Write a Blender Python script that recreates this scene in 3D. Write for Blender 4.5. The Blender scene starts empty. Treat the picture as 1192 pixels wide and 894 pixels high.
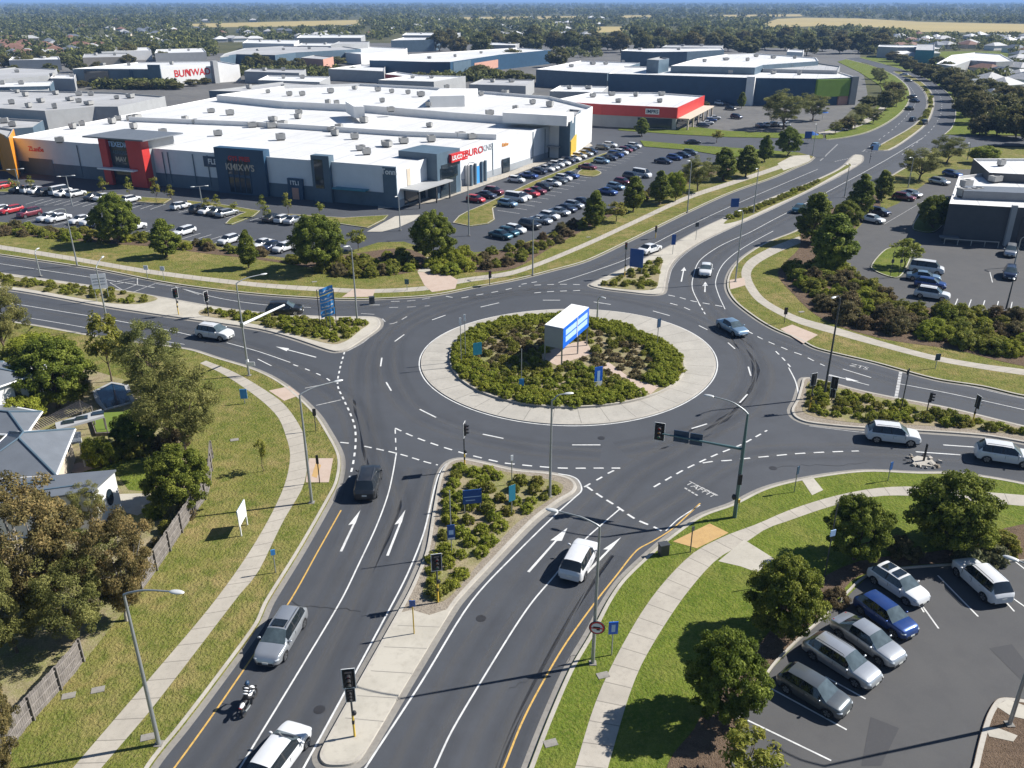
import bpy, bmesh, math, random
import numpy as np
from mathutils import Vector, Matrix
from mathutils.geometry import tessellate_polygon

R = math.radians
rng = np.random.default_rng(7)
random.seed(7)
S = bpy.context.scene
COL = S.collection

# ------------------------------------------------------------------ camera, sky, sun, exposure
CAM_H, FPX, CX, CY = 38.0, 985.0, 596.0, 447.0          # the photograph is 1192 x 894
TILT = math.atan(447.0 / FPX)
cam = bpy.data.cameras.new('camera'); camo = bpy.data.objects.new('camera', cam); COL.objects.link(camo)
camo.location = (0, 0, CAM_H); camo.rotation_euler = (math.pi / 2 - TILT, 0, 0)
cam.sensor_width = 36.0; cam.lens = 36.0 * FPX / 1192.0; cam.clip_start = 0.5; cam.clip_end = 60000
S.camera = camo
SUN_AZ, SUN_EL = R(13.6), R(40.6)                       # towards the sun, from +X towards +Y
world = bpy.data.worlds.new('World'); S.world = world; world.use_nodes = True
wn = world.node_tree; bg = wn.nodes['Background']
sky = wn.nodes.new('ShaderNodeTexSky'); sky.sky_type = 'NISHITA'; sky.sun_disc = False
sky.sun_elevation = SUN_EL; sky.sun_rotation = math.pi / 2 - SUN_AZ; sky.altitude = 300; sky.ozone_density = 5.0; sky.dust_density = 0.3
wn.links.new(sky.outputs[0], bg.inputs[0]); bg.inputs[1].default_value = 0.058
sl = bpy.data.lights.new('sun', 'SUN'); sl.energy = 5.0; sl.angle = R(0.5); sl.color = (1.0, 0.965, 0.91)
so = bpy.data.objects.new('sun', sl); COL.objects.link(so)
so.rotation_euler = Vector((math.cos(SUN_AZ) * math.cos(SUN_EL), math.sin(SUN_AZ) * math.cos(SUN_EL), math.sin(SUN_EL))).to_track_quat('Z', 'Y').to_euler()
so.location = (300, 80, 400)
S.view_settings.view_transform = 'Standard'; S.view_settings.look = 'None'
S.view_settings.gamma = 1.0; S.view_settings.use_curve_mapping = False
S.view_settings.exposure = 0.80
S.cycles.use_denoising = True
S.cycles.max_bounces = 6; S.cycles.diffuse_bounces = 2; S.cycles.glossy_bounces = 2; S.cycles.transmission_bounces = 2
S.cycles.transparent_max_bounces = 8; S.cycles.volume_bounces = 0
S.cycles.caustics_reflective = False; S.cycles.caustics_refractive = False

# ------------------------------------------------------------------ helpers
CT, ST = math.cos(TILT), math.sin(TILT)
def G(x, y, z=0.0):
    """point of the photograph -> point of the world at height z"""
    u = (x - CX) / FPX; v = (CY - y) / FPX
    dy = CT + v * ST; dz = -ST + v * CT
    t = (z - CAM_H) / dz
    return Vector((u * t, dy * t, z))
def P(p):
    """world -> pixel of the photograph"""
    d = Vector(p) - Vector((0, 0, CAM_H)); zc = d.y * CT - d.z * ST
    return CX + FPX * d.x / zc, CY - FPX * (d.y * ST + d.z * CT) / zc
def W(pts, z=0.0): return [G(x, y, z) for x, y in pts]
def smooth(pts, closed=False, n=6):
    out = []; N = len(pts)
    for i in range(N if closed else N - 1):
        p1, p2 = pts[i], pts[(i + 1) % N]
        p0 = pts[(i - 1) % N] if closed or i > 0 else p1 + (p1 - p2)
        p3 = pts[(i + 2) % N] if closed or i + 2 < N else p2 + (p2 - p1)
        # centripetal-like tension: limit tangents by the segment length
        L = (p2 - p1).length
        m1 = (p2 - p0) * 0.5; m2 = (p3 - p1) * 0.5
        if m1.length > L: m1 = m1 * (L / m1.length)
        if m2.length > L: m2 = m2 * (L / m2.length)
        for k in range(n):
            t = k / n; t2 = t * t; t3 = t2 * t
            out.append((2*t3 - 3*t2 + 1) * p1 + (t3 - 2*t2 + t) * m1 + (-2*t3 + 3*t2) * p2 + (t3 - t2) * m2)
    if not closed: out.append(pts[-1].copy())
    return out
def resample(pts, step):
    out = [pts[0].copy()]; acc = 0.0
    for a, b in zip(pts[:-1], pts[1:]):
        L = (b - a).length
        if L < 1e-9: continue
        d = step - acc
        while d <= L:
            out.append(a.lerp(b, d / L)); d += step
        acc = L - (d - step)
    if (out[-1] - pts[-1]).length > step * 0.3: out.append(pts[-1].copy())
    return out
def resample_n(pts, n):
    ls = [0.0]
    for a, b in zip(pts[:-1], pts[1:]): ls.append(ls[-1] + (b - a).length)
    out = []
    j = 0
    for i in range(n):
        s = ls[-1] * i / (n - 1)
        while j < len(ls) - 2 and ls[j + 1] < s: j += 1
        L = ls[j + 1] - ls[j]
        out.append(pts[j].lerp(pts[j + 1], 0 if L < 1e-9 else min(1, (s - ls[j]) / L)))
    return out
def normals(pts, closed=False):
    N = len(pts); out = []
    for i in range(N):
        a = pts[(i - 1) % N] if closed or i > 0 else pts[i]
        b = pts[(i + 1) % N] if closed or i < N - 1 else pts[i]
        d = Vector((b.x - a.x, b.y - a.y, 0)); d.normalize()
        out.append(Vector((-d.y, d.x, 0)))                 # to the left of travel
    return out
def area(pts): return 0.5 * sum(a.x * b.y - b.x * a.y for a, b in zip(pts, pts[1:] + pts[:1]))
def offset(pts, d, closed=False):
    return [p + n * d for p, n in zip(pts, normals(pts, closed))]
def inside(poly, x, y):
    c = False; n = len(poly); j = n - 1
    for i in range(n):
        xi, yi = poly[i][0], poly[i][1]; xj, yj = poly[j][0], poly[j][1]
        if (yi > y) != (yj > y) and x < (xj - xi) * (y - yi) / (yj - yi) + xi: c = not c
        j = i
    return c

def prop(o, label=None, cat=None, group=None, kind=None):
    if label: o['label'] = label
    if cat: o['category'] = cat
    if group: o['group'] = group
    if kind: o['kind'] = kind
    return o
def empty(name, loc, rz=0.0, label=None, cat=None, group=None, scale=1.0):
    o = bpy.data.objects.new(name, None); COL.objects.link(o)
    o.location = loc; o.rotation_euler = (0, 0, rz); o.scale = (scale,) * 3
    o.empty_display_size = 0.3
    return prop(o, label, cat, group)
def link(name, me, parent=None, loc=(0, 0, 0), rz=0.0):
    o = bpy.data.objects.new(name, me); COL.objects.link(o)
    if parent is not None: o.parent = parent
    o.location = loc; o.rotation_euler = (0, 0, rz)
    return o

class MB:
    """collects shapes, builds ONE mesh"""
    def __init__(s): s.v = []; s.f = []; s.m = []; s.uv = None
    def add(s, vs, fs, m=0):
        b = len(s.v); s.v += [tuple(v) for v in vs]; s.f += [tuple(b + i for i in f) for f in fs]; s.m += [m] * len(fs); return s
    def box(s, c, d, rz=0.0, m=0, taper=1.0):
        x, y, z = d[0] / 2, d[1] / 2, d[2] / 2; cs, sn = math.cos(rz), math.sin(rz); vs = []
        for sz in (-1, 1):
            k = taper if sz > 0 else 1.0
            for sx, sy in ((-1, -1), (1, -1), (1, 1), (-1, 1)):
                X, Y = sx * x * k, sy * y * k
                vs.append((c[0] + X * cs - Y * sn, c[1] + X * sn + Y * cs, c[2] + sz * z))
        return s.add(vs, [(3, 2, 1, 0), (4, 5, 6, 7), (0, 1, 5, 4), (1, 2, 6, 5), (2, 3, 7, 6), (3, 0, 4, 7)], m)
    def tube(s, pts, rad, n=8, m=0, cap=True):
        pts = [Vector(p) for p in pts]; vs = []; fs = []
        if not hasattr(rad, '__len__'): rad = [rad] * len(pts)
        ref = Vector((0, 0, 1))
        for i, p in enumerate(pts):
            d = (pts[min(i + 1, len(pts) - 1)] - pts[max(i - 1, 0)]).normalized()
            r = ref if abs(d.dot(ref)) < 0.95 else Vector((1, 0, 0))
            if i > 0 and abs(d.dot(u0)) < 0.95: u = (u0 - d * u0.dot(d)).normalized()
            else: u = d.cross(r).normalized()
            u0 = u; w = d.cross(u)
            for k in range(n):
                a = 2 * math.pi * k / n
                vs.append(p + (u * math.cos(a) + w * math.sin(a)) * rad[i])
        for i in range(len(pts) - 1):
            for k in range(n):
                fs.append((i*n + k, i*n + (k+1) % n, (i+1)*n + (k+1) % n, (i+1)*n + k))
        if cap:
            fs.append(tuple(reversed(range(n)))); fs.append(tuple((len(pts)-1)*n + k for k in range(n)))
        return s.add(vs, fs, m)
    def poly(s, pts, m=0):
        pts = [Vector(p) for p in pts]
        tr = tessellate_polygon([pts])
        up = sum(((pts[b] - pts[a]).cross(pts[c] - pts[a]) for a, b, c in tr), Vector())
        flip = up.z < -1e-9
        return s.add(pts, [(c, b, a) if flip else (a, b, c) for a, b, c in tr], m)
    def prism(s, pts, z0, z1, m=0, mt=None, top=True, bottom=False):
        pts = [Vector((p[0], p[1], 0)) for p in pts]
        if area(pts) < 0: pts = pts[::-1]
        n = len(pts)
        s.add([(p.x, p.y, z0) for p in pts] + [(p.x, p.y, z1) for p in pts], [(i, (i+1) % n, n + (i+1) % n, n + i) for i in range(n)], m)
        if top: s.poly([(p.x, p.y, z1) for p in pts], m if mt is None else mt)
        if bottom: s.poly([(p.x, p.y, z0) for p in pts], m)
        return s
    def ellipsoid(s, c, r, n=10, k=6, m=0):
        vs = []; fs = []
        for i in range(k + 1):
            a = math.pi * i / k
            for j in range(n):
                b = 2 * math.pi * j / n
                vs.append((c[0] + r[0] * math.sin(a) * math.cos(b), c[1] + r[1] * math.sin(a) * math.sin(b), c[2] - r[2] * math.cos(a)))
        for i in range(k):
            for j in range(n):
                fs.append((i*n + j, i*n + (j+1) % n, (i+1)*n + (j+1) % n, (i+1)*n + j))
        return s.add(vs, fs, m)
    def mesh(s, name, mats, ang=None, origin=(0, 0, 0)):
        me = bpy.data.meshes.new(name)
        ox, oy, oz = origin
        me.from_pydata([(a - ox, b - oy, c - oz) for a, b, c in s.v], [], s.f)
        for m in (mats if isinstance(mats, (list, tuple)) else [mats]): me.materials.append(m)
        me.polygons.foreach_set('material_index', s.m)
        if ang is not None: shade(me, ang)
        me.update(); return me
    def obj(s, name, mats, parent=None, ang=None, kind=None):
        """shapes are given in world coordinates when the parent is an unrotated Empty"""
        o = link(name, s.mesh(name, mats, ang, parent.location if parent is not None else (0, 0, 0)), parent)
        if kind: o['kind'] = kind
        return o
    def local(s, name, mats, parent, ang=None):
        return link(name, s.mesh(name, mats, ang), parent)
def shade(me, ang=40):
    bm = bmesh.new(); bm.from_mesh(me); bmesh.ops.remove_doubles(bm, verts=bm.verts, dist=1e-5)
    bm.normal_update()
    for f in bm.faces: f.smooth = True
    for e in bm.edges:
        e.smooth = not (len(e.link_faces) != 2 or e.calc_face_angle(0) > R(ang))
    bm.to_mesh(me); bm.free()

# ------------------------------------------------------------------ materials
def new_mat(name):
    m = bpy.data.materials.new(name); m.use_nodes = True
    nt = m.node_tree; return m, nt, nt.nodes['Principled BSDF']
def nd(nt, t, **kw):
    n = nt.nodes.new(t)
    for k, v in kw.items(): setattr(n, k, v)
    return n
def c4(c): return (c[0], c[1], c[2], 1.0)
def noise_fac(nt, co, scale, detail=4, rough=0.6, lo=0.35, hi=0.65):
    n = nd(nt, 'ShaderNodeTexNoise'); n.inputs['Scale'].default_value = scale; n.inputs['Detail'].default_value = detail; n.inputs['Roughness'].default_value = rough
    nt.links.new(co, n.inputs['Vector'])
    mr = nd(nt, 'ShaderNodeMapRange'); mr.inputs['From Min'].default_value = lo; mr.inputs['From Max'].default_value = hi
    nt.links.new(n.outputs['Fac'], mr.inputs['Value']); return mr.outputs['Result']
def mix(nt, f, a, b, blend='MIX'):
    m = nd(nt, 'ShaderNodeMix', data_type='RGBA', blend_type=blend)
    if isinstance(f, (int, float)): m.inputs[0].default_value = f
    else: nt.links.new(f, m.inputs[0])
    for v, i in ((a, 6), (b, 7)):
        if isinstance(v, (tuple, list)): m.inputs[i].default_value = c4(v)
        else: nt.links.new(v, m.inputs[i])
    return m.outputs[2]
def mul(nt, a, k):
    m = nd(nt, 'ShaderNodeMath', operation='MULTIPLY'); nt.links.new(a, m.inputs[0])
    if isinstance(k, (int, float)): m.inputs[1].default_value = k
    else: nt.links.new(k, m.inputs[1])
    return m.outputs[0]
def bump(nt, b, h, strength=0.3, dist=0.02):
    n = nd(nt, 'ShaderNodeBump'); n.inputs['Strength'].default_value = strength; n.inputs['Distance'].default_value = dist
    nt.links.new(h, n.inputs['Height']); nt.links.new(n.outputs[0], b.inputs['Normal'])
def obco(nt): return nd(nt, 'ShaderNodeTexCoord').outputs['Object']

def ground_mat(name, layers, base, rough=0.9, bmp=None, spec=0.3):
    """layers: (scale, colour, strength, lo, hi) mixed over the base"""
    m, nt, b = new_mat(name); co = obco(nt); c = base
    for sc, col, k, lo, hi in layers:
        c = mix(nt, mul(nt, noise_fac(nt, co, sc, 5, 0.62, lo, hi), k), c, col)
    nt.links.new(c, b.inputs['Base Color']); b.inputs['Roughness'].default_value = rough
    b.inputs['Specular IOR Level'].default_value = spec
    if bmp: bump(nt, b, noise_fac(nt, co, bmp[0], 3, 0.6, 0.2, 0.8), bmp[1], bmp[2])
    return m
def plain(name, col, rough=0.6, metal=0.0, var=0.12, scale=1.5, spec=0.4):
    m, nt, b = new_mat(name); co = obco(nt)
    c = mix(nt, noise_fac(nt, co, scale, 5, 0.65, 0.3, 0.7), tuple(x * (1 - var) for x in col), tuple(min(1, x * (1 + var * 0.6)) for x in col))
    nt.links.new(c, b.inputs['Base Color']); b.inputs['Roughness'].default_value = rough; b.inputs['Metallic'].default_value = metal
    b.inputs['Specular IOR Level'].default_value = spec
    return m
def paint(name, col, metal=0.25, rough=0.32):
    m, nt, b = new_mat(name)
    oi = nd(nt, 'ShaderNodeObjectInfo'); co = obco(nt)
    c = mix(nt, mul(nt, noise_fac(nt, co, 1.3, 4, 0.6, 0.35, 0.75), 0.12), col, (0.25, 0.22, 0.18))
    nt.links.new(c, b.inputs['Base Color']); b.inputs['Metallic'].default_value = metal; b.inputs['Roughness'].default_value = rough
    b.inputs['Coat Weight'].default_value = 0.6; b.inputs['Coat Roughness'].default_value = 0.06
    return m
def foliage(name, dark, mid, lite, trans=0.3, vary=0.05):
    m, nt, b = new_mat(name)
    g = nd(nt, 'ShaderNodeNewGeometry'); at = nd(nt, 'ShaderNodeAttribute', attribute_name='clump'); oi = nd(nt, 'ShaderNodeObjectInfo')
    r = nd(nt, 'ShaderNodeMix', data_type='FLOAT'); r.inputs[0].default_value = 0.5
    nt.links.new(g.outputs['Random Per Island'], r.inputs[2]); nt.links.new(at.outputs['Fac'], r.inputs[3])
    cr = nd(nt, 'ShaderNodeValToRGB'); e = cr.color_ramp.elements
    e[0].position = 0.12; e[0].color = c4(dark); e[1].position = 0.85; e[1].color = c4(lite)
    k = e.new(0.5); k.color = c4(mid)
    nt.links.new(r.outputs[0], cr.inputs[0])
    hs = nd(nt, 'ShaderNodeHueSaturation')
    mr = nd(nt, 'ShaderNodeMapRange'); mr.inputs['To Min'].default_value = 0.5 - vary; mr.inputs['To Max'].default_value = 0.5 + vary * 0.6
    nt.links.new(oi.outputs['Random'], mr.inputs['Value']); nt.links.new(mr.outputs[0], hs.inputs['Hue']); nt.links.new(cr.outputs[0], hs.inputs['Color'])
    nt.links.new(hs.outputs[0], b.inputs['Base Color']); b.inputs['Roughness'].default_value = 0.6; b.inputs['Specular IOR Level'].default_value = 0.12
    tr = nd(nt, 'ShaderNodeBsdfTranslucent'); nt.links.new(hs.outputs[0], tr.inputs[0])
    ms = nd(nt, 'ShaderNodeMixShader'); ms.inputs[0].default_value = trans
    nt.links.new(b.outputs[0], ms.inputs[1]); nt.links.new(tr.outputs[0], ms.inputs[2])
    nt.links.new(ms.outputs[0], nt.nodes['Material Output'].inputs[0])
    return m

M = {}
M['asphalt'] = ground_mat('asphalt', [(0.05, (0.070, 0.075, 0.085), 0.7, 0.4, 0.62), (0.35, (0.046, 0.049, 0.056), 0.5, 0.45, 0.7), (2.2, (0.050, 0.052, 0.058), 0.35, 0.5, 0.7), (9.0, (0.098, 0.098, 0.100), 0.35, 0.5, 0.75), (45.0, (0.028, 0.029, 0.033), 0.45, 0.5, 0.7)], (0.055, 0.060, 0.069), 0.82, (60, 0.25, 0.01))
M['asphalt_pale'] = ground_mat('asphalt_pale', [(0.07, (0.085, 0.083, 0.081), 0.7, 0.4, 0.62), (0.5, (0.055, 0.055, 0.058), 0.5, 0.45, 0.7), (14.0, (0.115, 0.11, 0.105), 0.35, 0.5, 0.75), (50.0, (0.043, 0.043, 0.044), 0.4, 0.5, 0.7)], (0.069, 0.069, 0.07), 0.85, (60, 0.25, 0.01))
M['asphalt_patch'] = ground_mat('asphalt_patch', [(9.0, (0.07, 0.07, 0.07), 0.35, 0.5, 0.75)], (0.048, 0.048, 0.051), 0.8)
M['grass'] = ground_mat('grass', [(0.055, (0.175, 0.173, 0.043), 0.85, 0.38, 0.62), (0.13, (0.307, 0.226, 0.104), 0.8, 0.46, 0.64), (0.5, (0.244, 0.182, 0.071), 0.6, 0.5, 0.66), (0.9, (0.090, 0.117, 0.019), 0.85, 0.44, 0.62), (3.6, (0.265, 0.226, 0.081), 0.6, 0.48, 0.64), (14.0, (0.053, 0.065, 0.013), 0.5, 0.46, 0.62)], (0.125, 0.144, 0.027), 0.95, (5, 0.8, 0.16), 0.1)
M['grass_lush'] = ground_mat('grass_lush', [(0.10, (0.142, 0.175, 0.027), 0.8, 0.4, 0.62), (0.25, (0.226, 0.194, 0.063), 0.55, 0.48, 0.66), (1.0, (0.074, 0.112, 0.013), 0.8, 0.44, 0.62), (4.5, (0.210, 0.209, 0.050), 0.5, 0.48, 0.64), (15.0, (0.047, 0.068, 0.009), 0.5, 0.46, 0.62)], (0.110, 0.145, 0.020), 0.95, (5, 0.7, 0.14), 0.1)
M['mulch'] = ground_mat('mulch', [(0.3, (0.15, 0.105, 0.07), 0.7, 0.4, 0.6), (3.0, (0.07, 0.048, 0.032), 0.7, 0.45, 0.65), (14.0, (0.26, 0.195, 0.14), 0.55, 0.52, 0.68)], (0.125, 0.087, 0.06), 0.95, (12, 0.9, 0.08), 0.1)
M['gravel'] = ground_mat('gravel', [(6.0, (0.16, 0.135, 0.105), 0.8, 0.45, 0.6), (16.0, (0.42, 0.37, 0.30), 0.7, 0.5, 0.66), (2.0, (0.2, 0.16, 0.12), 0.4, 0.45, 0.65)], (0.28, 0.24, 0.19), 0.95, (14, 0.9, 0.05), 0.2)
M['kerb'] = ground_mat('kerb', [(0.4, (0.30, 0.275, 0.235), 0.7, 0.42, 0.62), (5.0, (0.24, 0.215, 0.18), 0.5, 0.5, 0.7), (30.0, (0.44, 0.42, 0.38), 0.4, 0.5, 0.7)], (0.40, 0.37, 0.32), 0.85)
M['gutter'] = ground_mat('gutter', [(0.5, (0.20, 0.185, 0.165), 0.7, 0.42, 0.62), (4.0, (0.14, 0.13, 0.115), 0.5, 0.5, 0.7)], (0.24, 0.225, 0.20), 0.85)
M['soil_yard'] = ground_mat('soil_yard', [(0.25, (0.17, 0.18, 0.05), 0.85, 0.42, 0.58), (1.4, (0.16, 0.125, 0.075), 0.6, 0.45, 0.65), (7.0, (0.38, 0.32, 0.22), 0.5, 0.5, 0.66)], (0.27, 0.225, 0.14), 0.95, (10, 0.7, 0.06), 0.1)
M['line_white'] = ground_mat('line_white', [(1.2, (0.34, 0.34, 0.335), 0.6, 0.46, 0.66), (6.0, (0.40, 0.39, 0.38), 0.6, 0.5, 0.7), (25.0, (0.22, 0.22, 0.22), 0.6, 0.54, 0.7)], (0.62, 0.62, 0.60), 0.6)
M['line_faded'] = ground_mat('line_faded', [(3.0, (0.16, 0.16, 0.16), 0.8, 0.46, 0.68), (25.0, (0.12, 0.12, 0.12), 0.6, 0.52, 0.68)], (0.46, 0.455, 0.44), 0.7)
M['line_yellow'] = ground_mat('line_yellow', [(3.0, (0.24, 0.17, 0.07), 0.7, 0.48, 0.7), (25.0, (0.2, 0.15, 0.08), 0.5, 0.55, 0.7)], (0.55, 0.34, 0.09), 0.6)
M['ochre'] = ground_mat('ochre', [(2.0, (0.34, 0.21, 0.09), 0.6, 0.45, 0.65), (12.0, (0.5, 0.36, 0.18), 0.5, 0.5, 0.7)], (0.42, 0.27, 0.11), 0.85)
M['pink_paving'] = ground_mat('pink_paving', [(1.0, (0.36, 0.27, 0.21), 0.6, 0.45, 0.65), (12.0, (0.46, 0.38, 0.31), 0.5, 0.5, 0.7)], (0.42, 0.33, 0.27), 0.85)
M['land'] = ground_mat('land', [(0.004, (0.095, 0.090, 0.045), 0.8, 0.42, 0.6), (0.02, (0.055, 0.060, 0.026), 0.85, 0.45, 0.6), (0.09, (0.16, 0.135, 0.08), 0.55, 0.52, 0.68), (0.5, (0.07, 0.07, 0.032), 0.6, 0.45, 0.65)], (0.08, 0.083, 0.036), 0.95, None, 0.1)
M['dry_field'] = ground_mat('dry_field', [(0.006, (0.30, 0.245, 0.11), 0.7, 0.42, 0.6), (0.05, (0.36, 0.30, 0.15), 0.5, 0.45, 0.65)], (0.36, 0.285, 0.12), 0.95, None, 0.1)
M['yard'] = ground_mat('yard', [(0.03, (0.14, 0.135, 0.125), 0.8, 0.42, 0.6), (0.3, (0.075, 0.075, 0.075), 0.6, 0.45, 0.65)], (0.105, 0.103, 0.10), 0.9)
def paving_mat(name, col, step, across=0.0):
    """concrete with expansion joints every «step» metres along the ribbon's UV"""
    m, nt, b = new_mat(name); co = obco(nt)
    c = mix(nt, mul(nt, noise_fac(nt, co, 0.5, 5, 0.6, 0.4, 0.65), 0.75), col, tuple(x * 0.78 for x in col))
    c = mix(nt, mul(nt, noise_fac(nt, co, 4.0, 5, 0.6, 0.5, 0.7), 0.45), c, tuple(x * 0.66 for x in col))
    c = mix(nt, mul(nt, noise_fac(nt, co, 30.0, 3, 0.6, 0.5, 0.7), 0.3), c, tuple(min(1, x * 1.25) for x in col))
    uv = nd(nt, 'ShaderNodeUVMap'); sp = nd(nt, 'ShaderNodeSeparateXYZ'); nt.links.new(uv.outputs[0], sp.inputs[0])
    md = nd(nt, 'ShaderNodeMath', operation='PINGPONG'); md.inputs[1].default_value = step / 2; nt.links.new(sp.outputs[0], md.inputs[0])
    lt = nd(nt, 'ShaderNodeMath', operation='LESS_THAN'); lt.inputs[1].default_value = 0.035; nt.links.new(md.outputs[0], lt.inputs[0])
    fl = nd(nt, 'ShaderNodeMath', operation='FLOOR'); dv = nd(nt, 'ShaderNodeMath', operation='DIVIDE'); dv.inputs[1].default_value = step
    ad = nd(nt, 'ShaderNodeMath', operation='ADD'); ad.inputs[1].default_value = step / 2 * 0
    nt.links.new(sp.outputs[0], ad.inputs[0]); nt.links.new(ad.outputs[0], dv.inputs[0]); nt.links.new(dv.outputs[0], fl.inputs[0])
    wnz = nd(nt, 'ShaderNodeTexWhiteNoise', noise_dimensions='1D'); nt.links.new(fl.outputs[0], wnz.inputs['W'])
    c = mix(nt, mul(nt, wnz.outputs['Value'], 0.35), c, tuple(x * 0.75 for x in col))
    c = mix(nt, mul(nt, lt.outputs[0], 0.65), c, tuple(x * 0.3 for x in col))
    nt.links.new(c, b.inputs['Base Color']); b.inputs['Roughness'].default_value = 0.88
    return m
M['path'] = paving_mat('path', (0.38, 0.345, 0.29), 1.6)
M['apron'] = paving_mat('apron', (0.37, 0.345, 0.30), 2.6)
M['median_slab'] = paving_mat('median_slab', (0.39, 0.355, 0.29), 3.0)
M['concrete'] = ground_mat('concrete', [(0.35, (0.33, 0.305, 0.255), 0.7, 0.42, 0.62), (2.5, (0.29, 0.265, 0.22), 0.5, 0.5, 0.7), (25.0, (0.47, 0.44, 0.39), 0.4, 0.5, 0.7)], (0.41, 0.38, 0.32), 0.87)
def wear_mat(name, col, k):
    """tyre wear: soft-edged translucent film laid along the lanes"""
    m, nt, b = new_mat(name); co = obco(nt)
    uv = nd(nt, 'ShaderNodeUVMap'); sp = nd(nt, 'ShaderNodeSeparateXYZ'); nt.links.new(uv.outputs[0], sp.inputs[0])
    pp = nd(nt, 'ShaderNodeMath', operation='PINGPONG'); pp.inputs[1].default_value = 0.5; nt.links.new(sp.outputs[1], pp.inputs[0])
    mr = nd(nt, 'ShaderNodeMapRange', interpolation_type='SMOOTHSTEP'); mr.inputs['From Min'].default_value = 0.0; mr.inputs['From Max'].default_value = 0.42
    nt.links.new(pp.outputs[0], mr.inputs['Value'])
    st = nd(nt, 'ShaderNodeMapping'); st.inputs['Scale'].default_value = (0.035, 1.1, 1.0); nt.links.new(uv.outputs[0], st.inputs['Vector'])
    a = mul(nt, mul(nt, mr.outputs[0], noise_fac(nt, st.outputs[0], 2.0, 5, 0.65, 0.28, 0.66)), k)
    b.inputs['Base Color'].default_value = c4(col); b.inputs['Roughness'].default_value = 0.8
    nt.links.new(a, b.inputs['Alpha']); return m
M['wear_dark'] = wear_mat('wear_dark', (0.038, 0.041, 0.048), 0.16)
M['wear_pale'] = wear_mat('wear_pale', (0.125, 0.12, 0.112), 0.34)

M['steel'] = plain('steel', (0.36, 0.38, 0.38), 0.45, 0.6, 0.1)
M['steel_green'] = plain('steel_green', (0.10, 0.17, 0.175), 0.45, 0.3, 0.15)
M['steel_dark'] = plain('steel_dark', (0.07, 0.075, 0.08), 0.5, 0.3, 0.15)
M['lamp_head'] = plain('lamp_head', (0.55, 0.56, 0.55), 0.4, 0.2, 0.06)
M['black'] = plain('black', (0.018, 0.018, 0.02), 0.5, 0, 0.1)
M['white'] = plain('white', (0.76, 0.76, 0.75), 0.5, 0, 0.06)
M['yellow'] = plain('yellow', (0.62, 0.42, 0.05), 0.5, 0, 0.12)
M['blue_sign'] = plain('blue_sign', (0.02, 0.085, 0.30), 0.35, 0, 0.08)
M['blue_bright'] = plain('blue_bright', (0.012, 0.13, 0.62), 0.35, 0, 0.05)
M['blue_sky'] = plain('blue_sky', (0.06, 0.30, 0.68), 0.4, 0, 0.05)
M['pale_blue'] = plain('pale_blue', (0.42, 0.60, 0.85), 0.4, 0, 0.05)
M['teal_sign'] = plain('teal_sign', (0.02, 0.16, 0.24), 0.35, 0, 0.08)
M['navy_sign'] = plain('navy_sign', (0.02, 0.05, 0.10), 0.4, 0, 0.1)
M['red_sign'] = plain('red_sign', (0.55, 0.03, 0.03), 0.4, 0, 0.06)
M['red_lens'] = plain('red_lens', (0.40, 0.012, 0.012), 0.25, 0, 0.05)
M['amber_lens'] = plain('amber_lens', (0.30, 0.13, 0.01), 0.25, 0, 0.05)
M['green_lens'] = plain('green_lens', (0.01, 0.16, 0.08), 0.25, 0, 0.05)
M['bark'] = plain('bark', (0.13, 0.095, 0.065), 0.9, 0, 0.4, 4)
M['bark_pale'] = plain('bark_pale', (0.42, 0.38, 0.33), 0.85, 0, 0.35, 4)
M['fence_wood'] = plain('fence_wood', (0.185, 0.165, 0.148), 0.9, 0, 0.4, 2.5)
M['screen_glass'] = plain('screen_glass', (0.07, 0.095, 0.105), 0.05, 0, 0.35, 2.0, 0.8)
M['tyre'] = plain('tyre', (0.02, 0.02, 0.021), 0.85, 0, 0.2)
M['rim'] = plain('rim', (0.38, 0.39, 0.40), 0.3, 0.85, 0.08)
M['car_glass'] = plain('car_glass', (0.012, 0.017, 0.022), 0.04, 0, 0.05, 1.5, 0.7)
M['trim_black'] = plain('trim_black', (0.022, 0.022, 0.023), 0.55, 0, 0.1)
M['head_lamp'] = plain('head_lamp', (0.55, 0.58, 0.60), 0.08, 0.3, 0.05)
M['tail_lamp'] = plain('tail_lamp', (0.28, 0.012, 0.012), 0.15, 0, 0.05)
M['plate'] = plain('plate', (0.68, 0.68, 0.62), 0.5, 0, 0.05)
PAINT = {'white': paint('paint_white', (0.58, 0.59, 0.60), 0.0), 'silver': paint('paint_silver', (0.42, 0.44, 0.46), 0.65), 'grey': paint('paint_grey', (0.10, 0.115, 0.125), 0.5),
         'black': paint('paint_black', (0.012, 0.014, 0.017), 0.2), 'blue': paint('paint_blue', (0.012, 0.05, 0.20), 0.45), 'navy': paint('paint_navy', (0.014, 0.025, 0.06), 0.4),
         'red': paint('paint_red', (0.42, 0.014, 0.022), 0.2), 'maroon': paint('paint_maroon', (0.13, 0.008, 0.022), 0.3), 'teal': paint('paint_teal', (0.012, 0.07, 0.10), 0.4),
         'pale blue': paint('paint_pale_blue', (0.20, 0.30, 0.40), 0.5)}
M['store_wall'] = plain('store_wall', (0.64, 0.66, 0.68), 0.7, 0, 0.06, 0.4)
M['store_base'] = plain('store_base', (0.30, 0.32, 0.34), 0.7, 0, 0.08, 0.4)
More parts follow.
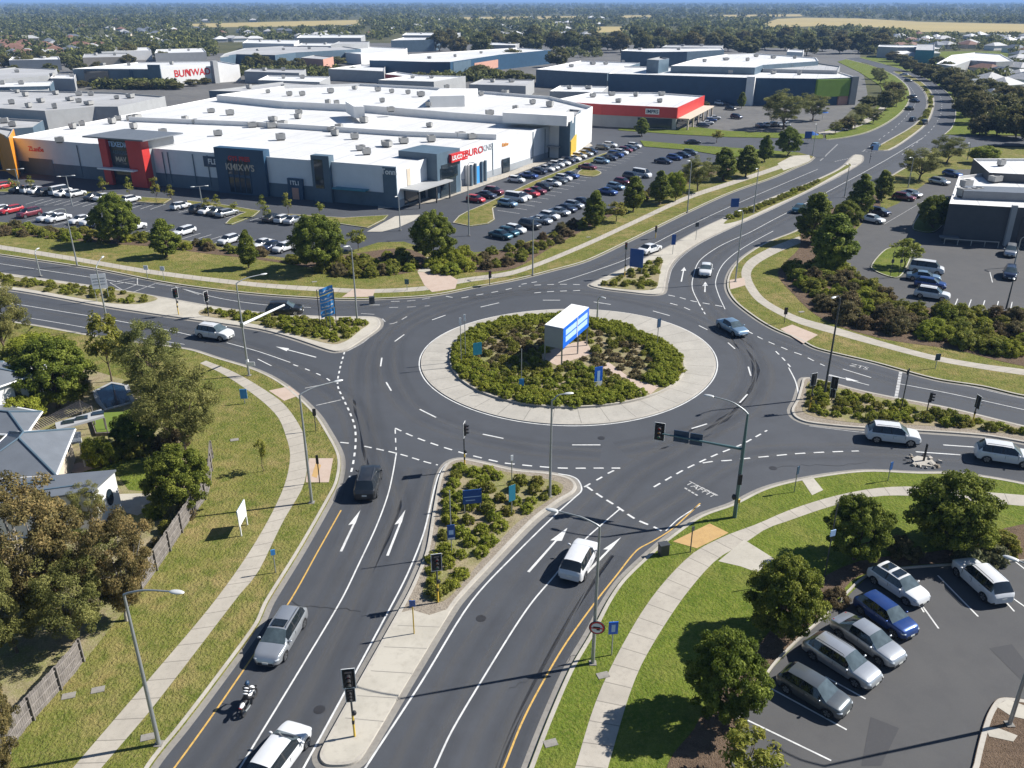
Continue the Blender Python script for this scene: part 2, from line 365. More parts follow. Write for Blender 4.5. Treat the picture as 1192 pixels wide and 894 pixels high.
def roof_mat(name, col, dirt):
    m, nt, b = new_mat(name); co = obco(nt)
    mp = nd(nt, 'ShaderNodeMapping'); mp.inputs['Rotation'].default_value = (0, 0, R(20)); nt.links.new(co, mp.inputs['Vector'])
    st = nd(nt, 'ShaderNodeMapping'); st.inputs['Scale'].default_value = (0.9, 0.05, 1.0); nt.links.new(mp.outputs[0], st.inputs['Vector'])
    c = mix(nt, mul(nt, noise_fac(nt, co, 0.035, 5, 0.6, 0.4, 0.64), 0.7), col, dirt)
    c = mix(nt, mul(nt, noise_fac(nt, st.outputs[0], 1.2, 5, 0.6, 0.48, 0.72), 0.6), c, tuple(x * 0.86 for x in dirt))
    c = mix(nt, mul(nt, noise_fac(nt, co, 0.6, 5, 0.7, 0.52, 0.72), 0.4), c, tuple(x * 0.8 for x in dirt))
    sp = nd(nt, 'ShaderNodeSeparateXYZ'); nt.links.new(mp.outputs[0], sp.inputs[0])
    for ax, stp, wd, k in ((0, 1.0, 0.05, 0.16), (0, 9.0, 0.16, 0.45), (1, 22.0, 0.2, 0.4)):
        pp = nd(nt, 'ShaderNodeMath', operation='PINGPONG'); pp.inputs[1].default_value = stp / 2; nt.links.new(sp.outputs[ax], pp.inputs[0])
        lt = nd(nt, 'ShaderNodeMath', operation='LESS_THAN'); lt.inputs[1].default_value = wd; nt.links.new(pp.outputs[0], lt.inputs[0])
        c = mix(nt, mul(nt, lt.outputs[0], k), c, tuple(x * 0.55 for x in dirt))
    nt.links.new(c, b.inputs['Base Color']); b.inputs['Roughness'].default_value = 0.55; return m
M['roof_white'] = roof_mat('roof_white', (0.66, 0.66, 0.655), (0.56, 0.55, 0.53))
M['roof_grey'] = roof_mat('roof_grey', (0.44, 0.435, 0.43), (0.33, 0.325, 0.315))
M['wall_navy'] = plain('wall_navy', (0.022, 0.065, 0.12), 0.5, 0, 0.15, 0.4)
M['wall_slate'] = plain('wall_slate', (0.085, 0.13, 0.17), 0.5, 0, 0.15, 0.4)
M['wall_charcoal'] = plain('wall_charcoal', (0.062, 0.066, 0.074), 0.6, 0, 0.15, 0.6)
M['wall_grey'] = plain('wall_grey', (0.33, 0.335, 0.335), 0.7, 0, 0.1, 0.4)
M['wall_white'] = plain('wall_white', (0.70, 0.69, 0.67), 0.7, 0, 0.06, 0.4)
M['wall_red'] = plain('wall_red', (0.50, 0.035, 0.028), 0.5, 0, 0.1, 0.6)
M['wall_orange'] = plain('wall_orange', (0.62, 0.24, 0.015), 0.5, 0, 0.1, 0.6)
M['wall_yellow'] = plain('wall_yellow', (0.58, 0.38, 0.04), 0.5, 0, 0.1, 0.6)
M['wall_salmon'] = plain('wall_salmon', (0.50, 0.27, 0.20), 0.7, 0, 0.1, 0.6)
M['wall_lime'] = plain('wall_lime', (0.17, 0.27, 0.03), 0.5, 0, 0.1, 0.6)
M['wall_teal'] = plain('wall_teal', (0.04, 0.20, 0.26), 0.5, 0, 0.1, 0.6)
M['wall_cream'] = plain('wall_cream', (0.55, 0.47, 0.37), 0.8, 0, 0.1, 0.6)
M['glass'] = plain('glass', (0.018, 0.03, 0.04), 0.06, 0, 0.1, 0.5, 0.7)
M['unit'] = plain('unit', (0.34, 0.335, 0.32), 0.6, 0.2, 0.2, 1.0)
M['metal_roof'] = plain('metal_roof', (0.15, 0.165, 0.185), 0.5, 0.2, 0.12, 0.8)
M['terracotta'] = plain('terracotta', (0.19, 0.10, 0.07), 0.8, 0, 0.2, 0.5)
M['pool_water'] = plain('pool_water', (0.006, 0.022, 0.045), 0.12, 0, 0.2, 0.8, 0.6)  # near black blue: the shade over the deck is put into the colour
M['turf'] = plain('turf', (0.115, 0.165, 0.022), 0.95, 0, 0.12, 1.0)

F = {}
F['dense'] = foliage('leaf_dense', (0.062, 0.088, 0.012), (0.140, 0.180, 0.027), (0.285, 0.32, 0.060), 0.42, 0.014)
F['gum'] = foliage('leaf_gum', (0.085, 0.092, 0.026), (0.182, 0.19, 0.055), (0.33, 0.315, 0.105), 0.4, 0.02)
F['rust'] = foliage('leaf_rust', (0.082, 0.074, 0.028), (0.178, 0.152, 0.056), (0.34, 0.255, 0.10), 0.4, 0.014)
F['lime'] = foliage('leaf_lime', (0.120, 0.150, 0.014), (0.24, 0.275, 0.032), (0.42, 0.43, 0.075), 0.4, 0.012)
F['heath'] = foliage('leaf_heath', (0.080, 0.070, 0.030), (0.160, 0.136, 0.060), (0.27, 0.215, 0.105), 0.4, 0.03)
F['olive'] = foliage('leaf_olive', (0.105, 0.125, 0.018), (0.21, 0.225, 0.036), (0.38, 0.36, 0.085), 0.4, 0.02)
F['sage'] = foliage('leaf_sage', (0.08, 0.10, 0.045), (0.14, 0.165, 0.078), (0.24, 0.25, 0.13), 0.4)
F['far'] = foliage('leaf_far', (0.062, 0.068, 0.022), (0.135, 0.138, 0.042), (0.25, 0.23, 0.082), 0.4, 0.03)

# ------------------------------------------------------------------ the setting: ground, roads, verges
def set_uv(me, uvs):
    ul = me.uv_layers.new(name='UVMap')
    idx = np.empty(len(me.loops), dtype=np.int32); me.loops.foreach_get('vertex_index', idx)
    ul.data.foreach_set('uv', np.asarray(uvs, dtype=np.float32)[idx].ravel())
def strip(name, left, right, m, kind='structure', parent=None, z=None):
    """ribbon between two lines of equal count, UV in metres along, 0..1 across"""
    n = len(left); vs = []; uv = []; s = 0.0
    for i in range(n):
        if i: s += ((left[i] - left[i-1]).length + (right[i] - right[i-1]).length) / 2
        for p, v in ((left[i], 0.0), (right[i], 1.0)):
            vs.append((p.x, p.y, p.z if z is None else z)); uv.append((s, v))
    mb = MB(); mb.add(vs, [(2*i, 2*i + 1, 2*i + 3, 2*i + 2) for i in range(n - 1)])
    me = mb.mesh(name, m)
    if me.polygons[0].normal.z < 0: me.flip_normals()
    set_uv(me, uv); o = link(name, me, parent)
    if kind: o['kind'] = kind
    return o
def sheet(name, pts, z, m, kind='structure', sm=0, closed=True):
    p = smooth(pts, True, sm) if sm else pts
    mb = MB(); mb.poly([(q.x, q.y, z) for q in p]); o = link(name, mb.mesh(name, m)); o['kind'] = kind; return o
def slab(name, pts, z0, z1, m, sm=0):
    p = smooth(pts, True, sm) if sm else pts
    mb = MB(); mb.prism(p, z0, z1); o = link(name, mb.mesh(name, m)); o['kind'] = 'structure'; return o
def kerb(line, closed=False, flip=False, name='kerb', gut=0.42, top=0.28, h=0.145):
    """concrete gutter and kerb along a line; the verge lies to the left of travel (or right if flipped)"""
    sg = -1 if flip else 1
    if closed: sg = 1 if area(line) > 0 else -1
    nn = normals(line, closed); n = len(line)
    def sweep(nm, prof, m):
        vs = []; k = len(prof)
        for p, q in zip(line, nn):
            for d, z in prof: vs.append((p.x + q.x * d * sg, p.y + q.y * d * sg, z))
        fs = []
        for i in range(n if closed else n - 1):
            j = (i + 1) % n
            for a in range(k - 1):
                f = (i*k + a, i*k + a + 1, j*k + a + 1, j*k + a); fs.append(f if sg < 0 else f[::-1])
        mb = MB(); mb.add(vs, fs); me = mb.mesh(nm, m); o = link(nm, me); o['kind'] = 'structure'; return o
    sweep(name, [(0.0, 0.0), (0.03, h), (top, h + 0.004), (top + 0.01, 0.05)], M['kerb'])
    if gut: sweep('gutter', [(-gut, 0.006), (0.0, 0.010)], M['gutter'])
def line(name, px, width=0.13, m='line_white', dash=None, z=0.014, sm=6, world=False):
    p = px if world else W(px)
    p = smooth(p, False, sm) if sm and len(p) > 2 else p
    mb = MB()
    segs = []
    if dash:
        q = resample(p, 0.1); on = max(1, int(dash[0] * 10)); per = int(sum(dash) * 10); i = 0
        while i < len(q) - 2: segs.append(q[i:i + on + 1]); i += per
    else: segs = [p]
    for s in segs:
        if len(s) < 2: continue
        l = offset(s, width / 2); r = offset(s, -width / 2); n = len(s)
        mb.add([(a.x, a.y, z) for a in l] + [(a.x, a.y, z) for a in r], [(i, n + i, n + i + 1, i + 1) for i in range(n - 1)])
    o = mb.obj(name, M[m]); o['kind'] = 'structure'; return o

sheet('ground', [Vector((-30000, -200, 0)), Vector((30000, -200, 0)), Vector((30000, 30000, 0)), Vector((-30000, 30000, 0))], -0.06, M['land'])
ROAD = [(-260,262),(0,292),(113,309),(201,326),(300,338),(398,344),(451,343),(506,339),(552,330),(600,321),(683,299),(738,273),(801,242),(852,219),(900,202),(930,190),(946,184),(952,172),(960,162),
        (975,160),(1005,152),(1033,139),(1052,124),(1056,111),(1050,96),(1034,83),(1010,74),(985,68),(1010,66),(1047,77),(1080,89),(1106,106),(1118,130),(1115,150),(1104,160),(1085,180),(1052,197),(1018,222),(980,245),(935,272),(897,286),(872,302),(856,317),(852,333),(860,350),(884,368),
        (903,379),(933,392),(955,403),(1018,419),(1088,438),(1144,447),(1192,458),(1400,490),(1400,622),(1192,570),(1118,558),(1068,557),(1005,555),(942,563),(892,575),(852,594),(816,607),(786,627),(761,647),(726,680),(710,705),(692,743),(667,786),(642,843),(620,900),(590,975),
        (135,975),(170,899),(208,845),(246,795),(294,729),(307,699),(344,641),(377,583),(388,560),(390,528),(374,500),(360,478),(325,452),(295,436),(247,421),(213,410),(151,401),(100,393),(45,383),(0,376),(-220,345)]
sheet('road', W(ROAD), 0.0, M['asphalt'])
YARD = [(-300,120),(-300,62),(300,62),(430,50),(640,50),(1000,58),(1010,110),(960,158),(800,158),(660,150),(660,200),(460,246),(-300,190)]
sheet('yard', W(YARD), -0.03, M['yard'])
CARPARK = [(-240,242),(0,264),(120,276),(220,286),(300,302),(400,298),(470,290),(530,300),(560,296),(600,291),(660,267),(700,250),(760,222),(812,199),(860,186),(840,174),(760,166),(700,158),(672,150),(640,160),(600,185),(461,228),(300,222),(0,190),(-240,165)]
sheet('car_park', W(CARPARK), 0.03, M['asphalt'])
sheet('side_road', W([(965,161),(900,160),(860,159),(800,156),(740,153),(700,149),(672,145),(672,158),(700,163),(740,168),(800,172),(860,176),(900,180),(960,184)]), 0.045, M['asphalt'])
sheet('cross_street', W([(1096,158),(1130,158),(1192,160),(1400,166),(1400,178),(1192,171),(1150,170),(1090,178)]), 0.2, M['asphalt'])

# --- verges: grass slabs with kerbs along the roads
kN = smooth(W([(-200,267),(0,297),(113,314),(201,331),(300,343),(398,349),(451,348),(506,344),(552,335),(600,326),(640,316),(683,304),(738,278),(801,247),(852,224),(900,207),(925,196),(941,189),(948,183)]))
kerb(kN)
slab('verge', kN + W([(930,178),(905,181),(880,184),(850,187),(812,195),(780,207),(760,218),(722,240),(690,252),(660,264),(637,274),(600,287),(580,292),(556,294),(530,296),(505,293),(470,282),(440,283),(415,291),(400,294),(380,298),(340,302),(300,297),(270,291),(220,281),(180,275),(120,271),(60,265),(0,259),(-200,235)]), -0.1, 0.13, M['grass'])
kE = smooth(W([(1090,173),(1070,186),(1046,200),(1013,220),(975,242),(927,269),(892,283),(866,299),(851,315),(846,333),(854,350),(877,369),(900,383),(930,396),(952,407),(1018,423),(1088,442),(1144,451),(1192,462),(1400,495)]))
kerb(kE)
slab('verge', kE + W([(1500,500),(1500,172),(1400,172),(1192,172),(1150,172),(1095,172)]), -0.1, 0.13, M['grass'])
kSE = smooth(W([(1400,612),(1192,564),(1118,552),(1068,551),(1005,549),(942,557),(892,569),(852,588),(816,601),(786,621),(761,641),(726,674),(708,699),(688,737),(663,780),(638,837),(616,894),(588,970)]))
kerb(kSE)
slab('verge', kSE + W([(1500,975),(1500,640)]), -0.1, 0.13, M['grass_lush'])
kSW = smooth(W([(130,975),(176,893),(214,845),(252,795),(300,729),(313,701),(350,641),(383,583),(394,560),(396,532),(381,502),(366,480),(333,450),(300,432),(252,417),(219,407),(151,398),(100,390),(45,380),(0,373),(-200,343)]))
kerb(kSW)
slab('verge', kSW + W([(-400,345),(-400,975)]), -0.1, 0.13, M['grass'])
kNW2 = smooth(W([(962,163),(985,160),(1010,154),(1033,143),(1050,130),(1058,118),(1059,108),(1054,98),(1036,85),(1012,76),(985,69)]), n=3)
kerb(kNW2)
slab('verge', kNW2 + W([(975,72),(1000,84),(1025,100),(1030,115),(1010,135),(985,145),(960,152)]), -0.1, 0.13, M['grass_lush'])
kER = smooth(W([(1000,67),(1047,80),(1077,91),(1104,109),(1113,130),(1109,148),(1100,157)]), n=3)
kerb(kER, flip=True)
slab('verge', kER + W([(1130,157),(1192,158),(1400,164),(1400,60),(1100,60)]), -0.1, 0.13, M['grass_lush'])
sheet('lawn', W([(745,164),(800,169),(860,173),(930,178),(905,182),(850,183),(800,175),(750,171)]), 0.16, M['grass_lush'])
sheet('lawn', W([(720,149),(780,151),(806,148),(850,153),(958,157),(958,162),(900,161),(850,160),(790,157),(720,152)]), 0.16, M['grass_lush'])

# --- footpaths
def footpath(left, right, step=1.3, z=0.137, m='path'):
    l = smooth(W(left), False, 6); r = smooth(W(right), False, 6)
    L = sum((b - a).length for a, b in zip(l[:-1], l[1:])); n = max(6, int(L / step))
    return strip('footpath', resample_n(l, n), resample_n(r, n), M[m], z=z)
footpath([(233,424),(262,438),(300,464),(323,486),(333,509),(338,533),(330,570),(300,629),(252,699),(176,790),(88,893),(20,975)],
         [(240,421),(272,434),(302,451),(330,471),(350,499),(358,525),(354,565),(330,608),(300,669),(279,694),(181,822),(121,893),(52,975)])
footpath([(1400,600),(1192,578),(1161,575.5),(1066,568),(1018,570),(967,580),(917,596),(880,612),(845,625),(806,646),(761,694),(721,759),(693,820),(670,894),(645,975)],
         [(1400,614),(1192,590.6),(1161,588),(1068,579),(1018,579.5),(967,591),(917,608),(892,617),(868,633),(834,653),(794,699),(751,767),(731,815),(708,894),(685,975)])
sheet('footpath', W([(866,630),(836,655),(862,661),(881,668),(901,652)]), 0.142, M['concrete'])
footpath([(930,276),(897,289),(872,303),(863,317),(868,335),(884,354),(925,376),(967,389),(1033,407),(1088,421),(1144,431),(1192,438),(1400,470)],
         [(936,282),(905,295),(882,308),(874,319),(878,333),(893,351),(930,370),(972,382),(1035,401),(1088,415),(1144,425),(1192,431),(1400,462)][::1])
footpath([(-200,256),(0,286),(88,300),(176,315),(300,330),(400,336.5),(437,337.5),(496,334),(531,326),(600,315),(675,286),(738,257),(801,228),(852,211),(900,195),(925,185)],
         [(-200,261),(0,291),(88,305),(176,320),(300,335),(400,341.5),(437,342),(496,339),(535,331),(600,320),(675,291),(738,262),(801,233),(852,216),(900,200),(930,190)])
sheet('footpath', W([(486,317.5),(494,333),(503,341),(530,337),(533,327),(520,319)]), 0.143, M['pink_paving'])
sheet('footpath', W([(498,300),(486,317),(520,319),(530,300)]), 0.140, M['concrete'])
sheet('footpath', W([(412,337),(398,347),(434,346.5),(437,338)]), 0.143, M['pink_paving'])
footpath([(440,244.6),(500,236.6),(540,224.5),(593,206),(641,188),(690,170)], [(440,240),(462,240),(524,220.5),(600,198),(639,178),(680,162)], z=0.15)
footpath([(952,155),(985,148),(1010,137),(1028,122)], [(956,158),(990,151),(1016,140),(1034,124)])
sheet('ramp', W([(360,535),(388,535),(383,563),(356,563)]), 0.143, M['pink_paving'])
sheet('ramp', W([(313,456),(337,451),(350,461),(331,468)]), 0.143, M['pink_paving'])
sheet('ramp', W([(783,632),(826,611),(848,622),(811,640)]), 0.145, M['ochre'])
sheet('ramp', W([(368,540),(374,543),(369,558),(363,556)]), 0.148, M['ochre'])
sheet('ramp', W([(849,327),(866,324),(868,333),(850,338)]), 0.144, M['pink_paving'])
sheet('footpath', W([(905,191),(922,182),(942,181),(944,187),(930,193),(912,199)]), 0.146, M['concrete'])
sheet('ramp', W([(908,384),(922,379),(952,391),(935,401)]), 0.143, M['pink_paving'])
sheet('ramp', W([(933,560),(945,556),(958,572),(945,578)]), 0.143, M['concrete'])

# --- mulch beds and planting strips
def bed(px, m='mulch', z=0.15, sm=4, name='planting_bed'): return sheet(name, W(px), z, M[m], sm=sm)
bed([(905,318),(925,345),(950,368),(985,384),(1040,398),(1110,408),(1165,422),(1210,430),(1400,445),(1400,372),(1192,366),(1110,362),(1050,354),(1000,325),(975,300),(985,275),(1025,240),(1010,225),(975,240),(935,268),(930,290)])
bed([(862,845),(880,805),(905,772),(930,742),(965,708),(1000,672),(1060,660),(1192,654),(1300,650),(1300,620),(1190,612),(1110,640),(1000,655),(935,690),(885,750),(835,800),(808,850),(778,890),(770,960),(850,960)])
bed([(0,272),(60,278),(120,284),(180,288),(240,296),(300,303),(370,314),(400,322),(450,322),(485,316),(500,305),(470,290),(400,298),(340,305),(270,294),(180,278),(60,268),(-40,262)])
bed([(530,312),(560,318),(600,313),(640,290),(690,263),(730,243),(780,222),(830,205),(870,190),(850,188),(780,208),(722,241),(660,266),(600,289),(560,296),(535,300)])

# --- south-east car park and east car park sheets
SECP = [(858,842),(878,815),(900,779),(930,748),(965,717),(1010,673),(1060,664),(1192,656),(1400,646),(1400,975),(840,975)]
sheet('car_park', W(SECP), 0.16, M['asphalt_pale'])
l = W(SECP[:9]); kerb([Vector((p.x, p.y, 0.1)) for p in smooth(l)], gut=0, h=0.26, top=0.16)
for q in ([(950,840),(972,868),(1010,850),(1048,837),(1000,838)][:0],):
    pass
sheet('asphalt_patch', W([(1151,757),(1177,752),(1200,782),(1190,796)]), 0.168, M['asphalt_patch'])
sheet('asphalt_patch', W([(1013,837),(1046,850),(1025,894),(1002,894)]), 0.168, M['asphalt_patch'])
isl = smooth(W([(1158,819),(1170,816),(1200,820),(1300,840),(1300,975),(1120,975),(1132,893),(1146,840)]), True, 5)
slab('island', isl, 0.1, 0.30, M['mulch']); kerb([Vector((p.x, p.y, 0)) for p in isl], True, gut=0, h=0.31, top=0.3)
sheet('paving', W([(1157,826),(1172,819),(1197,828),(1192,842),(1175,838)]), 0.318, M['concrete'])
sheet('paving', W([(1146,851),(1160,852),(1183,861),(1178,868),(1150,862)]), 0.318, M['concrete'])
ECP = [(968,312),(985,320),(1010,337),(1050,354),(1085,360),(1110,361),(1192,366),(1400,372),(1400,196),(1115,198),(1095,206),(1075,216),(1045,238),(1012,252),(990,276),(966,300)]
sheet('car_park', W(ECP), 0.16, M['asphalt_pale'])
for px in ([(1013,312),(1024,320),(1045,325),(1056,312),(1062,292),(1048,288),(1030,292)], [(1062,268),(1085,272),(1098,262),(1102,238),(1085,236),(1070,250)]):
    q = smooth(W(px), True, 5); slab('island', q, 0.1, 0.28, M['grass_lush']); kerb(q, True, gut=0, h=0.285, top=0.2)

# --- medians and the roundabout
def island(px, fill='mulch', h=0.145, sm=5):
    q = smooth(W(px), True, sm); kerb(q, True, h=h)
    slab('median', offset(q, 0.2 if area(q) > 0 else -0.2, True), -0.05, h - 0.01, M[fill]); return q
MS = [(539,535),(526,537),(518,543),(511,558),(503,600),(496,641),(484,672),(471,699),(416,797),(380,862),(372,880),(378,891),(395,893),(412,890),(424,879),(474,795),(521,718),(534,699),(570,660),(620,608),(650,585),(668,574),(671,565),(662,557),(638,551.5),(600,548),(565,540)]
island(MS, 'gravel')
sheet('paving', W([(466,715),(480,712),(500,718),(524,710),(521,718),(474,795),(427,874),(412,887),(395,890),(381,888),(376,879),(384,862),(419,797)]), 0.15, M['concrete'])
for a_, b_ in (((447,755),(497,757)), ((432,783),(481,786)), ((416,812),(466,815)), ((402,838),(447,842)), ((463,730),(512,732))): line('slab_joint', [a_, b_], 0.05, 'gutter', None, z=0.156)
bed([(535,541),(525,548),(518,575),(508,630),(500,665),(492,690),(496,700),(515,702),(530,690),(560,655),(600,612),(630,590),(652,575),(655,566),(640,560),(600,553),(560,545)], 'soil_yard', z=0.152)
MW = [(-200,288),(0,318),(126,336),(184,346),(252,358),(300,364),(375,369),(432,369.5),(442,373),(441,382),(422,396),(404,407),(388,409.5),(340,394),(300,383.5),(227,373),(126,358),(20,339),(-200,308)]
island(MW, 'concrete')
bed([(-190,293),(0,321),(120,337),(165,343),(184,349),(160,355),(120,353),(30,337),(-190,306)], 'soil_yard')
bed([(234,362),(252,361),(300,367),(375,373),(425,374),(430,378),(420,385),(405,397),(388,402),(350,393),(300,379),(234,368)], 'soil_yard')
MNE = [(687,333),(692,329),(731,311),(776,289),(814,268),(847,252.5),(892,233),(940,214),(978,196),(995,180.5),(1003,181),(1002,189),(978,203.5),(900,242),(852,264),(814,282),(790,298),(779,312),(775,328),(772,341),(760,343.5),(735,341),(703,337)]
island(MNE, 'concrete')
bed([(698,333),(735,314),(758,304),(771,303),(768,318),(764,336),(750,339),(720,337)], 'soil_yard')
bed([(842,261),(862,247.5),(900,232),(940,215.5),(975,199.5),(988,191),(990,194),(976,202),(940,222),(900,240),(862,257)], 'grass')
island([(1017,175),(1030,166),(1064,146),(1078,128),(1079,114),(1072,102),(1058,92),(1040,84),(1046,83),(1064,90),(1079,101),(1086,113),(1086,126),(1078,144),(1056,162),(1034,175)], 'grass', sm=3)
ME = [(936,441),(955,443),(1000,455),(1043,464),(1106,476),(1192,497),(1400,545),(1400,556),(1192,516),(1144,508),(1058,502),(993,498.5),(942,493),(926,487),(921,478),(927,466),(932,450)]
island(ME, 'gravel')
bed([(940,446),(955,447),(1000,459),(1043,468),(1106,481),(1192,501),(1390,546),(1390,549),(1192,509),(1120,500),(1060,496),(1000,494),(950,487),(934,480),(938,465)], 'soil_yard', z=0.152)
OUT = smooth(W([(489,418),(497,440),(507,455),(531,467),(550,476),(580,485),(617,491.5),(661,494.5),(715,493),(768,480),(808,462),(827,443),(832,428),(829,410),(815,393),(782,378),(742,367),(696,362),(650,360.5),(610,362.5),(580,368),(535,382),(503,398)]), True)
INN = smooth(W([(521.5,419),(527,435),(548,451),(580.5,466),(621,474.5),(661,477),(701,474.5),(742,467),(774,457),(793,440.5),(797,424),(790,411),(768,397),(728,382),(685,372),(650,369),(618,369.5),(589,373),(554,384),(531,399)]), True)
def round_fit(loop, order=3, n=144):
    c = sum(loop, Vector()) / len(loop); q = resample(loop + [loop[0]], 0.5)
    a = np.array([math.atan2(p.y - c.y, p.x - c.x) for p in q]); r_ = np.array([(p - c).length for p in q])
    B_ = lambda t: np.stack([np.ones_like(t)] + [f(k * t) for k in range(1, order + 1) for f in (np.cos, np.sin)], 1)
    co = np.linalg.lstsq(B_(a), r_, rcond=None)[0]; t = np.linspace(0, 2 * math.pi, n, endpoint=False); rr = B_(t) @ co
    return [Vector((c.x + rr[i] * math.cos(t[i]), c.y + rr[i] * math.sin(t[i]), 0)) for i in range(n)]
OUT = round_fit(OUT); INN = round_fit(INN)
kerb(OUT, True, gut=0.0, h=0.09)
line('edge_line', offset(OUT, -0.16 if area(OUT) > 0 else 0.16, True) + [offset(OUT, -0.16 if area(OUT) > 0 else 0.16, True)[0]], 0.14, 'line_white', None, z=0.016, sm=0, world=True)
n = 180
o2 = resample_n(offset(OUT, 0.22 if area(OUT) > 0 else -0.22, True) + [offset(OUT, 0.22 if area(OUT) > 0 else -0.22, True)[0]], n)
cI = sum(INN, Vector()) / len(INN)
def ang(p): return math.atan2(p.y - cI.y, p.x - cI.x)
def polar(loop, n):
    """same bearing order for both rings"""
    L = loop + [loop[0]]; out = []
    for k in range(n):
        a = 2 * math.pi * k / (n - 1); d = Vector((math.cos(a), math.sin(a), 0)); best = None
        for p, q in zip(L[:-1], L[1:]):
            e = q - p; r = p - cI; den = d.x * (-e.y) + e.x * d.y
            if abs(den) < 1e-9: continue
            t = (r.x * (-e.y) + e.x * r.y) / den; s = (d.x * r.y - d.y * r.x) / den
            if t > 0 and -1e-6 <= s <= 1.000001: best = cI + d * t
        out.append(best)
    return out
strip('apron', polar(offset(OUT, 0.2 if area(OUT) > 0 else -0.2, True), n), polar(INN, n), M['apron'], z=0.098)
kerb([Vector((p.x, p.y, 0)) for p in INN], True, gut=0, h=0.30, top=0.2)
slab('roundabout_island', offset(INN, 0.15 if area(INN) > 0 else -0.15, True), 0.0, 0.28, M['soil_yard'])
sheet('paving', W([(625,418),(648,428),(690,414),(682,399),(655,404)]), 0.30, M['pink_paving'])
sheet('paving', W([(700,430),(722,441),(757,462),(768,452),(735,444),(708,424)]), 0.30, M['pink_paving'])

# --- store-side planting strips
def grass_isle(px, m='grass', sm=4):
    q = smooth(W(px), True, sm) if sm else W(px)
    slab('island', q, 0.0, 0.16, M[m]); kerb(q, True, gut=0, h=0.17, top=0.22)
grass_isle([(-150,206),(0,219),(60,220),(120,225),(165,230),(200,232),(190,238),(165,236),(110,229),(50,225),(0,224),(-150,212)], sm=0)
grass_isle([(218,234),(255,238),(303,246),(296,252),(270,262),(262,261),(268,255),(285,248),(218,238)], sm=0)
grass_isle([(308,250),(340,250),(400,254),(452,251),(448,256),(428,266),(400,262),(350,254),(312,253)], sm=0)
grass_isle([(527,260),(534,252),(545,246),(560,240),(590,226),(620,212),(650,200),(676,189),(700,180),(722,173),(726,174),(700,185),(676,195),(650,206),(620,219),(590,234),(574,243),(576,256),(568,261),(547,264)], sm=0)
grass_isle([(672,203),(682,196),(700,201),(690,206)])
sheet('paving', W([(427,270),(460,252),(490,250),(482,257),(464,265),(445,270)]), 0.06, M['concrete'])

# ------------------------------------------------------------------ lane wear and painted markings
def wear(px, width, m, z=0.004, name='tyre_wear'):
    p = resample(smooth(W(px)), 1.0)
    return strip(name, offset(p, width / 2), offset(p, -width / 2), M[m], z=z)
LANES = [[(245,975),(300,894),(352,810),(410,700),(440,640),(462,590),(440,520),(428,460),(436,400),(490,358),(560,345),(620,338),(690,317),(760,284),(840,247),(900,222),(950,202)],
         [(150,975),(240,894),(300,800),(362,700),(402,620),(425,560),(418,480),(370,440),(310,410),(230,388),(130,371),(30,352),(-100,332)],
         [(360,975),(395,800),(440,700),(482,610),(520,550)][:0] or [(325,960),(372,850),(440,715),(482,600),(500,545)],
         [(560,955),(592,860),(655,740),(705,650),(748,608),(800,575),(870,535),(960,528),(1080,533),(1192,548),(1380,585)],
         [(470,960),(512,860),(570,760),(640,660),(690,605),(740,555),(800,520),(850,480),(880,430),(862,390),(820,340),(822,310),(850,285),(900,262),(960,230),(1030,192),(1080,168)],
         [(1380,512),(1192,473),(1100,455),(1020,435),(950,412),(900,395)],
         [(-100,285),(0,305),(113,322),(250,345),(400,358),(480,350)],
         [(700,525),(620,518),(540,500),(480,470),(458,420),(480,380),(560,350),(660,340),(780,360),(850,395),(880,430),(862,475),(800,505),(720,522)],
         [(380,930),(420,850),(490,760)][:0] or [(600,925),(635,830),(690,720),(735,650)]]
for px in LANES:
    p = smooth(W(px)); 
    for d, wd, mm in ((-0.8, 1.5, 'wear_dark'), (0.8, 1.5, 'wear_dark'), (0.0, 0.9, 'wear_pale'), (1.75, 1.0, 'wear_pale')):
        q = resample(offset(p, d), 1.5)
        zz = 0.004 + 0.0006 * (LANES.index(px) * 4 + (d > -0.5) + (d > 0.5) + (d > 1))  % 0.009
        strip('tyre_wear', offset(q, wd / 2), offset(q, -wd / 2), M[mm], z=zz)
Ln = lambda px, w=0.13, m='line_white', dash=None, **k: line('lane_line', px, w * 0.82, m, dash, **k)
# south road
Ln([(397,594),(370,642),(338,699),(289,772),(245,836),(203,894),(150,965)], 0.14, 'line_yellow')
Ln([(461.5,527),(457,553),(451,578),(438,613),(418,656),(397,699),(350,778),(300,860),(278,896),(235,965)], 0.14)
Ln([(460,500),(461,524)], 0.14, dash=(0.9, 0.9))
Ln([(538,536),(520,540),(509,557),(494,618),(478,660),(461,695),(354,893),(312,965)], 0.15)
Ln([(428,700),(340,870)][:0] or [(1,1),(1.1,1)], 0.01) if False else None
Ln([(401,410),(396,428),(393,448),(400,465),(408,482),(413,497),(414,515),(411,540),(407,556)], 0.22, dash=(0.75, 0.65))
Ln([(396,515),(406,516)], 0.2); Ln([(424,519.5),(454,526),(470,530),(496,538),(510,541.5)], 0.2, dash=(0.8, 0.55))
Ln([(460,498.5),(476,506),(491,512),(517,521),(548,530),(584,538.5),(600,540.5),(625,543),(655,545),(697,545),(722,545)], 0.22, dash=(0.95, 0.7))
Ln([(650,551.6),(664,554),(673,559),(677,570.5),(668,580),(650,596),(600,645),(549,700),(490,795),(426,893),(385,960)], 0.15)
Ln([(721,593),(700,611),(678,631),(645,671),(621,699),(600,729),(559,795),(526,851),(506,894),(478,955)], 0.14)
Ln([(683,566.5),(698,577),(717,589),(739,604),(761,613.5),(770,618)], 0.24, dash=(0.8, 0.55))
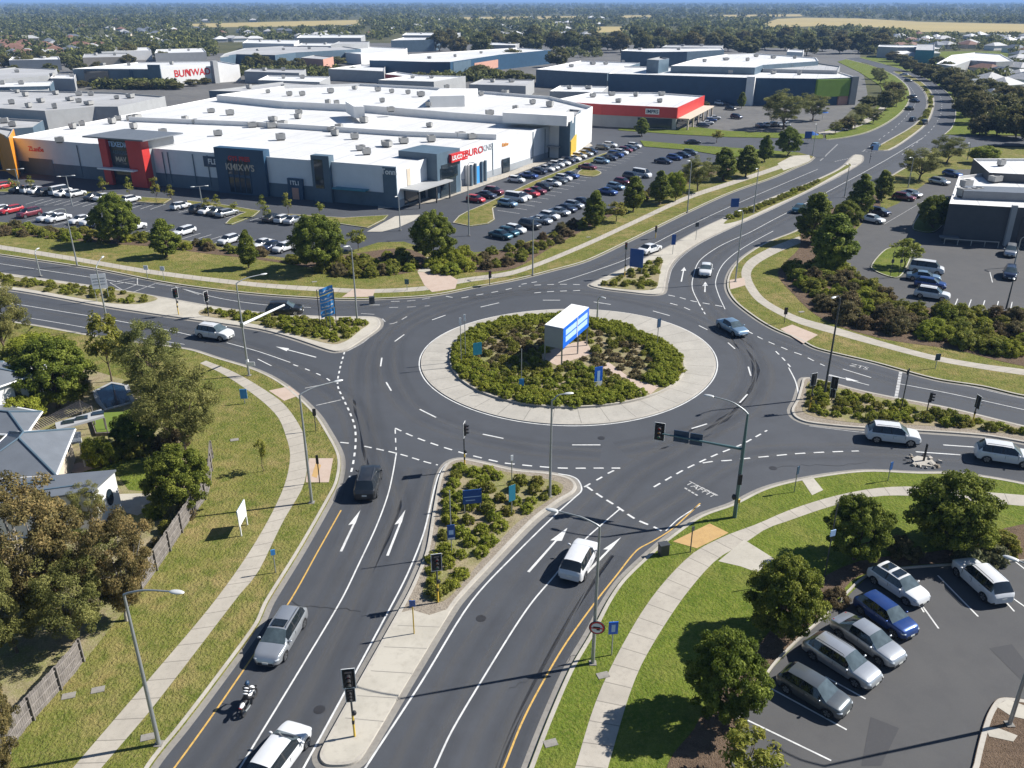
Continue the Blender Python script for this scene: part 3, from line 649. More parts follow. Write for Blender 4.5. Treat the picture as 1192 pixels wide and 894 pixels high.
Ln([(680,567),(698,557),(708,551),(722,544.5)], 0.2, dash=(0.8, 0.8))
Ln([(815,586),(800,600),(781,617),(760,630),(741,641),(716,672),(693,701),(660,747),(637,785),(610,836),(588,890),(560,960)], 0.14, 'line_yellow')
Ln([(775,618),(790,604),(815,588)], 0.12); 
# east road
Ln([(1048,447),(1110,459),(1192,477),(1400,522)], 0.14); Ln([(998,419),(1088,439.5),(1192,464),(1400,498)], 0.12, 'line_faded')
Ln([(1048.5,433),(1043,463)], 0.42, 'line_faded', dash=(0.7, 0.12)); Ln([(981,429.6),(1014,439.6)], 0.16); Ln([(965,436),(1011.6,448.5)], 0.16)
Ln([(761,567),(774,559.5),(787,552),(801,544.5),(832,530),(862,518),(879,509),(893,501)], 0.2, dash=(0.9, 0.75))
Ln([(818,539),(832,537),(849,536),(871,533.5),(892,531.5),(930,528),(970,526),(1000,525)], 0.2, dash=(1.0, 0.8))
Ln([(1098,518),(1134,520.5)], 0.2); Ln([(1066,526),(1118,529.6)], 0.2); Ln([(1098,518),(1400,560)][:0] or [(1150,533),(1400,575)], 0.14, 'line_faded')
Ln([(930,461),(926,444),(918,428)], 0.16); Ln([(942,496),(1000,503),(1060,507)], 0.1, 'line_faded')
Ln([(1000,552),(1068,554),(1120,555),(1192,567),(1380,608)], 0.12)
Ln([(870.6,385.5),(884,393),(897,399),(909,404),(921,409),(934,413.5),(947,420),(960,426)], 0.2, dash=(1.0, 1.0)); Ln([(903,409),(912,418),(920,427)], 0.2, dash=(1.0, 0.9))
# north-east road
Ln([(607,331),(625,328),(650,330),(682,332)][:2], 0.2, dash=(0.9, 0.8)); Ln([(622,332),(650,331),(680,331.5)], 0.2, dash=(1.0, 0.9)); Ln([(622,341),(640,339.5),(678,338)], 0.22, dash=(1.0, 0.9))
Ln([(778,343.5),(792,346.5),(804,350),(820,353),(842,357)], 0.24, dash=(1.0, 0.8)); Ln([(780,353),(794,357),(808,363)], 0.22, dash=(1.2, 1.2)); Ln([(814,354),(821,366)], 0.2, dash=(0.9, 0.7))
Ln([(814,354),(806,336),(807,322),(814,304),(832,290),(849,281),(872,271),(900,256),(962,224),(1030,187),(1075,160)], 0.15)
Ln([(844,360),(836,342),(833,328),(840,310),(854,296),(876,282),(900,269)], 0.14)
Ln([(650,329),(690,316),(731,301),(761,284),(800,264),(849,241),(900,219),(952,197)], 0.14)
Ln([(778,329),(783,312),(796,297),(818,282),(853,265),(901,243),(979,205)], 0.1, 'line_faded')
Ln([(1005,176),(1040,150),(1058,132),(1066,118),(1060,102),(1040,86)], 0.14, dash=(3, 5)); Ln([(1050,180),(1085,150),(1096,128),(1092,108),(1070,91)], 0.14, dash=(3, 5))
for a, b in (((955,187),(975,168)), ((1003,176),(1018,178)), ((972,188),(990,184))): Ln([a, b], 0.45, 'line_faded', dash=(0.6, 0.6))
# west road
Ln([(-200,278),(0,307),(113,324),(180,335)], 0.14); Ln([(201,333),(252,346.5),(300,354),(340,357),(362,358)], 0.13); Ln([(423,355),(442,355)], 0.16); Ln([(420,365),(436,366)], 0.16, 'line_faded'); Ln([(455,351),(480,350),(506,346)], 0.2, 'line_faded', dash=(1.2, 1.0))
for a, b in (((128,329),(160,323)), ((160,323),(160,331)), ((143,338),(160,331)), ((153,341),(181,330)), ((181,330),(206,334)), ((206,334),(232,343)), ((128,329),(143,338)), ((133,331),(158,327))): Ln([a, b], 0.16, 'line_faded')
Ln([(-200,318),(35,356.6),(111,369),(156,377),(201,385.5),(225,391)], 0.14); Ln([(264,399),(300,409),(338,422)], 0.14); Ln([(300,418),(316,426)], 0.16)
Ln([(-200,333),(45,372),(103,382),(150,391),(215,401)], 0.12); Ln([(-200,304),(22,336),(126,355),(227,369),(300,380),(345,393)], 0.1, 'line_faded')
Ln([(341.5,424.5),(357,430),(369,435),(381,441),(388,447)], 0.2, dash=(0.8, 1.2)); Ln([(355,452),(384,446)], 0.14, 'line_faded'); Ln([(368,472),(397,465.5)], 0.16, 'line_faded')
Ln([(445,371),(452,377),(462,375),(478,366)], 0.2, 'line_faded', dash=(1.3, 1.0)); Ln([(430,393),(421,400),(404,409)], 0.12, 'line_faded')
Ln([(519,345),(535,347),(552,344),(570,341),(590,337),(606,333)], 0.2, dash=(1.1, 1.3)); Ln([(455,356),(477,356),(500,352),(540,350)][:0] or [(453,358),(475,357.5),(500,356)], 0.18, 'line_faded', dash=(1.2, 1.2))
# short dashes of the circulating lane
for a, b in (((559.5,357.5),(581,352.5)), ((503,372.5),(518.5,367)), ((459.5,397.5),(470.5,389.5)), ((443,426.5),(444.5,416.5)), ((449.5,445),(455.5,455)), ((488.5,476.5),(507.5,486)), ((562,505.5),(586,510.5)), ((632,349.5),(652,349.5)), ((691,351.5),(711,354.5)), ((760,362),(779.5,367.5)), ((813.5,379),(823.5,384)), ((847.5,399),(855.5,406)), ((871,427),(874,437.5)), ((861,469),(870,459)), ((805,499),(823,493.5)), ((666,518),(699,518))): Ln([a, b], 0.2)
def arrow(tail, tip, wide=0.75, turn=0):
    a, b = G(*tail), G(*tip); d = (b - a).normalized(); nrm = Vector((-d.y, d.x, 0)); L = (b - a).length
    hl = min(2.0, L * 0.42); w = 0.10
    pts = [a + nrm * w, a - nrm * w, b - d * hl - nrm * w * 0.8]
    pts += [b - d * hl * 0.9 - nrm * wide * (0.25 if turn > 0 else 1) * 0.5, b, b - d * hl * 1.1 + nrm * wide * (0.25 if turn < 0 else 1) * 0.5, b - d * hl + nrm * w * 0.8]
    mb = MB(); mb.poly([(p.x, p.y, 0.016) for p in pts]); o = mb.obj('turn_arrow', M['line_white']); o['kind'] = 'structure'
for t, p, k in (((397,642),(419.5,594),1), ((451,647),(472,593.5),1), ((615,666),(660.5,614.5),0), ((683,667),(723,625.5),1), ((368,416),(321,403.5),0), ((793,328),(796.5,311),0), ((820.5,340),(821,328),0), ((964,437),(1000,444),0)): arrow(t, p, 0.80, k)
def lettering(txt, size, loc, rot, m, name='lettering', parent=None, kind=None, extrude=0.0):
    cu = bpy.data.curves.new(name, 'FONT'); cu.body = txt; cu.size = size; cu.align_x = 'CENTER'; cu.align_y = 'CENTER'; cu.extrude = extrude; cu.offset = 0.02 * size if extrude else 0.0
    tmp = bpy.data.objects.new(name, cu); me = bpy.data.meshes.new_from_object(tmp); bpy.data.objects.remove(tmp); bpy.data.curves.remove(cu)
    me.name = name; me.materials.clear(); me.materials.append(m); o = bpy.data.objects.new(name, me); COL.objects.link(o)
    if parent is not None: o.parent = parent
    o.matrix_local = Matrix.Translation(loc) @ rot
    if kind: o['kind'] = kind
    return o
def flat_rot(px_a, px_b):
    d = G(*px_b) - G(*px_a); return Matrix.Rotation(math.atan2(d.y, d.x), 4, 'Z')
c = G(816, 570); c.z = 0.016
lettering('TAFFIT', 1.0, c, flat_rot((800,561),(834,578)), M['line_faded'], 'road_lettering', kind='structure')
Ln([(806,562),(834,577)], 0.12, 'line_faded'); Ln([(797,568),(812,577)], 0.2, 'line_faded', dash=(0.3, 0.15))
c = G(1000, 427); c.z = 0.016
lettering('ZTS', 1.2, c, flat_rot((985,423),(1015,430)), M['line_faded'], 'road_lettering', kind='structure')
def disc_cover(x, y, r=0.34):
    p = G(x, y); mb = MB(); n = 20; mb.add([(p.x + r * math.cos(2*math.pi*k/n), p.y + r * math.sin(2*math.pi*k/n), 0.017) for k in range(n)], [tuple(range(n))]); o = mb.obj('manhole_cover', M['gutter_dark']); o['kind'] = 'structure'
M['gutter_dark'] = plain('gutter_dark', (0.035, 0.035, 0.038), 0.6, 0.3, 0.2)
M['seam'] = plain('seam', (0.026, 0.027, 0.030), 0.7, 0, 0.2)
for x, y in ((372,826),(560,720),(700,510),(900,545),(170,383)): disc_cover(x, y)
def crack(a, b, z, n=14, amp=0.25):
    A, B = G(*a), G(*b); d = B - A; nn = Vector((-d.y, d.x, 0)).normalized(); off = 0; pts = []
    for i in range(n + 1):
        off = off * 0.7 + random.uniform(-amp, amp); pts.append(A + d * (i / n) + nn * off)
    line('road_crack', pts, random.uniform(0.03, 0.06), 'seam', None, z=z, sm=0, world=True)
for a, b in (((592,800),(668,760)), ((905,545),(1010,538)), ((340,700),(420,712))): crack(a, b, 0.0165)
# parking bays
def bays(a, b, n, depth, z, m='line_white', both=False, rot=90):
    A, B = G(*a), G(*b); d = (B - A).normalized(); q = Vector((d.x * math.cos(R(rot)) - d.y * math.sin(R(rot)), d.x * math.sin(R(rot)) + d.y * math.cos(R(rot)), 0))
    mb = MB()
    for i in range(n + 1):
        p = A.lerp(B, i / n); e = p + q * depth; r = Vector((-q.y, q.x, 0)) * 0.06
        mb.add([(v.x, v.y, z) for v in (p + r, p - r, e - r, e + r)], [(0, 1, 2, 3)])
    o = mb.obj('bay_line', M[m]); o['kind'] = 'structure'
bays((905,873),(1060,700), 5, 0.01, 0.17) if False else None
for a, b in (((870,841),(967,888)), ((892,801),(985,852)), ((960,790),(1007,816)), ((995,770),(1028,791)), ((1072,706),(1092,734)), ((1091,672),(1138,720)), ((1165,697),(1180,714)), ((1176,697),(1230,735)), ((1060,690),(1075,715)), ((1180,655),(1240,702))):
    line('bay_line', [a, b], 0.11, 'line_white', None, z=0.172)
bays((30,238),(175,244), 13, 5.0, 0.045, rot=85); bays((195,246),(335,262), 10, 5.0, 0.045, rot=85); bays((30,258),(330,294), 24, 5.0, 0.045, rot=85)
bays((579,245),(728,176), 22, 5.2, 0.045, rot=-98); bays((560,277),(690,236), 17, 5.2, 0.045, rot=90) if False else None
bays((1094,359),(1192,365), 6, 4.6, 0.17, rot=70); bays((1078,318),(1088,346), 4, 5.2, 0.17, rot=-80) if False else None
Ln([(1029,262),(1075,235)], 0.1, 'line_faded', z=0.172); Ln([(1152,318),(1155,330)], 0.14, z=0.172)

# ------------------------------------------------------------------ vegetation
def leaf_quads(c, nrm, size, r, aspect=0.55):
    """quads at c, facing roughly nrm"""
    n = len(c)
    d = nrm + r.normal(0, 0.75, (n, 3)); d /= np.linalg.norm(d, axis=1)[:, None] + 1e-9
    t = np.cross(d, r.normal(0, 1, (n, 3))); t /= np.linalg.norm(t, axis=1)[:, None] + 1e-9
    b = np.cross(d, t)
    s = (size * r.uniform(0.65, 1.35, n))[:, None]
    v = np.stack([c - t*s - b*s*aspect*0.5, c + t*s*0.2 - b*s*aspect, c + t*s + b*s*aspect*0.3, c - t*s*0.1 + b*s*aspect], 1)
    return v.reshape(-1, 3)
def mesh_quads(name, v, clump, m, extra=None):
    n = len(v) // 4
    me = bpy.data.meshes.new(name)
    me.vertices.add(len(v)); me.vertices.foreach_set('co', v.astype(np.float32).ravel())
    me.loops.add(n * 4); me.loops.foreach_set('vertex_index', np.arange(n * 4, dtype=np.int32))
    me.polygons.add(n); me.polygons.foreach_set('loop_start', np.arange(0, n * 4, 4, dtype=np.int32))
    me.polygons.foreach_set('loop_total', np.full(n, 4, dtype=np.int32))
    me.materials.append(m)
    at = me.attributes.new('clump', 'FLOAT', 'FACE'); at.data.foreach_set('value', clump.astype(np.float32))
    me.update(calc_edges=True); return me
def crown_cloud(r, H, Wd, base, nclump, nleaf, leaf, cr, shape='round', hollow=0.55, aspect=0.55):
    """leaf clumps through the crown's volume; returns verts, clump value and the clump centres"""
    C = []
    hz = (H - base) / 2; cz = base + hz
    for i in range(nclump * 4):
        if len(C) >= nclump: break
        u = r.normal(0, 1, 3); u /= np.linalg.norm(u); rad = r.uniform(hollow, 1.0) ** 0.6
        p = u * rad
        if shape == 'round' and p[2] < -0.75: continue
        if shape == 'dome': p[2] = abs(p[2]) * 2 - 1
        k = 1.0
        if shape == 'cone': k = 1.0 - 0.62 * (p[2] * 0.5 + 0.5)**1.3
        if shape == 'umbrella': k = 0.75 + 0.35 * p[2]
        bump_ = 1 + 0.16 * math.sin(3.1 * u[0] + 5 * u[1] + 7 * u[2] + nclump)
        C.append((p[0] * Wd / 2 * k * bump_, p[1] * Wd / 2 * k * bump_, cz + p[2] * hz * (0.92 + 0.1 * bump_)))
    C = np.array(C); cv = r.uniform(0, 1, len(C))
    pos = []; nr = []; cl = []
    for c, q in zip(C, cv):
        m = int(nleaf * r.uniform(0.6, 1.4)); g = r.normal(0, 1, (m, 3)); g /= np.linalg.norm(g, axis=1)[:, None]; g *= (r.uniform(0.25, 1, m)**0.5)[:, None] * cr * r.uniform(0.7, 1.25)
        g[:, 2] *= 0.75
        pos.append(c + g); out = (c - np.array([0, 0, cz - hz * 0.2])); out = out / (np.linalg.norm(out) + 1e-6)
        nr.append(g / cr * 1.1 + out * 0.5 + np.array([0, 0, 0.25])); cl.append(np.full(m, q))
    pos = np.concatenate(pos); nr = np.concatenate(nr); cl = np.concatenate(cl)
    pos[:, 2] = np.maximum(pos[:, 2], 0.05)
    return leaf_quads(pos, nr, leaf, r, aspect), cl, C
def trunk_mb(r, H, base, C, thick, nl=7, bend=0.05, forks=1):
    mb = MB(); top = base + (H - base) * 0.55
    p = [Vector((0, 0, -0.1)), Vector((r.normal(0, bend), r.normal(0, bend), base * 0.5)), Vector((r.normal(0, bend * 2), r.normal(0, bend * 2), base)), Vector((r.normal(0, bend * 3), r.normal(0, bend * 3), top))]
    p = smooth(p, False, 3)
    mb.tube(p, [thick * (1.25 - 0.95 * i / (len(p) - 1)) for i in range(len(p))], 8)
    for k in range(min(nl, len(C))):
        e = Vector(C[int(r.integers(len(C)))]); s = p[int(len(p) * r.uniform(0.4, 0.85))]
        m = s.lerp(e, 0.5) + Vector((r.normal(0, .15), r.normal(0, .15), r.uniform(-.1, .25)))
        q = smooth([s, m, e], False, 3); mb.tube(q, [thick * (0.5 - 0.42 * i / (len(q) - 1)) for i in range(len(q))], 5)
    return mb
class Proto: pass
def proto(kind, seed, H, Wd, base, nclump, nleaf, leaf, cr, m, shape='round', bark='bark', thick=0.14, nl=7, hollow=0.55, aspect=0.55):
    r = np.random.default_rng(seed); o = Proto()
    v, cl, C = crown_cloud(r, H, Wd, base, nclump, nleaf, leaf, cr, shape, hollow, aspect)
    o.crown = mesh_quads('crown', v, cl, m); o.H, o.W = H, Wd
    o.trunk = trunk_mb(r, H, base, C, thick, nl).mesh('trunk', M[bark], 60) if thick else None
    return o
PR = {
 'dense': [proto('dense', s, 5.6, 5.2, 0.5, 260, 180, 0.085, 0.43, F['dense'], 'round', thick=0.16) for s in (1, 2, 3)],
 'upright': [proto('upright', s, 6.0, 3.8, 0.5, 140, 120, 0.115, 0.46, F['dense'], 'cone', thick=0.13) for s in (11, 12, 13)],
 'gum': [proto('gum', s, 9.0, 6.6, 1.6, 125, 230, 0.10, 0.62, F['gum'], 'round', 'bark', 0.16, 12, 0.35, 0.34) for s in (21, 22, 23)],
 'rust': [proto('rust', s, 8.0, 7.4, 1.0, 170, 220, 0.088, 0.54, F['rust'], 'umbrella', 'bark_pale', 0.17, 26, 0.45, 0.4) for s in (31, 32)],
 'young': [proto('young', s, 5.0, 3.2, 1.6, 34, 60, 0.16, 0.5, F['olive'], 'round', 'bark', 0.07, 8, 0.3, 0.4) for s in (41, 42)],
 'sapling': [proto('sapling', s, 3.2, 1.3, 0.9, 14, 26, 0.13, 0.32, F['olive'], 'round', 'bark', 0.035, 6, 0.1, 0.4) for s in (51, 52, 53)],
 'lime': [proto('lime', s, 4.6, 4.4, 0.4, 95, 170, 0.115, 0.58, F['lime'], 'round', thick=0.12) for s in (61, 62)],
 'heath': [proto('heath', s, 1.8, 3.0, 0.0, 70, 110, 0.085, 0.38, F['heath'], 'dome', thick=0) for s in (71, 72, 73)],
 'bush': [proto('bush', s, 1.6, 2.4, 0.0, 64, 100, 0.08, 0.30, F['olive'], 'dome', thick=0) for s in (81, 82, 83)],
 'limebush': [proto('limebush', s, 1.5, 2.6, 0.0, 64, 100, 0.08, 0.32, F['lime'], 'dome', thick=0) for s in (85, 86)],
 'sagebush': [proto('sagebush', s, 1.1, 1.9, 0.0, 44, 60, 0.11, 0.26, F['sage'], 'dome', thick=0) for s in (87, 88)],
 'shrub': [proto('shrub', s, 0.62, 1.10, 0.0, 60, 42, 0.048, 0.13, F['olive'], 'dome', thick=0) for s in (91, 92, 93)],
 'limeshrub': [proto('limeshrub', s, 0.55, 1.15, 0.0, 60, 42, 0.048, 0.13, F['lime'], 'dome', thick=0) for s in (94, 95)],
 'heathshrub': [proto('heathshrub', s, 0.46, 0.95, 0.0, 44, 36, 0.045, 0.12, F['heath'], 'dome', thick=0) for s in (96, 97)],
 'dark': [proto('dark', s, 9.0, 8.0, 0.8, 90, 60, 0.34, 1.1, F['far'], 'round', thick=0.2, nl=4) for s in (101, 102, 103, 104)],
}
def tree(kind, px, top, width, label, group=None, z=0.13, name=None, cat='tree', split=True, k=None):
    """base pixel, pixel row of the top, width in pixels"""
    b = G(px[0], px[1], z); pr = PR[kind][(k if k is not None else int(px[0] * 7 + px[1])) % len(PR[kind])]
    h = 0.5
    while h < 40 and P((b.x, b.y, z + h))[1] > top: h += 0.1
    zc = b.y * CT + (CAM_H - 1) * ST; w = width * zc / FPX
    e = empty(name or 'tree', b, random.uniform(0, 6.28), label, cat, group)
    sx = w / pr.W * 0.93; sz = h / pr.H * 0.93; e.scale = (sx, sx, sz)
    if pr.trunk: link('trunk', pr.trunk, e)
    link('crown', pr.crown, e); return e
SHRUBS = []
def bush(kind, p, s, label, group, name='bush', cat='bush', sz=None):
    if name == 'shrub': SHRUBS.append((kind, tuple(p), s, label, group)); return None
    return put_bush(kind, p, s, label, group, name, cat, sz)
def put_bush(kind, p, s, label, group, name='bush', cat='bush', sz=None):
    pr = PR[kind][random.randrange(len(PR[kind]))]
    o = link(name, pr.crown, None, p, random.uniform(0, 6.28)); o.scale = (s, s * random.uniform(0.85, 1.15), (sz or s) * random.uniform(0.85, 1.15))
    return prop(o, label, cat, group)

T = tree
# south-east verge
T('dense', (842,834), 736, 90, 'round dark green tree beside the dark grey hatchback at the lower car park edge', k=0)
T('dense', (908,738), 650, 84, 'round dark green tree on the bark bed next to the silver car row', k=1)
T('dense', (994,651), 577, 74, 'round green tree behind the parked hatchback with roof windows', k=2)
T('dense', (1100,636), 549, 100, 'big dense green tree beside the curved footpath, tallest round tree above the lower car park', k=0)
T('young', (866,910), 842, 70, 'thin grey green shrubby tree in the bark at the lower car park corner', k=0)
for x, y, w, k in ((1128,655,44,'sagebush'),(1154,653,42,'sagebush'),(1140,632,40,'bush'),(1165,640,38,'bush'),(1110,630,30,'heath'),(1050,645,28,'heath'),(972,700,24,'heath')):
    p = G(x, y, 0.15); bush(k, p, w * (p.y * CT + 37 * ST) / FPX / 2.3, 'low grey green bush on the bark bed by the lower car park', 'bushes on the bark bed by the lower car park')
# north-east verge
T('upright', (945,282), 221, 48, 'tall dark tree at the head of the cluster beside the busy road bend', k=0)
T('upright', (966,314), 246, 62, 'broad dark tree in front of the cluster by the curved car park drive', k=1)
T('lime', (962,318), 279, 30, 'small bright green tree at the foot of the dark cluster by the drive', k=0)
T('upright', (1000,252), 201, 36, 'round topped tree behind the parked dark sedan near the road', k=2)
T('dense', (984,268), 232, 34, 'low dark tree between the two tall trees beside the car park drive', k=1)
T('upright', (1026,234), 196, 26, 'slim dark tree beside the road further along than the round topped one', k=0)
T('gum', (1070,209), 169, 52, 'wide spreading tree at the end of the car park by the cross street', k=0)
T('gum', (1102,190), 156, 44, 'rounded dark tree on the corner of the cross street', k=1)
T('lime', (1144,190), 169, 30, 'small round tree on the grass beside the cross street', k=1)
T('dense', (1086,266), 226, 40, 'dense tree on the island against the dark brick building', k=2)
T('young', (1052,312), 277, 38, 'thin crowned tree on the grass island with poles in the upper right car park', k=1)
hedge1 = [(912,312),(928,334),(950,358),(985,378),(1040,391),(1110,401),(1165,415),(1210,424),(1260,428),(1260,372),(1192,370),(1110,366),(1052,360),(1000,330),(975,312),(955,312)]
cnt = 0
def fill(poly, n, kinds, size, label, group, z=0.15, mind=1.5, cat='bush', name='bush', sz=None):
    w = W(poly); xs = [p.x for p in w]; ys = [p.y for p in w]; pts = []; t = 0
    wp = [(p.x, p.y) for p in w]
    while len(pts) < n and t < n * 60:
        t += 1; x = random.uniform(min(xs), max(xs)); y = random.uniform(min(ys), max(ys))
        if not inside(wp, x, y): continue
        if any((x - a)**2 + (y - b)**2 < mind**2 for a, b in pts): continue
        pts.append((x, y)); s = random.uniform(*size)
        bush(random.choice(kinds), (x, y, z), s, label, group, name, cat, sz)
    return pts
fill(hedge1, 110, ['heath','bush','bush','heath','limebush','bush'], (0.7, 1.3), 'bushy shrub in the thick brown and green bank below the upper right car park', 'shrubs in the bank below the upper right car park', mind=1.5)
# north verge
T('dense', (137,284), 223, 50, 'bushy olive green tree standing alone between lamp posts of the left car park', k=0)
T('upright', (194,299), 253, 40, 'egg shaped dark tree beside the footpath below the left car park', k=1)
T('upright', (290,312), 266, 26, 'small pointed dark tree on the grass below the left car park', k=2)
T('dense', (372,314), 247, 60, 'large twin crowned green tree at the end of the left car park', k=1)
T('dense', (505,304), 243, 52, 'large dark round tree at the shopping centre entrance behind the bright bushes', k=2)
T('young', (417,292), 264, 24, 'small low tree on the kerb by the car park link road', k=0)
T('upright', (692,265), 220, 30, 'narrow dark tree nearest the roundabout in the row along the right car park', k=0)
T('upright', (737,246), 203, 30, 'dark conical tree between parked cars and grass, second in the row', k=1)
T('young', (717,258), 234, 26, 'low leaning small tree between the first two conical trees', k=1)
T('upright', (768,238), 197, 30, 'dark conical tree third in the row along the right car park', k=2)
T('lime', (786,234), 198, 22, 'yellow green tree squeezed beside the third conical tree', k=0)
T('gum', (812,222), 179, 44, 'broad dark tree in the middle of the row along the right car park', k=2)
T('upright', (842,210), 170, 34, 'dark tree with light bush at its foot beyond the broad one', k=0)
T('upright', (868,206), 167, 34, 'twin stemmed dark tree second last in the row along the car park', k=1)
T('upright', (890,188), 156, 22, 'dark slim tree last in the row along the car park', k=2)
T('dense', (917,181), 147, 28, 'round tree on the grass corner by the crosswalk of the side road', k=0)
T('young', (834,166), 150, 14, 'little dark tree on the lawn of the red building', k=0)
T('upright', (747,158), 136, 20, 'thin pointed tree in front of the red and grey building', k=1)
hedgeN = [(0,274),(60,279),(120,284),(180,287),(240,293),(300,300),(345,309),(345,303),(300,297),(240,287),(180,279),(120,273),(60,267),(0,262)]
fill(hedgeN, 44, ['bush','bush','heath','limebush'], (0.55, 0.9), 'low clipped shrub in the long hedge below the left car park', 'shrubs in the hedge below the left car park', mind=1.15)
fill([(372,316),(400,324),(450,323),(482,318),(488,306),(470,297),(430,298),(385,304)], 30, ['heath','bush','bush','limebush'], (0.7, 1.05), 'bushy shrub in the brown green bed by the shopping centre entrance', 'shrubs in the bed by the shopping centre entrance', mind=1.4)
fill([(490,318),(525,321),(548,312),(540,300),(505,304)], 10, ['limebush'], (0.9, 1.25), 'bright yellow green bush beside the paved entrance', 'bright bushes beside the paved entrance', mind=1.5)
fill([(540,308),(560,316),(600,311),(640,289),(690,262),(735,240),(790,217),(830,202),(825,199),(780,210),(722,242),(660,266),(600,291),(556,299)], 60, ['heath','bush','bush'], (0.55, 0.95), 'bushy shrub in the bank between the right car park and the grass', 'shrubs in the bank along the right car park', mind=1.5)
for x, y, tp in ((18,225,204),(38,224,202),(121,228,203),(152,233,203),(183,236,203),(200,236,213),(241,247,228),(253,246,224),(307,252,224),(336,251,221),(374,253,230),(272,247,233),(310,256,238)):
    T('sapling', (x, y), tp, 11, 'thin young street tree with sparse leaves in the strip before the big white store', 'young trees in the strip before the store', z=0.17)
# roads: gums and yards on the left
T('gum', (8,412), 322, 66, 'slender tree with bare lower stem beside the lower left road', k=0)
T('young', (130,444), 362, 46, 'young tree with thin straight trunk on the grass by the pool yard', k=1)
T('dense', (68,474), 390, 84, 'broad dark green tree overhanging the white shed and house', k=1)
T('gum', (180,462), 366, 76, 'olive gum tree at the back of the tall pair by the roadside grass', k=1)
T('gum', (216,532), 408, 100, 'tallest olive gum tree between the green lawn patch and the roadside grass', k=2)
T('dense', (213,592), 519, 72, 'rounded bright green tree at the end of the timber fence', k=0)
T('rust', (48,722), 556, 158, 'large rusty brown gum tree with pale bare branches in front of the white house', k=0)
T('rust', (148,722), 592, 106, 'rusty gum tree at the broken end of the paling fence', k=1)
T('gum', (92,752), 645, 92, 'dark olive gum tree behind the lower paling fence', k=0)
T('gum', (-4,790), 640, 90, 'dark gum tree cut by the picture edge behind the brown gum', k=1)
T('rust', (8,915), 786, 84, 'olive brown tree at the lower left corner beside the end of the paling fence', k=0)
T('sapling', (308,548), 500, 17, 'staked sapling beside the footpath on the roadside grass', k=0)
T('lime', (40,420), 389, 52, 'low yellow green tree behind the white shed by the lower left road', k=1)
T('lime', (118,545), 508, 32, 'small bright bush tree at the edge of the house lawn', k=0)
for x, y, w, k in ((70,412,30,'bush'),(20,425,34,'bush'),(150,530,30,'bush'),(165,525,28,'bush'),(135,532,28,'limebush'),(180,600,22,'limebush'),(205,606,24,'sagebush'),(195,618,18,'bush'),(216,600,20,'heath'),(186,640,20,'heath'),(200,520,30,'heath')):
    p = G(x, y, 0.14); bush(k, p, w * (p.y * CT + 37 * ST) / FPX / 2.3, 'garden bush in the yard of the grey roofed houses', 'garden bushes in the yards of the grey roofed houses')
for x, y, tp, w, k, lab in ((28,500,462,46,'lime','garden tree between the white house and the brown pergola'), (96,470,440,34,'gum','thin garden tree beside the narrow skylight roof'), (160,520,478,52,'dense','dense garden tree beside the artificial lawn'), (66,545,520,26,'lime','small garden tree against the cream house wall'), (172,470,428,48,'gum','gum tree shading the pool'), (108,615,560,44,'gum','gum tree against the white end wall with round window')):
    T(k, (x, y), tp, w, lab)
T('gum', (100,700), 610, 90, 'olive gum tree wedged between the two rusty gums', k=1)
T('gum', (20,760), 690, 80, 'low olive gum tree under the large rusty gum', k=2)
# median planting
gS = 'low shrubs in the lower median bed'
fill([(533,544),(524,552),(518,580),(508,635),(501,665),(496,688),(505,698),(524,690),(552,655),(592,612),(625,590),(645,576),(650,566),(600,556),(560,548)], 62, ['shrub','limeshrub','limeshrub'], (0.85, 1.35), 'low rounded shrub in the planted bed of the lower median', gS, 0.15, 1.25, 'shrub', 'shrub')
fill([(942,450),(955,450),(1000,463),(1043,472),(1106,485),(1192,505),(1250,520),(1250,514),(1192,507),(1120,498),(1060,493),(1000,490),(950,483),(938,476),(942,462)], 62, ['shrub','limeshrub','shrub','limeshrub'], (0.8, 1.3), 'low rounded shrub in the planted bed of the right hand median', 'low shrubs in the right hand median bed', 0.15, 0.95, 'shrub', 'shrub')
fill([(-60,315),(0,322),(120,338),(165,344),(182,349),(160,354),(120,351),(30,337),(-60,324)], 60, ['shrub','limeshrub','shrub'], (0.8, 1.2), 'low green shrub in the long strip of the left hand median', 'low shrubs in the left hand median strip', 0.15, 0.9, 'shrub', 'shrub')
fill([(238,363),(300,368),(375,374),(422,375),(424,380),(405,394),(388,399),(350,391),(300,377),(240,367)], 70, ['limeshrub','shrub'], (0.8, 1.25), 'low green shrub around the blue banners on the left hand splitter island', 'low shrubs around the blue banners', 0.15, 0.8, 'shrub', 'shrub')
fill([(702,333),(735,316),(758,306),(768,305),(765,318),(760,334),(748,337),(720,335)], 30, ['limeshrub','shrub'], (0.8, 1.2), 'low green shrub on the triangular island by the upper crossing', 'low shrubs on the triangular island', 0.15, 0.9, 'shrub', 'shrub')
fill([(848,256),(864,248),(900,234),(940,218),(966,205),(940,219),(900,237),(866,252)], 70, ['shrub','limeshrub'], (1.0, 1.5), 'low green shrub in the narrow strip dividing the upper road', 'low shrubs in the strip dividing the upper road', 0.15, 0.9, 'shrub', 'shrub')
fill([(1068,140),(1081,126),(1082,114),(1076,104),(1084,113),(1084,126),(1076,142),(1066,150)], 24, ['shrub','limeshrub'], (1.2, 1.9), 'low green shrub in the strip dividing the far road bend', 'low shrubs in the far road strip', 0.15, 1.6, 'shrub', 'shrub')
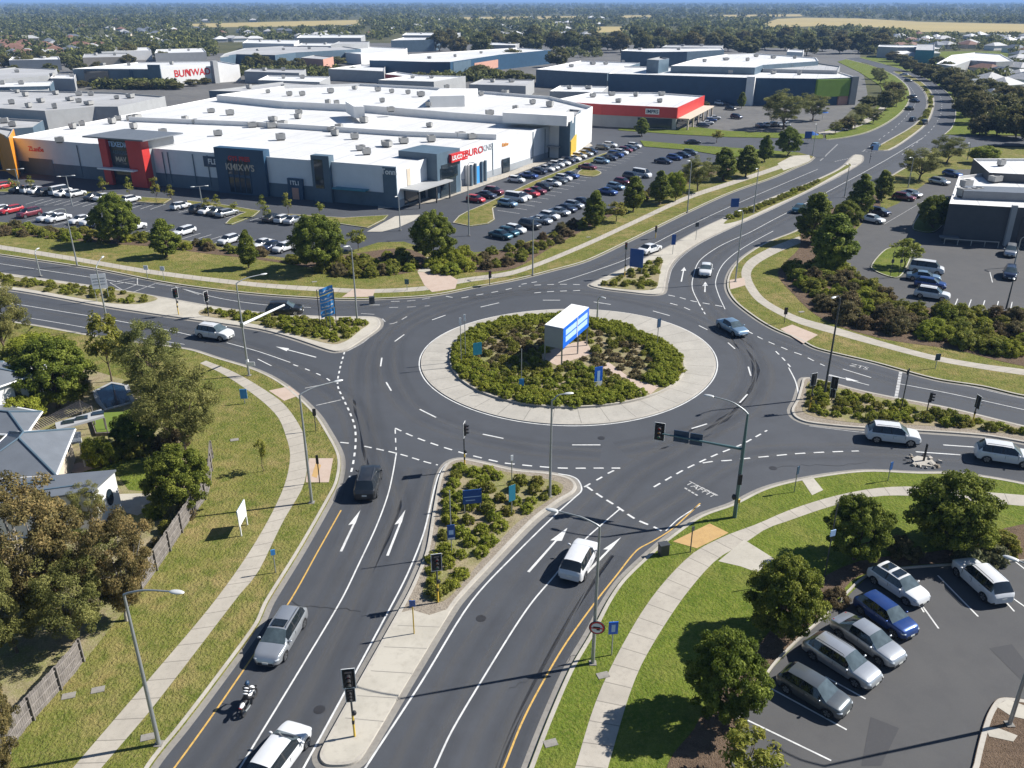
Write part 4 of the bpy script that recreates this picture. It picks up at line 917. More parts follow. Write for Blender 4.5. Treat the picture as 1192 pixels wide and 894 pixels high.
# roundabout planting: a dense ground cover of many low shrubs in rings, read as one mass
def scatter_mass(name, poly, spec, n, z, mind, avoid, kind='stuff', label=None, cat=None):
    """one mesh with many low clumps inside a world polygon"""
    xs = [p.x for p in poly]; ys = [p.y for p in poly]; wp = [(p.x, p.y) for p in poly]; pts = []; V = []; Cl = []
    r = np.random.default_rng(len(name) + n); t = 0
    while len(pts) < n and t < n * 40:
        t += 1; x = r.uniform(min(xs), max(xs)); y = r.uniform(min(ys), max(ys))
        if not inside(wp, x, y) or any(inside(a, x, y) for a in avoid): continue
        if any((x - a)**2 + (y - b)**2 < mind**2 for a, b in pts): continue
        if not spec(x, y, r): continue
        pts.append((x, y))
    return pts
rb = offset(INN, 0.55 if area(INN) > 0 else -0.55, True)
pave1 = [(p.x, p.y) for p in W([(622,421),(650,432),(694,414),(684,398),(652,402)])]
pave2 = [(p.x, p.y) for p in W([(697,431),(722,445),(755,466),(772,452),(735,442),(708,422)])]
heath_zone = [(p.x, p.y) for p in W([(648,420),(700,440),(745,450),(768,430),(752,402),(715,385),(690,385),(690,405)])]
heath_zone2 = [(p.x, p.y) for p in W([(545,408),(575,395),(630,380),(632,410),(600,420),(560,430)])]
def rows_(x, y, r):
    if inside(heath_zone, x, y): return (x * 0.5 + y * 0.85) % 1.7 < 0.75
    return True
rim_d = lambda x, y: min((x - q.x)**2 + (y - q.y)**2 for q in rb[::2])
rp = scatter_mass('roundabout', rb, lambda x, y, r: rows_(x, y, r) and rim_d(x, y) > 5.5, 210, 0.28, 1.0, [pave1, pave2])
rp += scatter_mass('roundabout rim', rb, lambda x, y, r: rim_d(x, y) < 6.5, 230, 0.28, 0.72, [pave1, pave2])
for x, y in rp:
    hz = (inside(heath_zone, x, y) or inside(heath_zone2, x, y)) and rim_d(x, y) > 6.5
    edge = rim_d(x, y) < 6.6
    k = random.choice(['heathshrub','heathshrub','shrub']) if hz else ('limeshrub' if edge or random.random() < 0.45 else 'shrub')
    lab = {'heathshrub': 'low dry brown shrub planted on the roundabout near the billboard', 'limeshrub': 'low bright green shrub in the planting of the roundabout', 'shrub': 'low dull green shrub in the planting of the roundabout'}[k]
    bush(k, (x, y, 0.28), random.uniform(0.85, 1.35), lab, {'heathshrub': 'dry brown shrubs on the roundabout', 'limeshrub': 'bright shrubs on the roundabout', 'shrub': 'dull green shrubs on the roundabout'}[k], 'shrub', 'shrub')

def merged(name, items, kind, label=None, cat=None):
    """many copies of prototype crowns as one mesh: (mesh, location, rotation, scale xyz)"""
    by = {}
    for it in items: by.setdefault(it[0].materials[0].name, []).append(it)
    V = []; C = []; MI = []; mats = []
    for mn, its in by.items():
        mats.append(its[0][0].materials[0])
        for me, loc, rot, sc in its:
            v = np.empty(len(me.vertices) * 3, dtype=np.float32); me.vertices.foreach_get('co', v); v = v.reshape(-1, 3) * np.array(sc)
            c, q = math.cos(rot), math.sin(rot); x = v[:, 0] * c - v[:, 1] * q + loc[0]; y = v[:, 0] * q + v[:, 1] * c + loc[1]
            V.append(np.stack([x, y, v[:, 2] + loc[2]], 1)); a = np.empty(len(me.polygons), dtype=np.float32); me.attributes['clump'].data.foreach_get('value', a); C.append(a)
            MI.append(np.full(len(a), len(mats) - 1, dtype=np.int32))
    me = mesh_quads(name, np.concatenate(V), np.concatenate(C), mats[0])
    for m in mats[1:]: me.materials.append(m)
    me.polygons.foreach_set('material_index', np.concatenate(MI))
    o = link(name, me); prop(o, label, cat, None, kind); return o
SHRUBS.sort(key=lambda q: Vector(q[1]).length)
for q in SHRUBS[:290]: put_bush(*q, name='shrub', cat='shrub')
rest = []
for kind, p, s, lab, gr in SHRUBS[290:]:
    pr = PR[kind][random.randrange(len(PR[kind]))]; rest.append((pr.crown, p, random.uniform(0, 6.28), (s, s, s * random.uniform(0.85, 1.15))))
merged('ground_cover', rest, 'stuff', 'low green and brown ground cover shrubs on the roundabout and the road islands', 'ground cover')

# ------------------------------------------------------------------ cars
CARS = {  # length, width, height, rear glass base, roof rear, roof front, screen base, belt rear, belt front, wheel radius, bonnet drop
 'suv':    (4.60, 1.86, 1.68, 0.16, 0.62, 2.75, 3.52, 1.06, 1.04, 0.36, 0.16),
 'sedan':  (4.78, 1.82, 1.45, 0.72, 1.50, 2.80, 3.55, 0.97, 0.93, 0.33, 0.18),
 'hatch':  (4.25, 1.77, 1.48, 0.16, 0.62, 2.50, 3.22, 0.98, 0.94, 0.33, 0.16),
 'wagon':  (4.80, 1.82, 1.49, 0.20, 0.75, 2.85, 3.60, 0.97, 0.93, 0.33, 0.17),
 'van':    (4.95, 1.92, 1.98, 0.06, 0.20, 3.55, 4.25, 1.15, 1.10, 0.35, 0.22),
}
def lerp_t(tab, x):
    for (a, va), (b, vb) in zip(tab[:-1], tab[1:]):
        if x <= b: return va + (vb - va) * max(0.0, min(1.0, (x - a) / (b - a + 1e-9)))
    return tab[-1][1]
def car_shell(kind):
    L, Wd, H, xr0, xr1, xf1, xf0, zbr, zbf, wr, drop = CARS[kind]
    wx = (0.19 * L, 0.805 * L); a = wr + 0.07
    xs = {0.0, 0.05, 0.14, 0.32, xr0, xr1, xf1, xf0, L - 0.6, L - 0.4, L - 0.25, L - 0.14, L - 0.06, L, (xr0 + xr1) / 2, (xf1 + xf0) / 2, xf0 + (L - 0.30 - xf0) * 0.5}
    cols = [xr1 + (xf1 - xr1) * k for k in ((0.40, 0.45, 0.76, 0.80) if kind in ('suv', 'wagon', 'van') else (0.50, 0.55))]
    if kind in ('suv', 'wagon', 'van'): cols = [xr1 + (xf1 - xr1) * k for k in (0.22, 0.27, 0.62, 0.66)]
    xs |= set(cols); dx = (xf0 - 2.30, xf0 - 1.32, xf0 - 0.34); xs |= set(dx)
    for w in wx:
        for k in (-1.0, -0.88, -0.55, 0, 0.55, 0.88, 1.0): xs.add(w + k * a)
    xs = sorted(xs); xx = [xs[0]]
    for x in xs[1:]:
        if x - xx[-1] > 0.012: xx.append(x)
    xs = xx
    def zdeck(x):      # belt, boot and bonnet height
        return lerp_t([(0, zbr - 0.26), (0.05, zbr - 0.13), (max(0.10, xr0 * 0.6), zbr - 0.03), (xr0, zbr), (xf0, zbf), (xf0 + 0.35, zbf - 0.025), (L - 0.6, zbf - drop * 0.72), (L - 0.4, zbf - drop * 0.88), (L - 0.25, zbf - drop - 0.01), (L - 0.14, zbf - drop - 0.06), (L - 0.06, zbf - drop - 0.15), (L, zbf - drop - 0.30)], x)
    zd0 = zdeck
    def zdeck(x):
        if x <= xf0: return zd0(x)
        t = (x - xf0) / (L - xf0); return zbf - drop * 0.95 * t**1.7 - 0.33 * max(0.0, (t - 0.74) / 0.26)**2.4
    def zroof(x):
        return lerp_t([(xr0, zbr), (xr1, H - 0.03), ((xr1 + xf1) / 2, H), (xf1, H - 0.04), (xf0, zbf)], x) if xr0 < x < xf0 else zdeck(x)
    def hw(x): return Wd / 2 * lerp_t([(0, 0.77), (0.05, 0.84), (0.14, 0.905), (0.32, 0.95), (0.8, 0.985), (1.3, 1.0), (L - 1.3, 1.0), (L - 0.8, 0.98), (L - 0.6, 0.962), (L - 0.4, 0.925), (L - 0.25, 0.875), (L - 0.14, 0.81), (L - 0.06, 0.735), (L, 0.64)], x)
    ring = []
    for x in xs:
        w = hw(x); zb = zdeck(x); zr = zroof(x); s = max(0.0, (zr - zb) / (H - max(zbr, zbf)))
        low = 0.20 + 0.16 * max(0, 1 - x / 0.15) + 0.10 * max(0, (x - L + 0.2) / 0.2)
        arch = 0.0
        for c in wx:
            if abs(x - c) < a: arch = max(arch, 0.30 + math.sqrt(max(0, a * a - (x - c)**2)) * 0.92)
        p = [(0.90 * w, max(low, arch)), (0.985 * w, max(low + 0.14, arch + 0.012)), (1.0 * w, max(0.58, arch + 0.05)), (0.975 * w, max(zb - 0.07, arch + 0.09)), (0.925 * w, zb),
             (w * (0.88 - 0.21 * s), zb + (zr - zb) * 0.93 + 0.018 * (1 - min(1, s * 4))), (w * (0.56 - 0.08 * s), zr + 0.03 - 0.012 * s), (0.0, zr + 0.045 - 0.01 * s)]
        ring.append([(x - L / 2, y, z) for y, z in p] + [(x - L / 2, -y, z) for y, z in p[-2::-1]])
    nr = len(ring[0]); part = {}
    def put(nm, f): part.setdefault(nm, []).append(f)
    tol = 0.01
    for i in range(len(xs) - 1):
        xa, xb = xs[i], xs[i + 1]; xm = (xa + xb) / 2
        for j in range(nr - 1):
            f = (i*nr + j, i*nr + j + 1, (i+1)*nr + j + 1, (i+1)*nr + j)
            jj = j if j < 7 else nr - 2 - j        # 0..6 from the sill to the roof middle
            nm = 'body'
            if jj >= 5 and xf1 - tol < xm < xf0 + tol: nm = 'windscreen'
            elif jj >= 5 and xr0 - tol < xm < xr1 + tol: nm = 'rear_window'
            elif jj == 4 and xr1 - tol < xm < xf1 + tol: nm = 'pillar' if any(abs(xm - (cols[k] + cols[k+1]) / 2) < 0.02 for k in range(0, len(cols), 2)) else 'side_window'
            elif jj == 4 and xf1 < xm < (xf1 + xf0) / 2 + tol: nm = 'side_window'
            elif jj == 4 and kind in ('suv', 'wagon', 'hatch') and (xr0 + xr1) / 2 - tol < xm < xr1: nm = 'side_window'
            elif jj == 0: nm = 'sill'
            elif jj in (1, 2, 3) and dx[0] < xm < dx[2]: nm = ('door_' + ('l' if j < 7 else 'r') + ('r' if xm < dx[1] else 'f'))
            put(nm, f)
    put('sill', tuple(range(nr))[::1]); put('sill2', tuple((len(xs) - 1) * nr + k for k in range(nr))[::-1])
    for i in range(len(xs) - 1): put('under', (i*nr, (i+1)*nr, (i+1)*nr + nr - 1, i*nr + nr - 1))
    V = [v for r_ in ring for v in r_]
    part['body'] += part.pop('sill2') + [part['sill'].pop()]
    return V, part, (L, Wd, H, xr0, xr1, xf1, xf0, zbr, zbf, wr, drop, wx)
def sub_mesh(name, V, faces, mats, ang=35, off=0.0):
    used = sorted({i for f in faces for i in f}); mp = {u: k for k, u in enumerate(used)}
    mb = MB(); mb.add([V[u] for u in used], [tuple(mp[i] for i in f) for f in faces]); return mb.mesh(name, mats, ang)
def wheel_mb(mb, c, r, w, side, mt=0, mr=None):
    x, y, z = c; n = 20
    prof = [(r * 0.62, -w/2), (r * 0.94, -w/2), (r, -w/2 + 0.035), (r, w/2 - 0.035), (r * 0.94, w/2), (r * 0.66, w/2)]
    vs = [(x + rr * math.cos(2*math.pi*k/n), y + o * side, z + rr * math.sin(2*math.pi*k/n)) for rr, o in prof for k in range(n)]
    fs = [(a*n + k, a*n + (k+1) % n, (a+1)*n + (k+1) % n, (a+1)*n + k) for a in range(len(prof) - 1) for k in range(n)]
    mb.add(vs, fs, mt); return mb
def rim_mb(mb, c, r, w, side, m=0):
    x, y, z = c; n = 20; rr = r * 0.67; vs = [(x, y + (w/2 - 0.03) * side, z)]
    for k in range(n): vs.append((x + rr * math.cos(2*math.pi*k/n), y + (w/2 - 0.01) * side, z + rr * math.sin(2*math.pi*k/n)))
    mb.add(vs, [(0, 1 + k, 1 + (k+1) % n) for k in range(n) if k % 4 != 3], m)
    mb.add([(x + 0.9*rr * math.cos(2*math.pi*k/n), y + (w/2 - 0.05) * side, z + 0.9*rr * math.sin(2*math.pi*k/n)) for k in range(n)], [tuple(range(n))], m + 1)
    return mb
_car_near = {}; _car_far = {}
def lamp_spots(D):
    L, Wd, H, xr0, xr1, xf1, xf0, zbr, zbf, wr, drop, wx = D
    return ((L/2 - 0.19, Wd * 0.345, zbf - drop - 0.13), (-L/2 + 0.10, Wd * 0.325, zbr - 0.19))
def near_parts(kind):
    if kind in _car_near: return _car_near[kind]
    V, part, D = car_shell(kind); L, Wd, H, xr0, xr1, xf1, xf0, zbr, zbf, wr, drop, wx = D; out = []
    g, t = M['car_glass'], M['trim_black']
    out.append(('body', sub_mesh('body', V, part['body'], PAINT['white']), None, True))
    out.append(('sill', sub_mesh('sill', V, part['sill'] + part['under'] + part.get('pillar', []), t), None, False))
    out.append(('windscreen', sub_mesh('windscreen', V, part['windscreen'], M['screen_glass']), None, False))
    out.append(('rear_window', sub_mesh('rear_window', V, part['rear_window'], g), None, False))
    for s in (1, -1):
        fs = [f for f in part['side_window'] if V[f[0]][1] * s > 0]
        out.append(('side_window', sub_mesh('side_window', V, fs, g), None, False))
    hl, tl = lamp_spots(D)
    for s in (1, -1):
        mb = MB(); mb.ellipsoid((hl[0] - 0.10, hl[1] * s, hl[2] + 0.02), (0.24, 0.19, 0.095), 12, 6); out.append(('headlight', mb.mesh('headlight', M['head_lamp'], 60), None, False))
        mb = MB(); mb.ellipsoid((tl[0] + 0.08, tl[1] * s, tl[2]), (0.14, 0.16, 0.13), 10, 6); out.append(('tail_light', mb.mesh('tail_light', M['tail_lamp'], 60), None, False))
        mb = MB(); mb.ellipsoid((xf0 - L/2 - 0.32, s * (Wd/2 + 0.09), zbf + 0.06), (0.08, 0.12, 0.075), 10, 6); mb.box((xf0 - L/2 - 0.32, s * (Wd/2 - 0.02), zbf + 0.02), (0.06, 0.16, 0.04)); out.append(('mirror', mb.mesh('mirror', PAINT['white'], 60), None, True))
    for c in wx:
        for s in (1, -1):
            cen = (c - L/2, s * (Wd/2 - 0.115), wr)
            k = len(out); out.append(('wheel', wheel_mb(MB(), cen, wr, 0.22, s).mesh('wheel', M['tyre'], 40), None, False))
            out.append(('rim', rim_mb(MB(), cen, wr, 0.22, s).mesh('rim', [M['rim'], M['black']]), k, False))
    mb = MB(); mb.box((L/2 - 0.005, 0, zbf - drop - 0.36), (0.03, Wd * 0.50, 0.16)); mb.box((L/2 - 0.02, 0, 0.36), (0.04, Wd * 0.56, 0.10)); out.append(('grille', mb.mesh('grille', t), None, False))
    mb = MB(); mb.box((L/2 + 0.018, 0, 0.47), (0.012, 0.37, 0.13)); out.append(('number_plate', mb.mesh('number_plate', M['plate']), None, False))
    mb = MB(); mb.box((-L/2 - 0.012, 0, 0.66), (0.012, 0.37, 0.13)); out.append(('number_plate', mb.mesh('number_plate', M['plate']), None, False))
    for nm, sd, x0, x1 in (('door_lr', 1, -2.30, -1.32), ('door_lf', 1, -1.32, -0.34), ('door_rr', -1, -2.30, -1.32), ('door_rf', -1, -1.32, -0.34)):
        k = len(out); out.append(('door', sub_mesh('door', V, part[nm], PAINT['white']), None, True))
        mb = MB(); mb.box((xf0 - L/2 + x0 + 0.17, sd * (Wd/2 * 0.985), zbf - 0.13), (0.17, 0.03, 0.03)); out.append(('door_handle', mb.mesh('door_handle', M['steel']), k, False))
        mb = MB(); mb.box((xf0 - L/2 + x1, sd * (Wd/2 - 0.005), 0.60 + (zbf - 0.62) / 2), (0.016, 0.018, zbf - 0.66)); out.append(('door_seam', mb.mesh('door_seam', M['black']), k, False))
    if kind in ('suv', 'wagon'):
        mb = MB()
        for s in (1, -1): mb.tube([(xr1 - L/2 + 0.1, s * Wd * 0.30, H + 0.0), (xr1 - L/2 + 0.2, s * Wd * 0.30, H + 0.05), (xf1 - L/2 - 0.2, s * Wd * 0.30, H + 0.05), (xf1 - L/2 - 0.1, s * Wd * 0.30, H - 0.01)], 0.022, 6)
        out.append(('roof_rail', mb.mesh('roof_rail', M['steel_dark'], 60), None, False))
    _car_near[kind] = (out, D); return _car_near[kind]
def far_mesh(kind):
    if kind in _car_far: return _car_far[kind]
    V, part, D = car_shell(kind); L, Wd, H, xr0, xr1, xf1, xf0, zbr, zbf, wr, drop, wx = D
    mb = MB(); mb.add(V, part['body'] + [f for k in part if k.startswith('door_') for f in part[k]], 0); b = 0
    mb.f += [tuple(f) for k in ('windscreen', 'rear_window', 'side_window') for f in part[k]]; mb.m += [1] * sum(len(part[k]) for k in ('windscreen', 'rear_window', 'side_window'))
    o = part['sill'] + part['under'] + part.get('pillar', []); mb.f += o; mb.m += [2] * len(o)
    for c in wx:
        for s in (1, -1): wheel_mb(mb, (c - L/2, s * (Wd/2 - 0.115), wr), wr, 0.22, s, 2); rim_mb(mb, (c - L/2, s * (Wd/2 - 0.115), wr), wr, 0.22, s, 3)
    mb.m = [2 if m == 4 and False else m for m in mb.m]
    hl, tl = lamp_spots(D)
    for s in (1, -1):
        mb.ellipsoid((hl[0] - 0.08, hl[1] * s, hl[2] + 0.01), (0.20, 0.17, 0.08), 8, 4, 5); mb.ellipsoid((tl[0] + 0.08, tl[1] * s, tl[2]), (0.14, 0.16, 0.13), 8, 4, 6)
        mb.ellipsoid((xf0 - L/2 - 0.32, s * (Wd/2 + 0.09), zbf + 0.06), (0.08, 0.12, 0.075), 6, 4, 0)
    me = mb.mesh('car', [PAINT['white'], M['car_glass'], M['tyre'], M['rim'], M['black'], M['head_lamp'], M['tail_lamp']], 35)
    _car_far[kind] = me; return me
def set_paint(o, col):
    o.material_slots[0].link = 'OBJECT'; o.material_slots[0].material = PAINT[col]
NOUN = {'suv': 'SUV', 'sedan': 'sedan', 'hatch': 'hatchback', 'wagon': 'wagon', 'van': 'van'}
def car(kind, col, rear, front, label, z=0.0, group=None, roofs=None):
    """near car with parts; rear and front are pixels of the ground under the bumpers"""
    a, b = G(*rear), G(*front); c = (a + b) / 2; d = b - a
    e = car_at(kind, col, (c.x, c.y, z), math.atan2(d.y, d.x), label, group, roofs)
    if z == 0.0: e.scale = (1.1 if front[1] < 700 and kind == 'hatch' else 1.05,) * 3
    return e
def car_at(kind, col, loc, rz, label, group=None, roofs=None):
    parts, D = near_parts(kind); e = empty('car', loc, rz, label, 'car', group); made = []
    for nm, me, par, pt in parts:
        o = link(nm, me, made[par] if par is not None else e); made.append(o)
        if pt: set_paint(o, col)
    L, Wd, H, xr0, xr1, xf1, xf0 = D[:7]
    if roofs:
        for k in range(roofs):
            x0 = xf1 - 0.45 - k * 0.85; mb = MB(); mb.box((x0 - L/2, 0, H + 0.046), (0.60, 0.86, 0.02)); link('sunroof', mb.mesh('sunroof', M['car_glass']), e)
    return e
def far_car(kind, col, p, rz, label, group, z=0.05):
    o = link('car', far_mesh(kind), None, (p.x, p.y, z), rz); set_paint(o, col); return prop(o, label, 'car', group)

car('hatch', 'white', (662,681), (685,638), 'white hatchback waiting behind the turn arrow at the lower right approach')
car('suv', 'black', (424,588), (434,549), 'black SUV driving away between two lane lines on the lower left carriageway')
car('wagon', 'silver', (345,720), (311,777), 'silver wagon beside the yellow line with its bonnet towards the motorcycle', roofs=1)
car('hatch', 'white', (306,915), (345,862), 'white hatchback cut off by the lower picture edge beside the median tip')
car('suv', 'white', (1010,510), (1066,516), 'white SUV with dark rear spare next to the kerb of the planted median')
car('suv', 'white', (1137,532), (1198,541), 'white SUV at the right picture edge following the other one past the broken island')
car('sedan', 'pale blue', (840,379), (864,393), 'pale blue sedan circulating on the roundabout lane')
car('sedan', 'white', (823,309), (819,328), 'white sedan coming down the approach between two painted arrows')
car('sedan', 'white', (741,299), (771,289), 'white coupe leaving along the upper road with a blue board behind it')
car('suv', 'white', (231,390), (271,396), 'white people carrier on the left approach before the turn arrow')
car('suv', 'black', (311,366), (353,365), 'black SUV with bright bonnet on the far left carriageway behind the shrubs')
car('sedan', 'teal', (938,241), (921,252), 'dark teal sedan half hidden behind the tall trees on the upper road')
gP = None
car('hatch', 'grey', (912,795), (981,836), 'dark grey hatchback nearest the bottom in the slanted parking row', 0.165)
car('wagon', 'silver', (948,760), (1009,799), 'silver wagon between the dark grey hatchback and the silver sedan', 0.165)
car('sedan', 'silver', (977,733), (1041,777), 'silver sedan between the silver wagon and the blue hatchback', 0.165)
car('hatch', 'blue', (1001,706), (1058,747), 'dark blue hatchback in the slanted parking row', 0.165)
car('hatch', 'white', (1019,674), (1069,707), 'white hatchback with two roof windows at the head of the slanted row', 0.165, roofs=2)
car('suv', 'white', (1159,703), (1121,668), 'white SUV parked alone facing the bushes in the lower right car park', 0.165)
for col, k, a, b, lab in (('white','van',(1065,317),(1090,320),'white van parked topmost of the four beside the dark hedge'), ('pale blue','sedan',(1060,326),(1088,329),'pale blue sedan parked below the white van by the hedge'), ('blue','hatch',(1068,334),(1096,338),'bright blue hatchback parked between two others by the hedge'), ('white','suv',(1068,346),(1100,351),'white SUV parked lowest of the four beside the dark hedge'),
                          ('navy','suv',(1175,318),(1174,330),'navy SUV parked in the open in front of the dark brick building'), ('silver','suv',(1176,293),(1174,303),'silver SUV in the shade at the foot of the dark brick wall'), ('silver','wagon',(1083,213),(1103,217),'silver wagon parked beside the white flat roof'), ('blue','wagon',(1098,204),(1118,208),'blue wagon parked behind the silver wagon by the flat roof'),
                          ('maroon','wagon',(1042,232),(1061,235),'maroon wagon parked under the spreading tree in the drive'), ('silver','sedan',(1054,228),(1067,231),'silver sedan hidden behind the maroon wagon'), ('navy','hatch',(1014,249),(1033,253),'dark navy hatchback next to the white sedan beside the trees'), ('white','sedan',(1003,257),(1027,262),'white sedan lowest of the pair by the roadside trees')):
    car(k, col, a, b, lab, 0.165)

ORD = ['first','second','third','fourth','fifth','sixth','seventh','eighth','ninth','tenth','eleventh','twelfth','thirteenth','fourteenth','fifteenth','sixteenth','seventeenth','eighteenth','nineteenth','twentieth','twenty first','twenty second']
def row(cars, end, where, group, turn, mind=2.35, jit=2.0):
    """far parked cars: (pixel x, pixel y, colour, kind); heading square to the row"""
    w = [G(x, y, 0.05) for x, y, _, _ in cars]
    d = (w[-1] - w[0]).normalized(); q = w[0]; t = [(p - w[0]).dot(d) for p in w]
    for i in range(1, len(t)): t[i] = max(t[i], t[i-1] + mind)
    for i, ((x, y, col, kind), s) in enumerate(zip(cars, t)):
        lat = (w[i] - w[0]) - d * (w[i] - w[0]).dot(d)
        p = w[0] + d * s + lat * 0.5
        far_car(kind, col, p, math.atan2(d.y, d.x) + R(turn) + R(random.uniform(-jit, jit)), f'{col} {NOUN[kind]}, {ORD[i]} from the {end} in the {where}', group)
row([(7,219,'red','hatch'),(17,225,'black','sedan'),(28,224,'white','suv'),(40,225,'white','sedan'),(49,228,'black','suv'),(62,225,'white','van'),(72,228,'white','sedan'),(84,228,'white','hatch'),(107,233,'black','sedan'),(116,233,'white','sedan'),(153,235,'white','hatch')], 'left end', 'row along the store front strip', 'cars in the row along the store front', 86)
row([(211,243,'white','hatch'),(233,247,'black','suv'),(245,248,'white','sedan'),(255,249,'grey','sedan'),(264,251,'silver','wagon')], 'left end', 'short row before the grass island', 'cars in the short row before the grass island', 86)
row([(318,257,'black','sedan'),(328,258,'white','hatch'),(338,259,'silver','sedan')], 'left', 'trio beyond the large twin crowned tree', 'three cars beyond the twin crowned tree', 86)
row([(2,247,'white','sedan'),(12,247,'red','wagon'),(34,252,'maroon','suv'),(54,257,'white','sedan'),(66,258,'white','sedan'),(96,259,'white','sedan'),(107,261,'white','hatch'),(114,263,'navy','sedan'),(125,266,'white','hatch'),(158,267,'white','sedan'),(221,271,'white','wagon'),(267,283,'white','hatch'),(308,287,'white','sedan'),(314,290,'navy','sedan'),(322,291,'white','hatch')], 'left end', 'row behind the long hedge', 'cars in the row behind the long hedge', -93)
row([(554,235,'red','hatch'),(566,230,'navy','sedan'),(575,226,'maroon','suv')], 'lower end', 'trio by the red lettered store wall', 'three cars by the lettered store wall', -100)
row([(601,212,'white','hatch'),(616,207,'blue','sedan'),(627,202,'navy','hatch'),(635,199,'white','sedan'),(641,197,'silver','sedan'),(647,194,'white','hatch'),(654,192,'white','sedan'),(660,189,'navy','hatch'),(666,187,'white','sedan'),(673,184,'white','hatch'),(679,181,'silver','sedan'),(685,179,'navy','suv'),(701,174,'grey','hatch'),(710,171,'white','hatch')], 'lower end', 'row along the store driveway', 'cars in the row along the store driveway', -96)
row([(591,240,'pale blue','hatch'),(598,234,'white','van'),(607,232,'white','hatch'),(616,228,'red','sedan'),(625,225,'maroon','sedan'),(633,221,'black','hatch'),(641,216,'white','sedan'),(649,213,'grey','sedan'),(656,210,'white','hatch'),(664,207,'blue','sedan'),(684,197,'maroon','sedan'),(701,190,'pale blue','hatch'),(710,186,'navy','sedan'),(718,183,'blue','suv'),(724,180,'white','hatch'),(728,177,'maroon','hatch'),(732,175,'navy','sedan'),(738,172,'white','hatch')], 'lower end', 'row across the narrow planted strip', 'cars in the row across the planted strip', -100)
row([(583,277,'teal','sedan'),(593,274,'teal','hatch'),(600,271,'white','hatch'),(621,266,'black','suv'),(633,260,'silver','sedan'),(642,255,'white','hatch'),(653,250,'silver','sedan'),(660,246,'navy','sedan'),(669,242,'silver','hatch'),(677,238,'navy','sedan')], 'lower end', 'row behind the brown shrubs', 'cars in the row behind the brown shrubs', -98)
row([(707,226,'blue','sedan'),(715,220,'pale blue','hatch'),(720,214,'maroon','hatch'),(730,208,'black','suv'),(747,206,'white','van')], 'lower end', 'group behind the two conical trees', 'cars behind the two conical trees', -105)
row([(772,190,'navy','sedan'),(785,186,'blue','hatch'),(794,183,'navy','sedan'),(803,180,'grey','hatch')], 'lower end', 'four by the far grass corner', 'four cars by the far grass corner', -92)
row([(818,148,'navy','hatch'),(823,145,'white','sedan'),(827,142,'blue','hatch'),(831,139,'white','sedan')], 'near end', 'group beside the red building', 'cars beside the red building', -60)
row([(838,122,'white','suv'),(846,122,'black','sedan'),(856,128,'black','sedan'),(857,138,'navy','suv')], 'left', 'scattered group before the navy store', 'cars before the navy store', 40, 1.0)
row([(884,148,'navy','sedan'),(890,147,'white','hatch'),(897,147,'black','suv'),(904,147,'white','sedan'),(910,147,'white','hatch')], 'left', 'row under the big spreading tree', 'cars under the big spreading tree', 80)
far_car('sedan', 'black', G(806,168), 0.1, 'black sedan driving along the side road behind the lawn', None, 0.05)
for x, y, col, k, an, lab in ((1061,115,'black','suv',1.9,'black SUV leading on the far road bend'), (1064,119,'navy','sedan',1.9,'navy sedan close behind the black SUV on the far bend'), (1058,128,'black','hatch',1.7,'black hatchback on the far bend below the pair of cars'), (1075,145,'black','suv',-2.2,'black SUV in the far lane right of the planted strip'), (1052,88,'white','sedan',2.4,'white sedan far off where the road bends out of sight'), (1057,95,'black','hatch',-1.2,'black hatchback far off at the start of the strip'), (1062,141,'navy','hatch',0.9,'navy hatchback by the tip of the far strip'), (1019,172,'pale blue','wagon',0.9,'pale blue wagon turning at the far junction')):
    far_car(k, col, G(x, y), an, lab, None, 0.0)

# ------------------------------------------------------------------ buildings
def bpart(e, name, mb, mats, ang=None): return mb.obj(name, mats, e, ang)
WORLD_FOOT = []
def building(name, roof_px, h, wall, roof, label, cat='building', z0=-0.2, parapet=0.5, group=None, world=None):
    """flat-roofed block whose roof outline is given in pixels at height h; returns the Empty and the outline"""
    q = world or W(roof_px, h); q = [Vector((p.x, p.y, 0)) for p in q]
    if area(q) < 0: q = q[::-1]
    WORLD_FOOT.append(([(p.x, p.y) for p in q], min(p.x for p in q), max(p.x for p in q), min(p.y for p in q), max(p.y for p in q)))
    c = sum(q, Vector()) / len(q); e = empty(name, (c.x, c.y, 0), 0, label, cat, group)
    mb = MB(); mb.prism(q, z0, h, top=False); bpart(e, 'wall', mb, M[wall])
    inn = offset(q, 0.28, True)
    mb = MB(); mb.poly([(p.x, p.y, h - parapet) for p in inn]); bpart(e, 'roof', mb, M[roof])
    mb = MB(); n = len(q)
    vs = [(p.x, p.y, h) for p in q] + [(p.x, p.y, h) for p in inn] + [(p.x, p.y, h - parapet) for p in inn]
    mb.add(vs, [(i, (i+1) % n, n + (i+1) % n, n + i) for i in range(n)] + [(n + i, n + (i+1) % n, 2*n + (i+1) % n, 2*n + i) for i in range(n)])
    bpart(e, 'parapet', mb, M['wall_white' if roof == 'roof_white' else 'wall_grey']); return e, q
def face_frame(a, b, z=0.0):
    """matrix of a wall running a->b: x along the wall, y up, z outwards (to the right of travel)"""
    d = (b - a); d.z = 0; L = d.length; d.normalize(); n = Vector((d.y, -d.x, 0))
    m = Matrix(((d.x, 0, n.x, a.x), (d.y, 0, n.y, a.y), (0, 1, 0, z), (0, 0, 0, 1))); return m, L
def wall_box(mb, fm, x0, x1, z0, z1, d0, d1, m=0):
    c = [fm @ Vector((x, z, d)) for d in (d0, d1) for x, z in ((x0, z0), (x1, z0), (x1, z1), (x0, z1))]
    return mb.add(c, [(3, 2, 1, 0), (4, 5, 6, 7), (0, 1, 5, 4), (1, 2, 6, 5), (2, 3, 7, 6), (3, 0, 4, 7)], m)
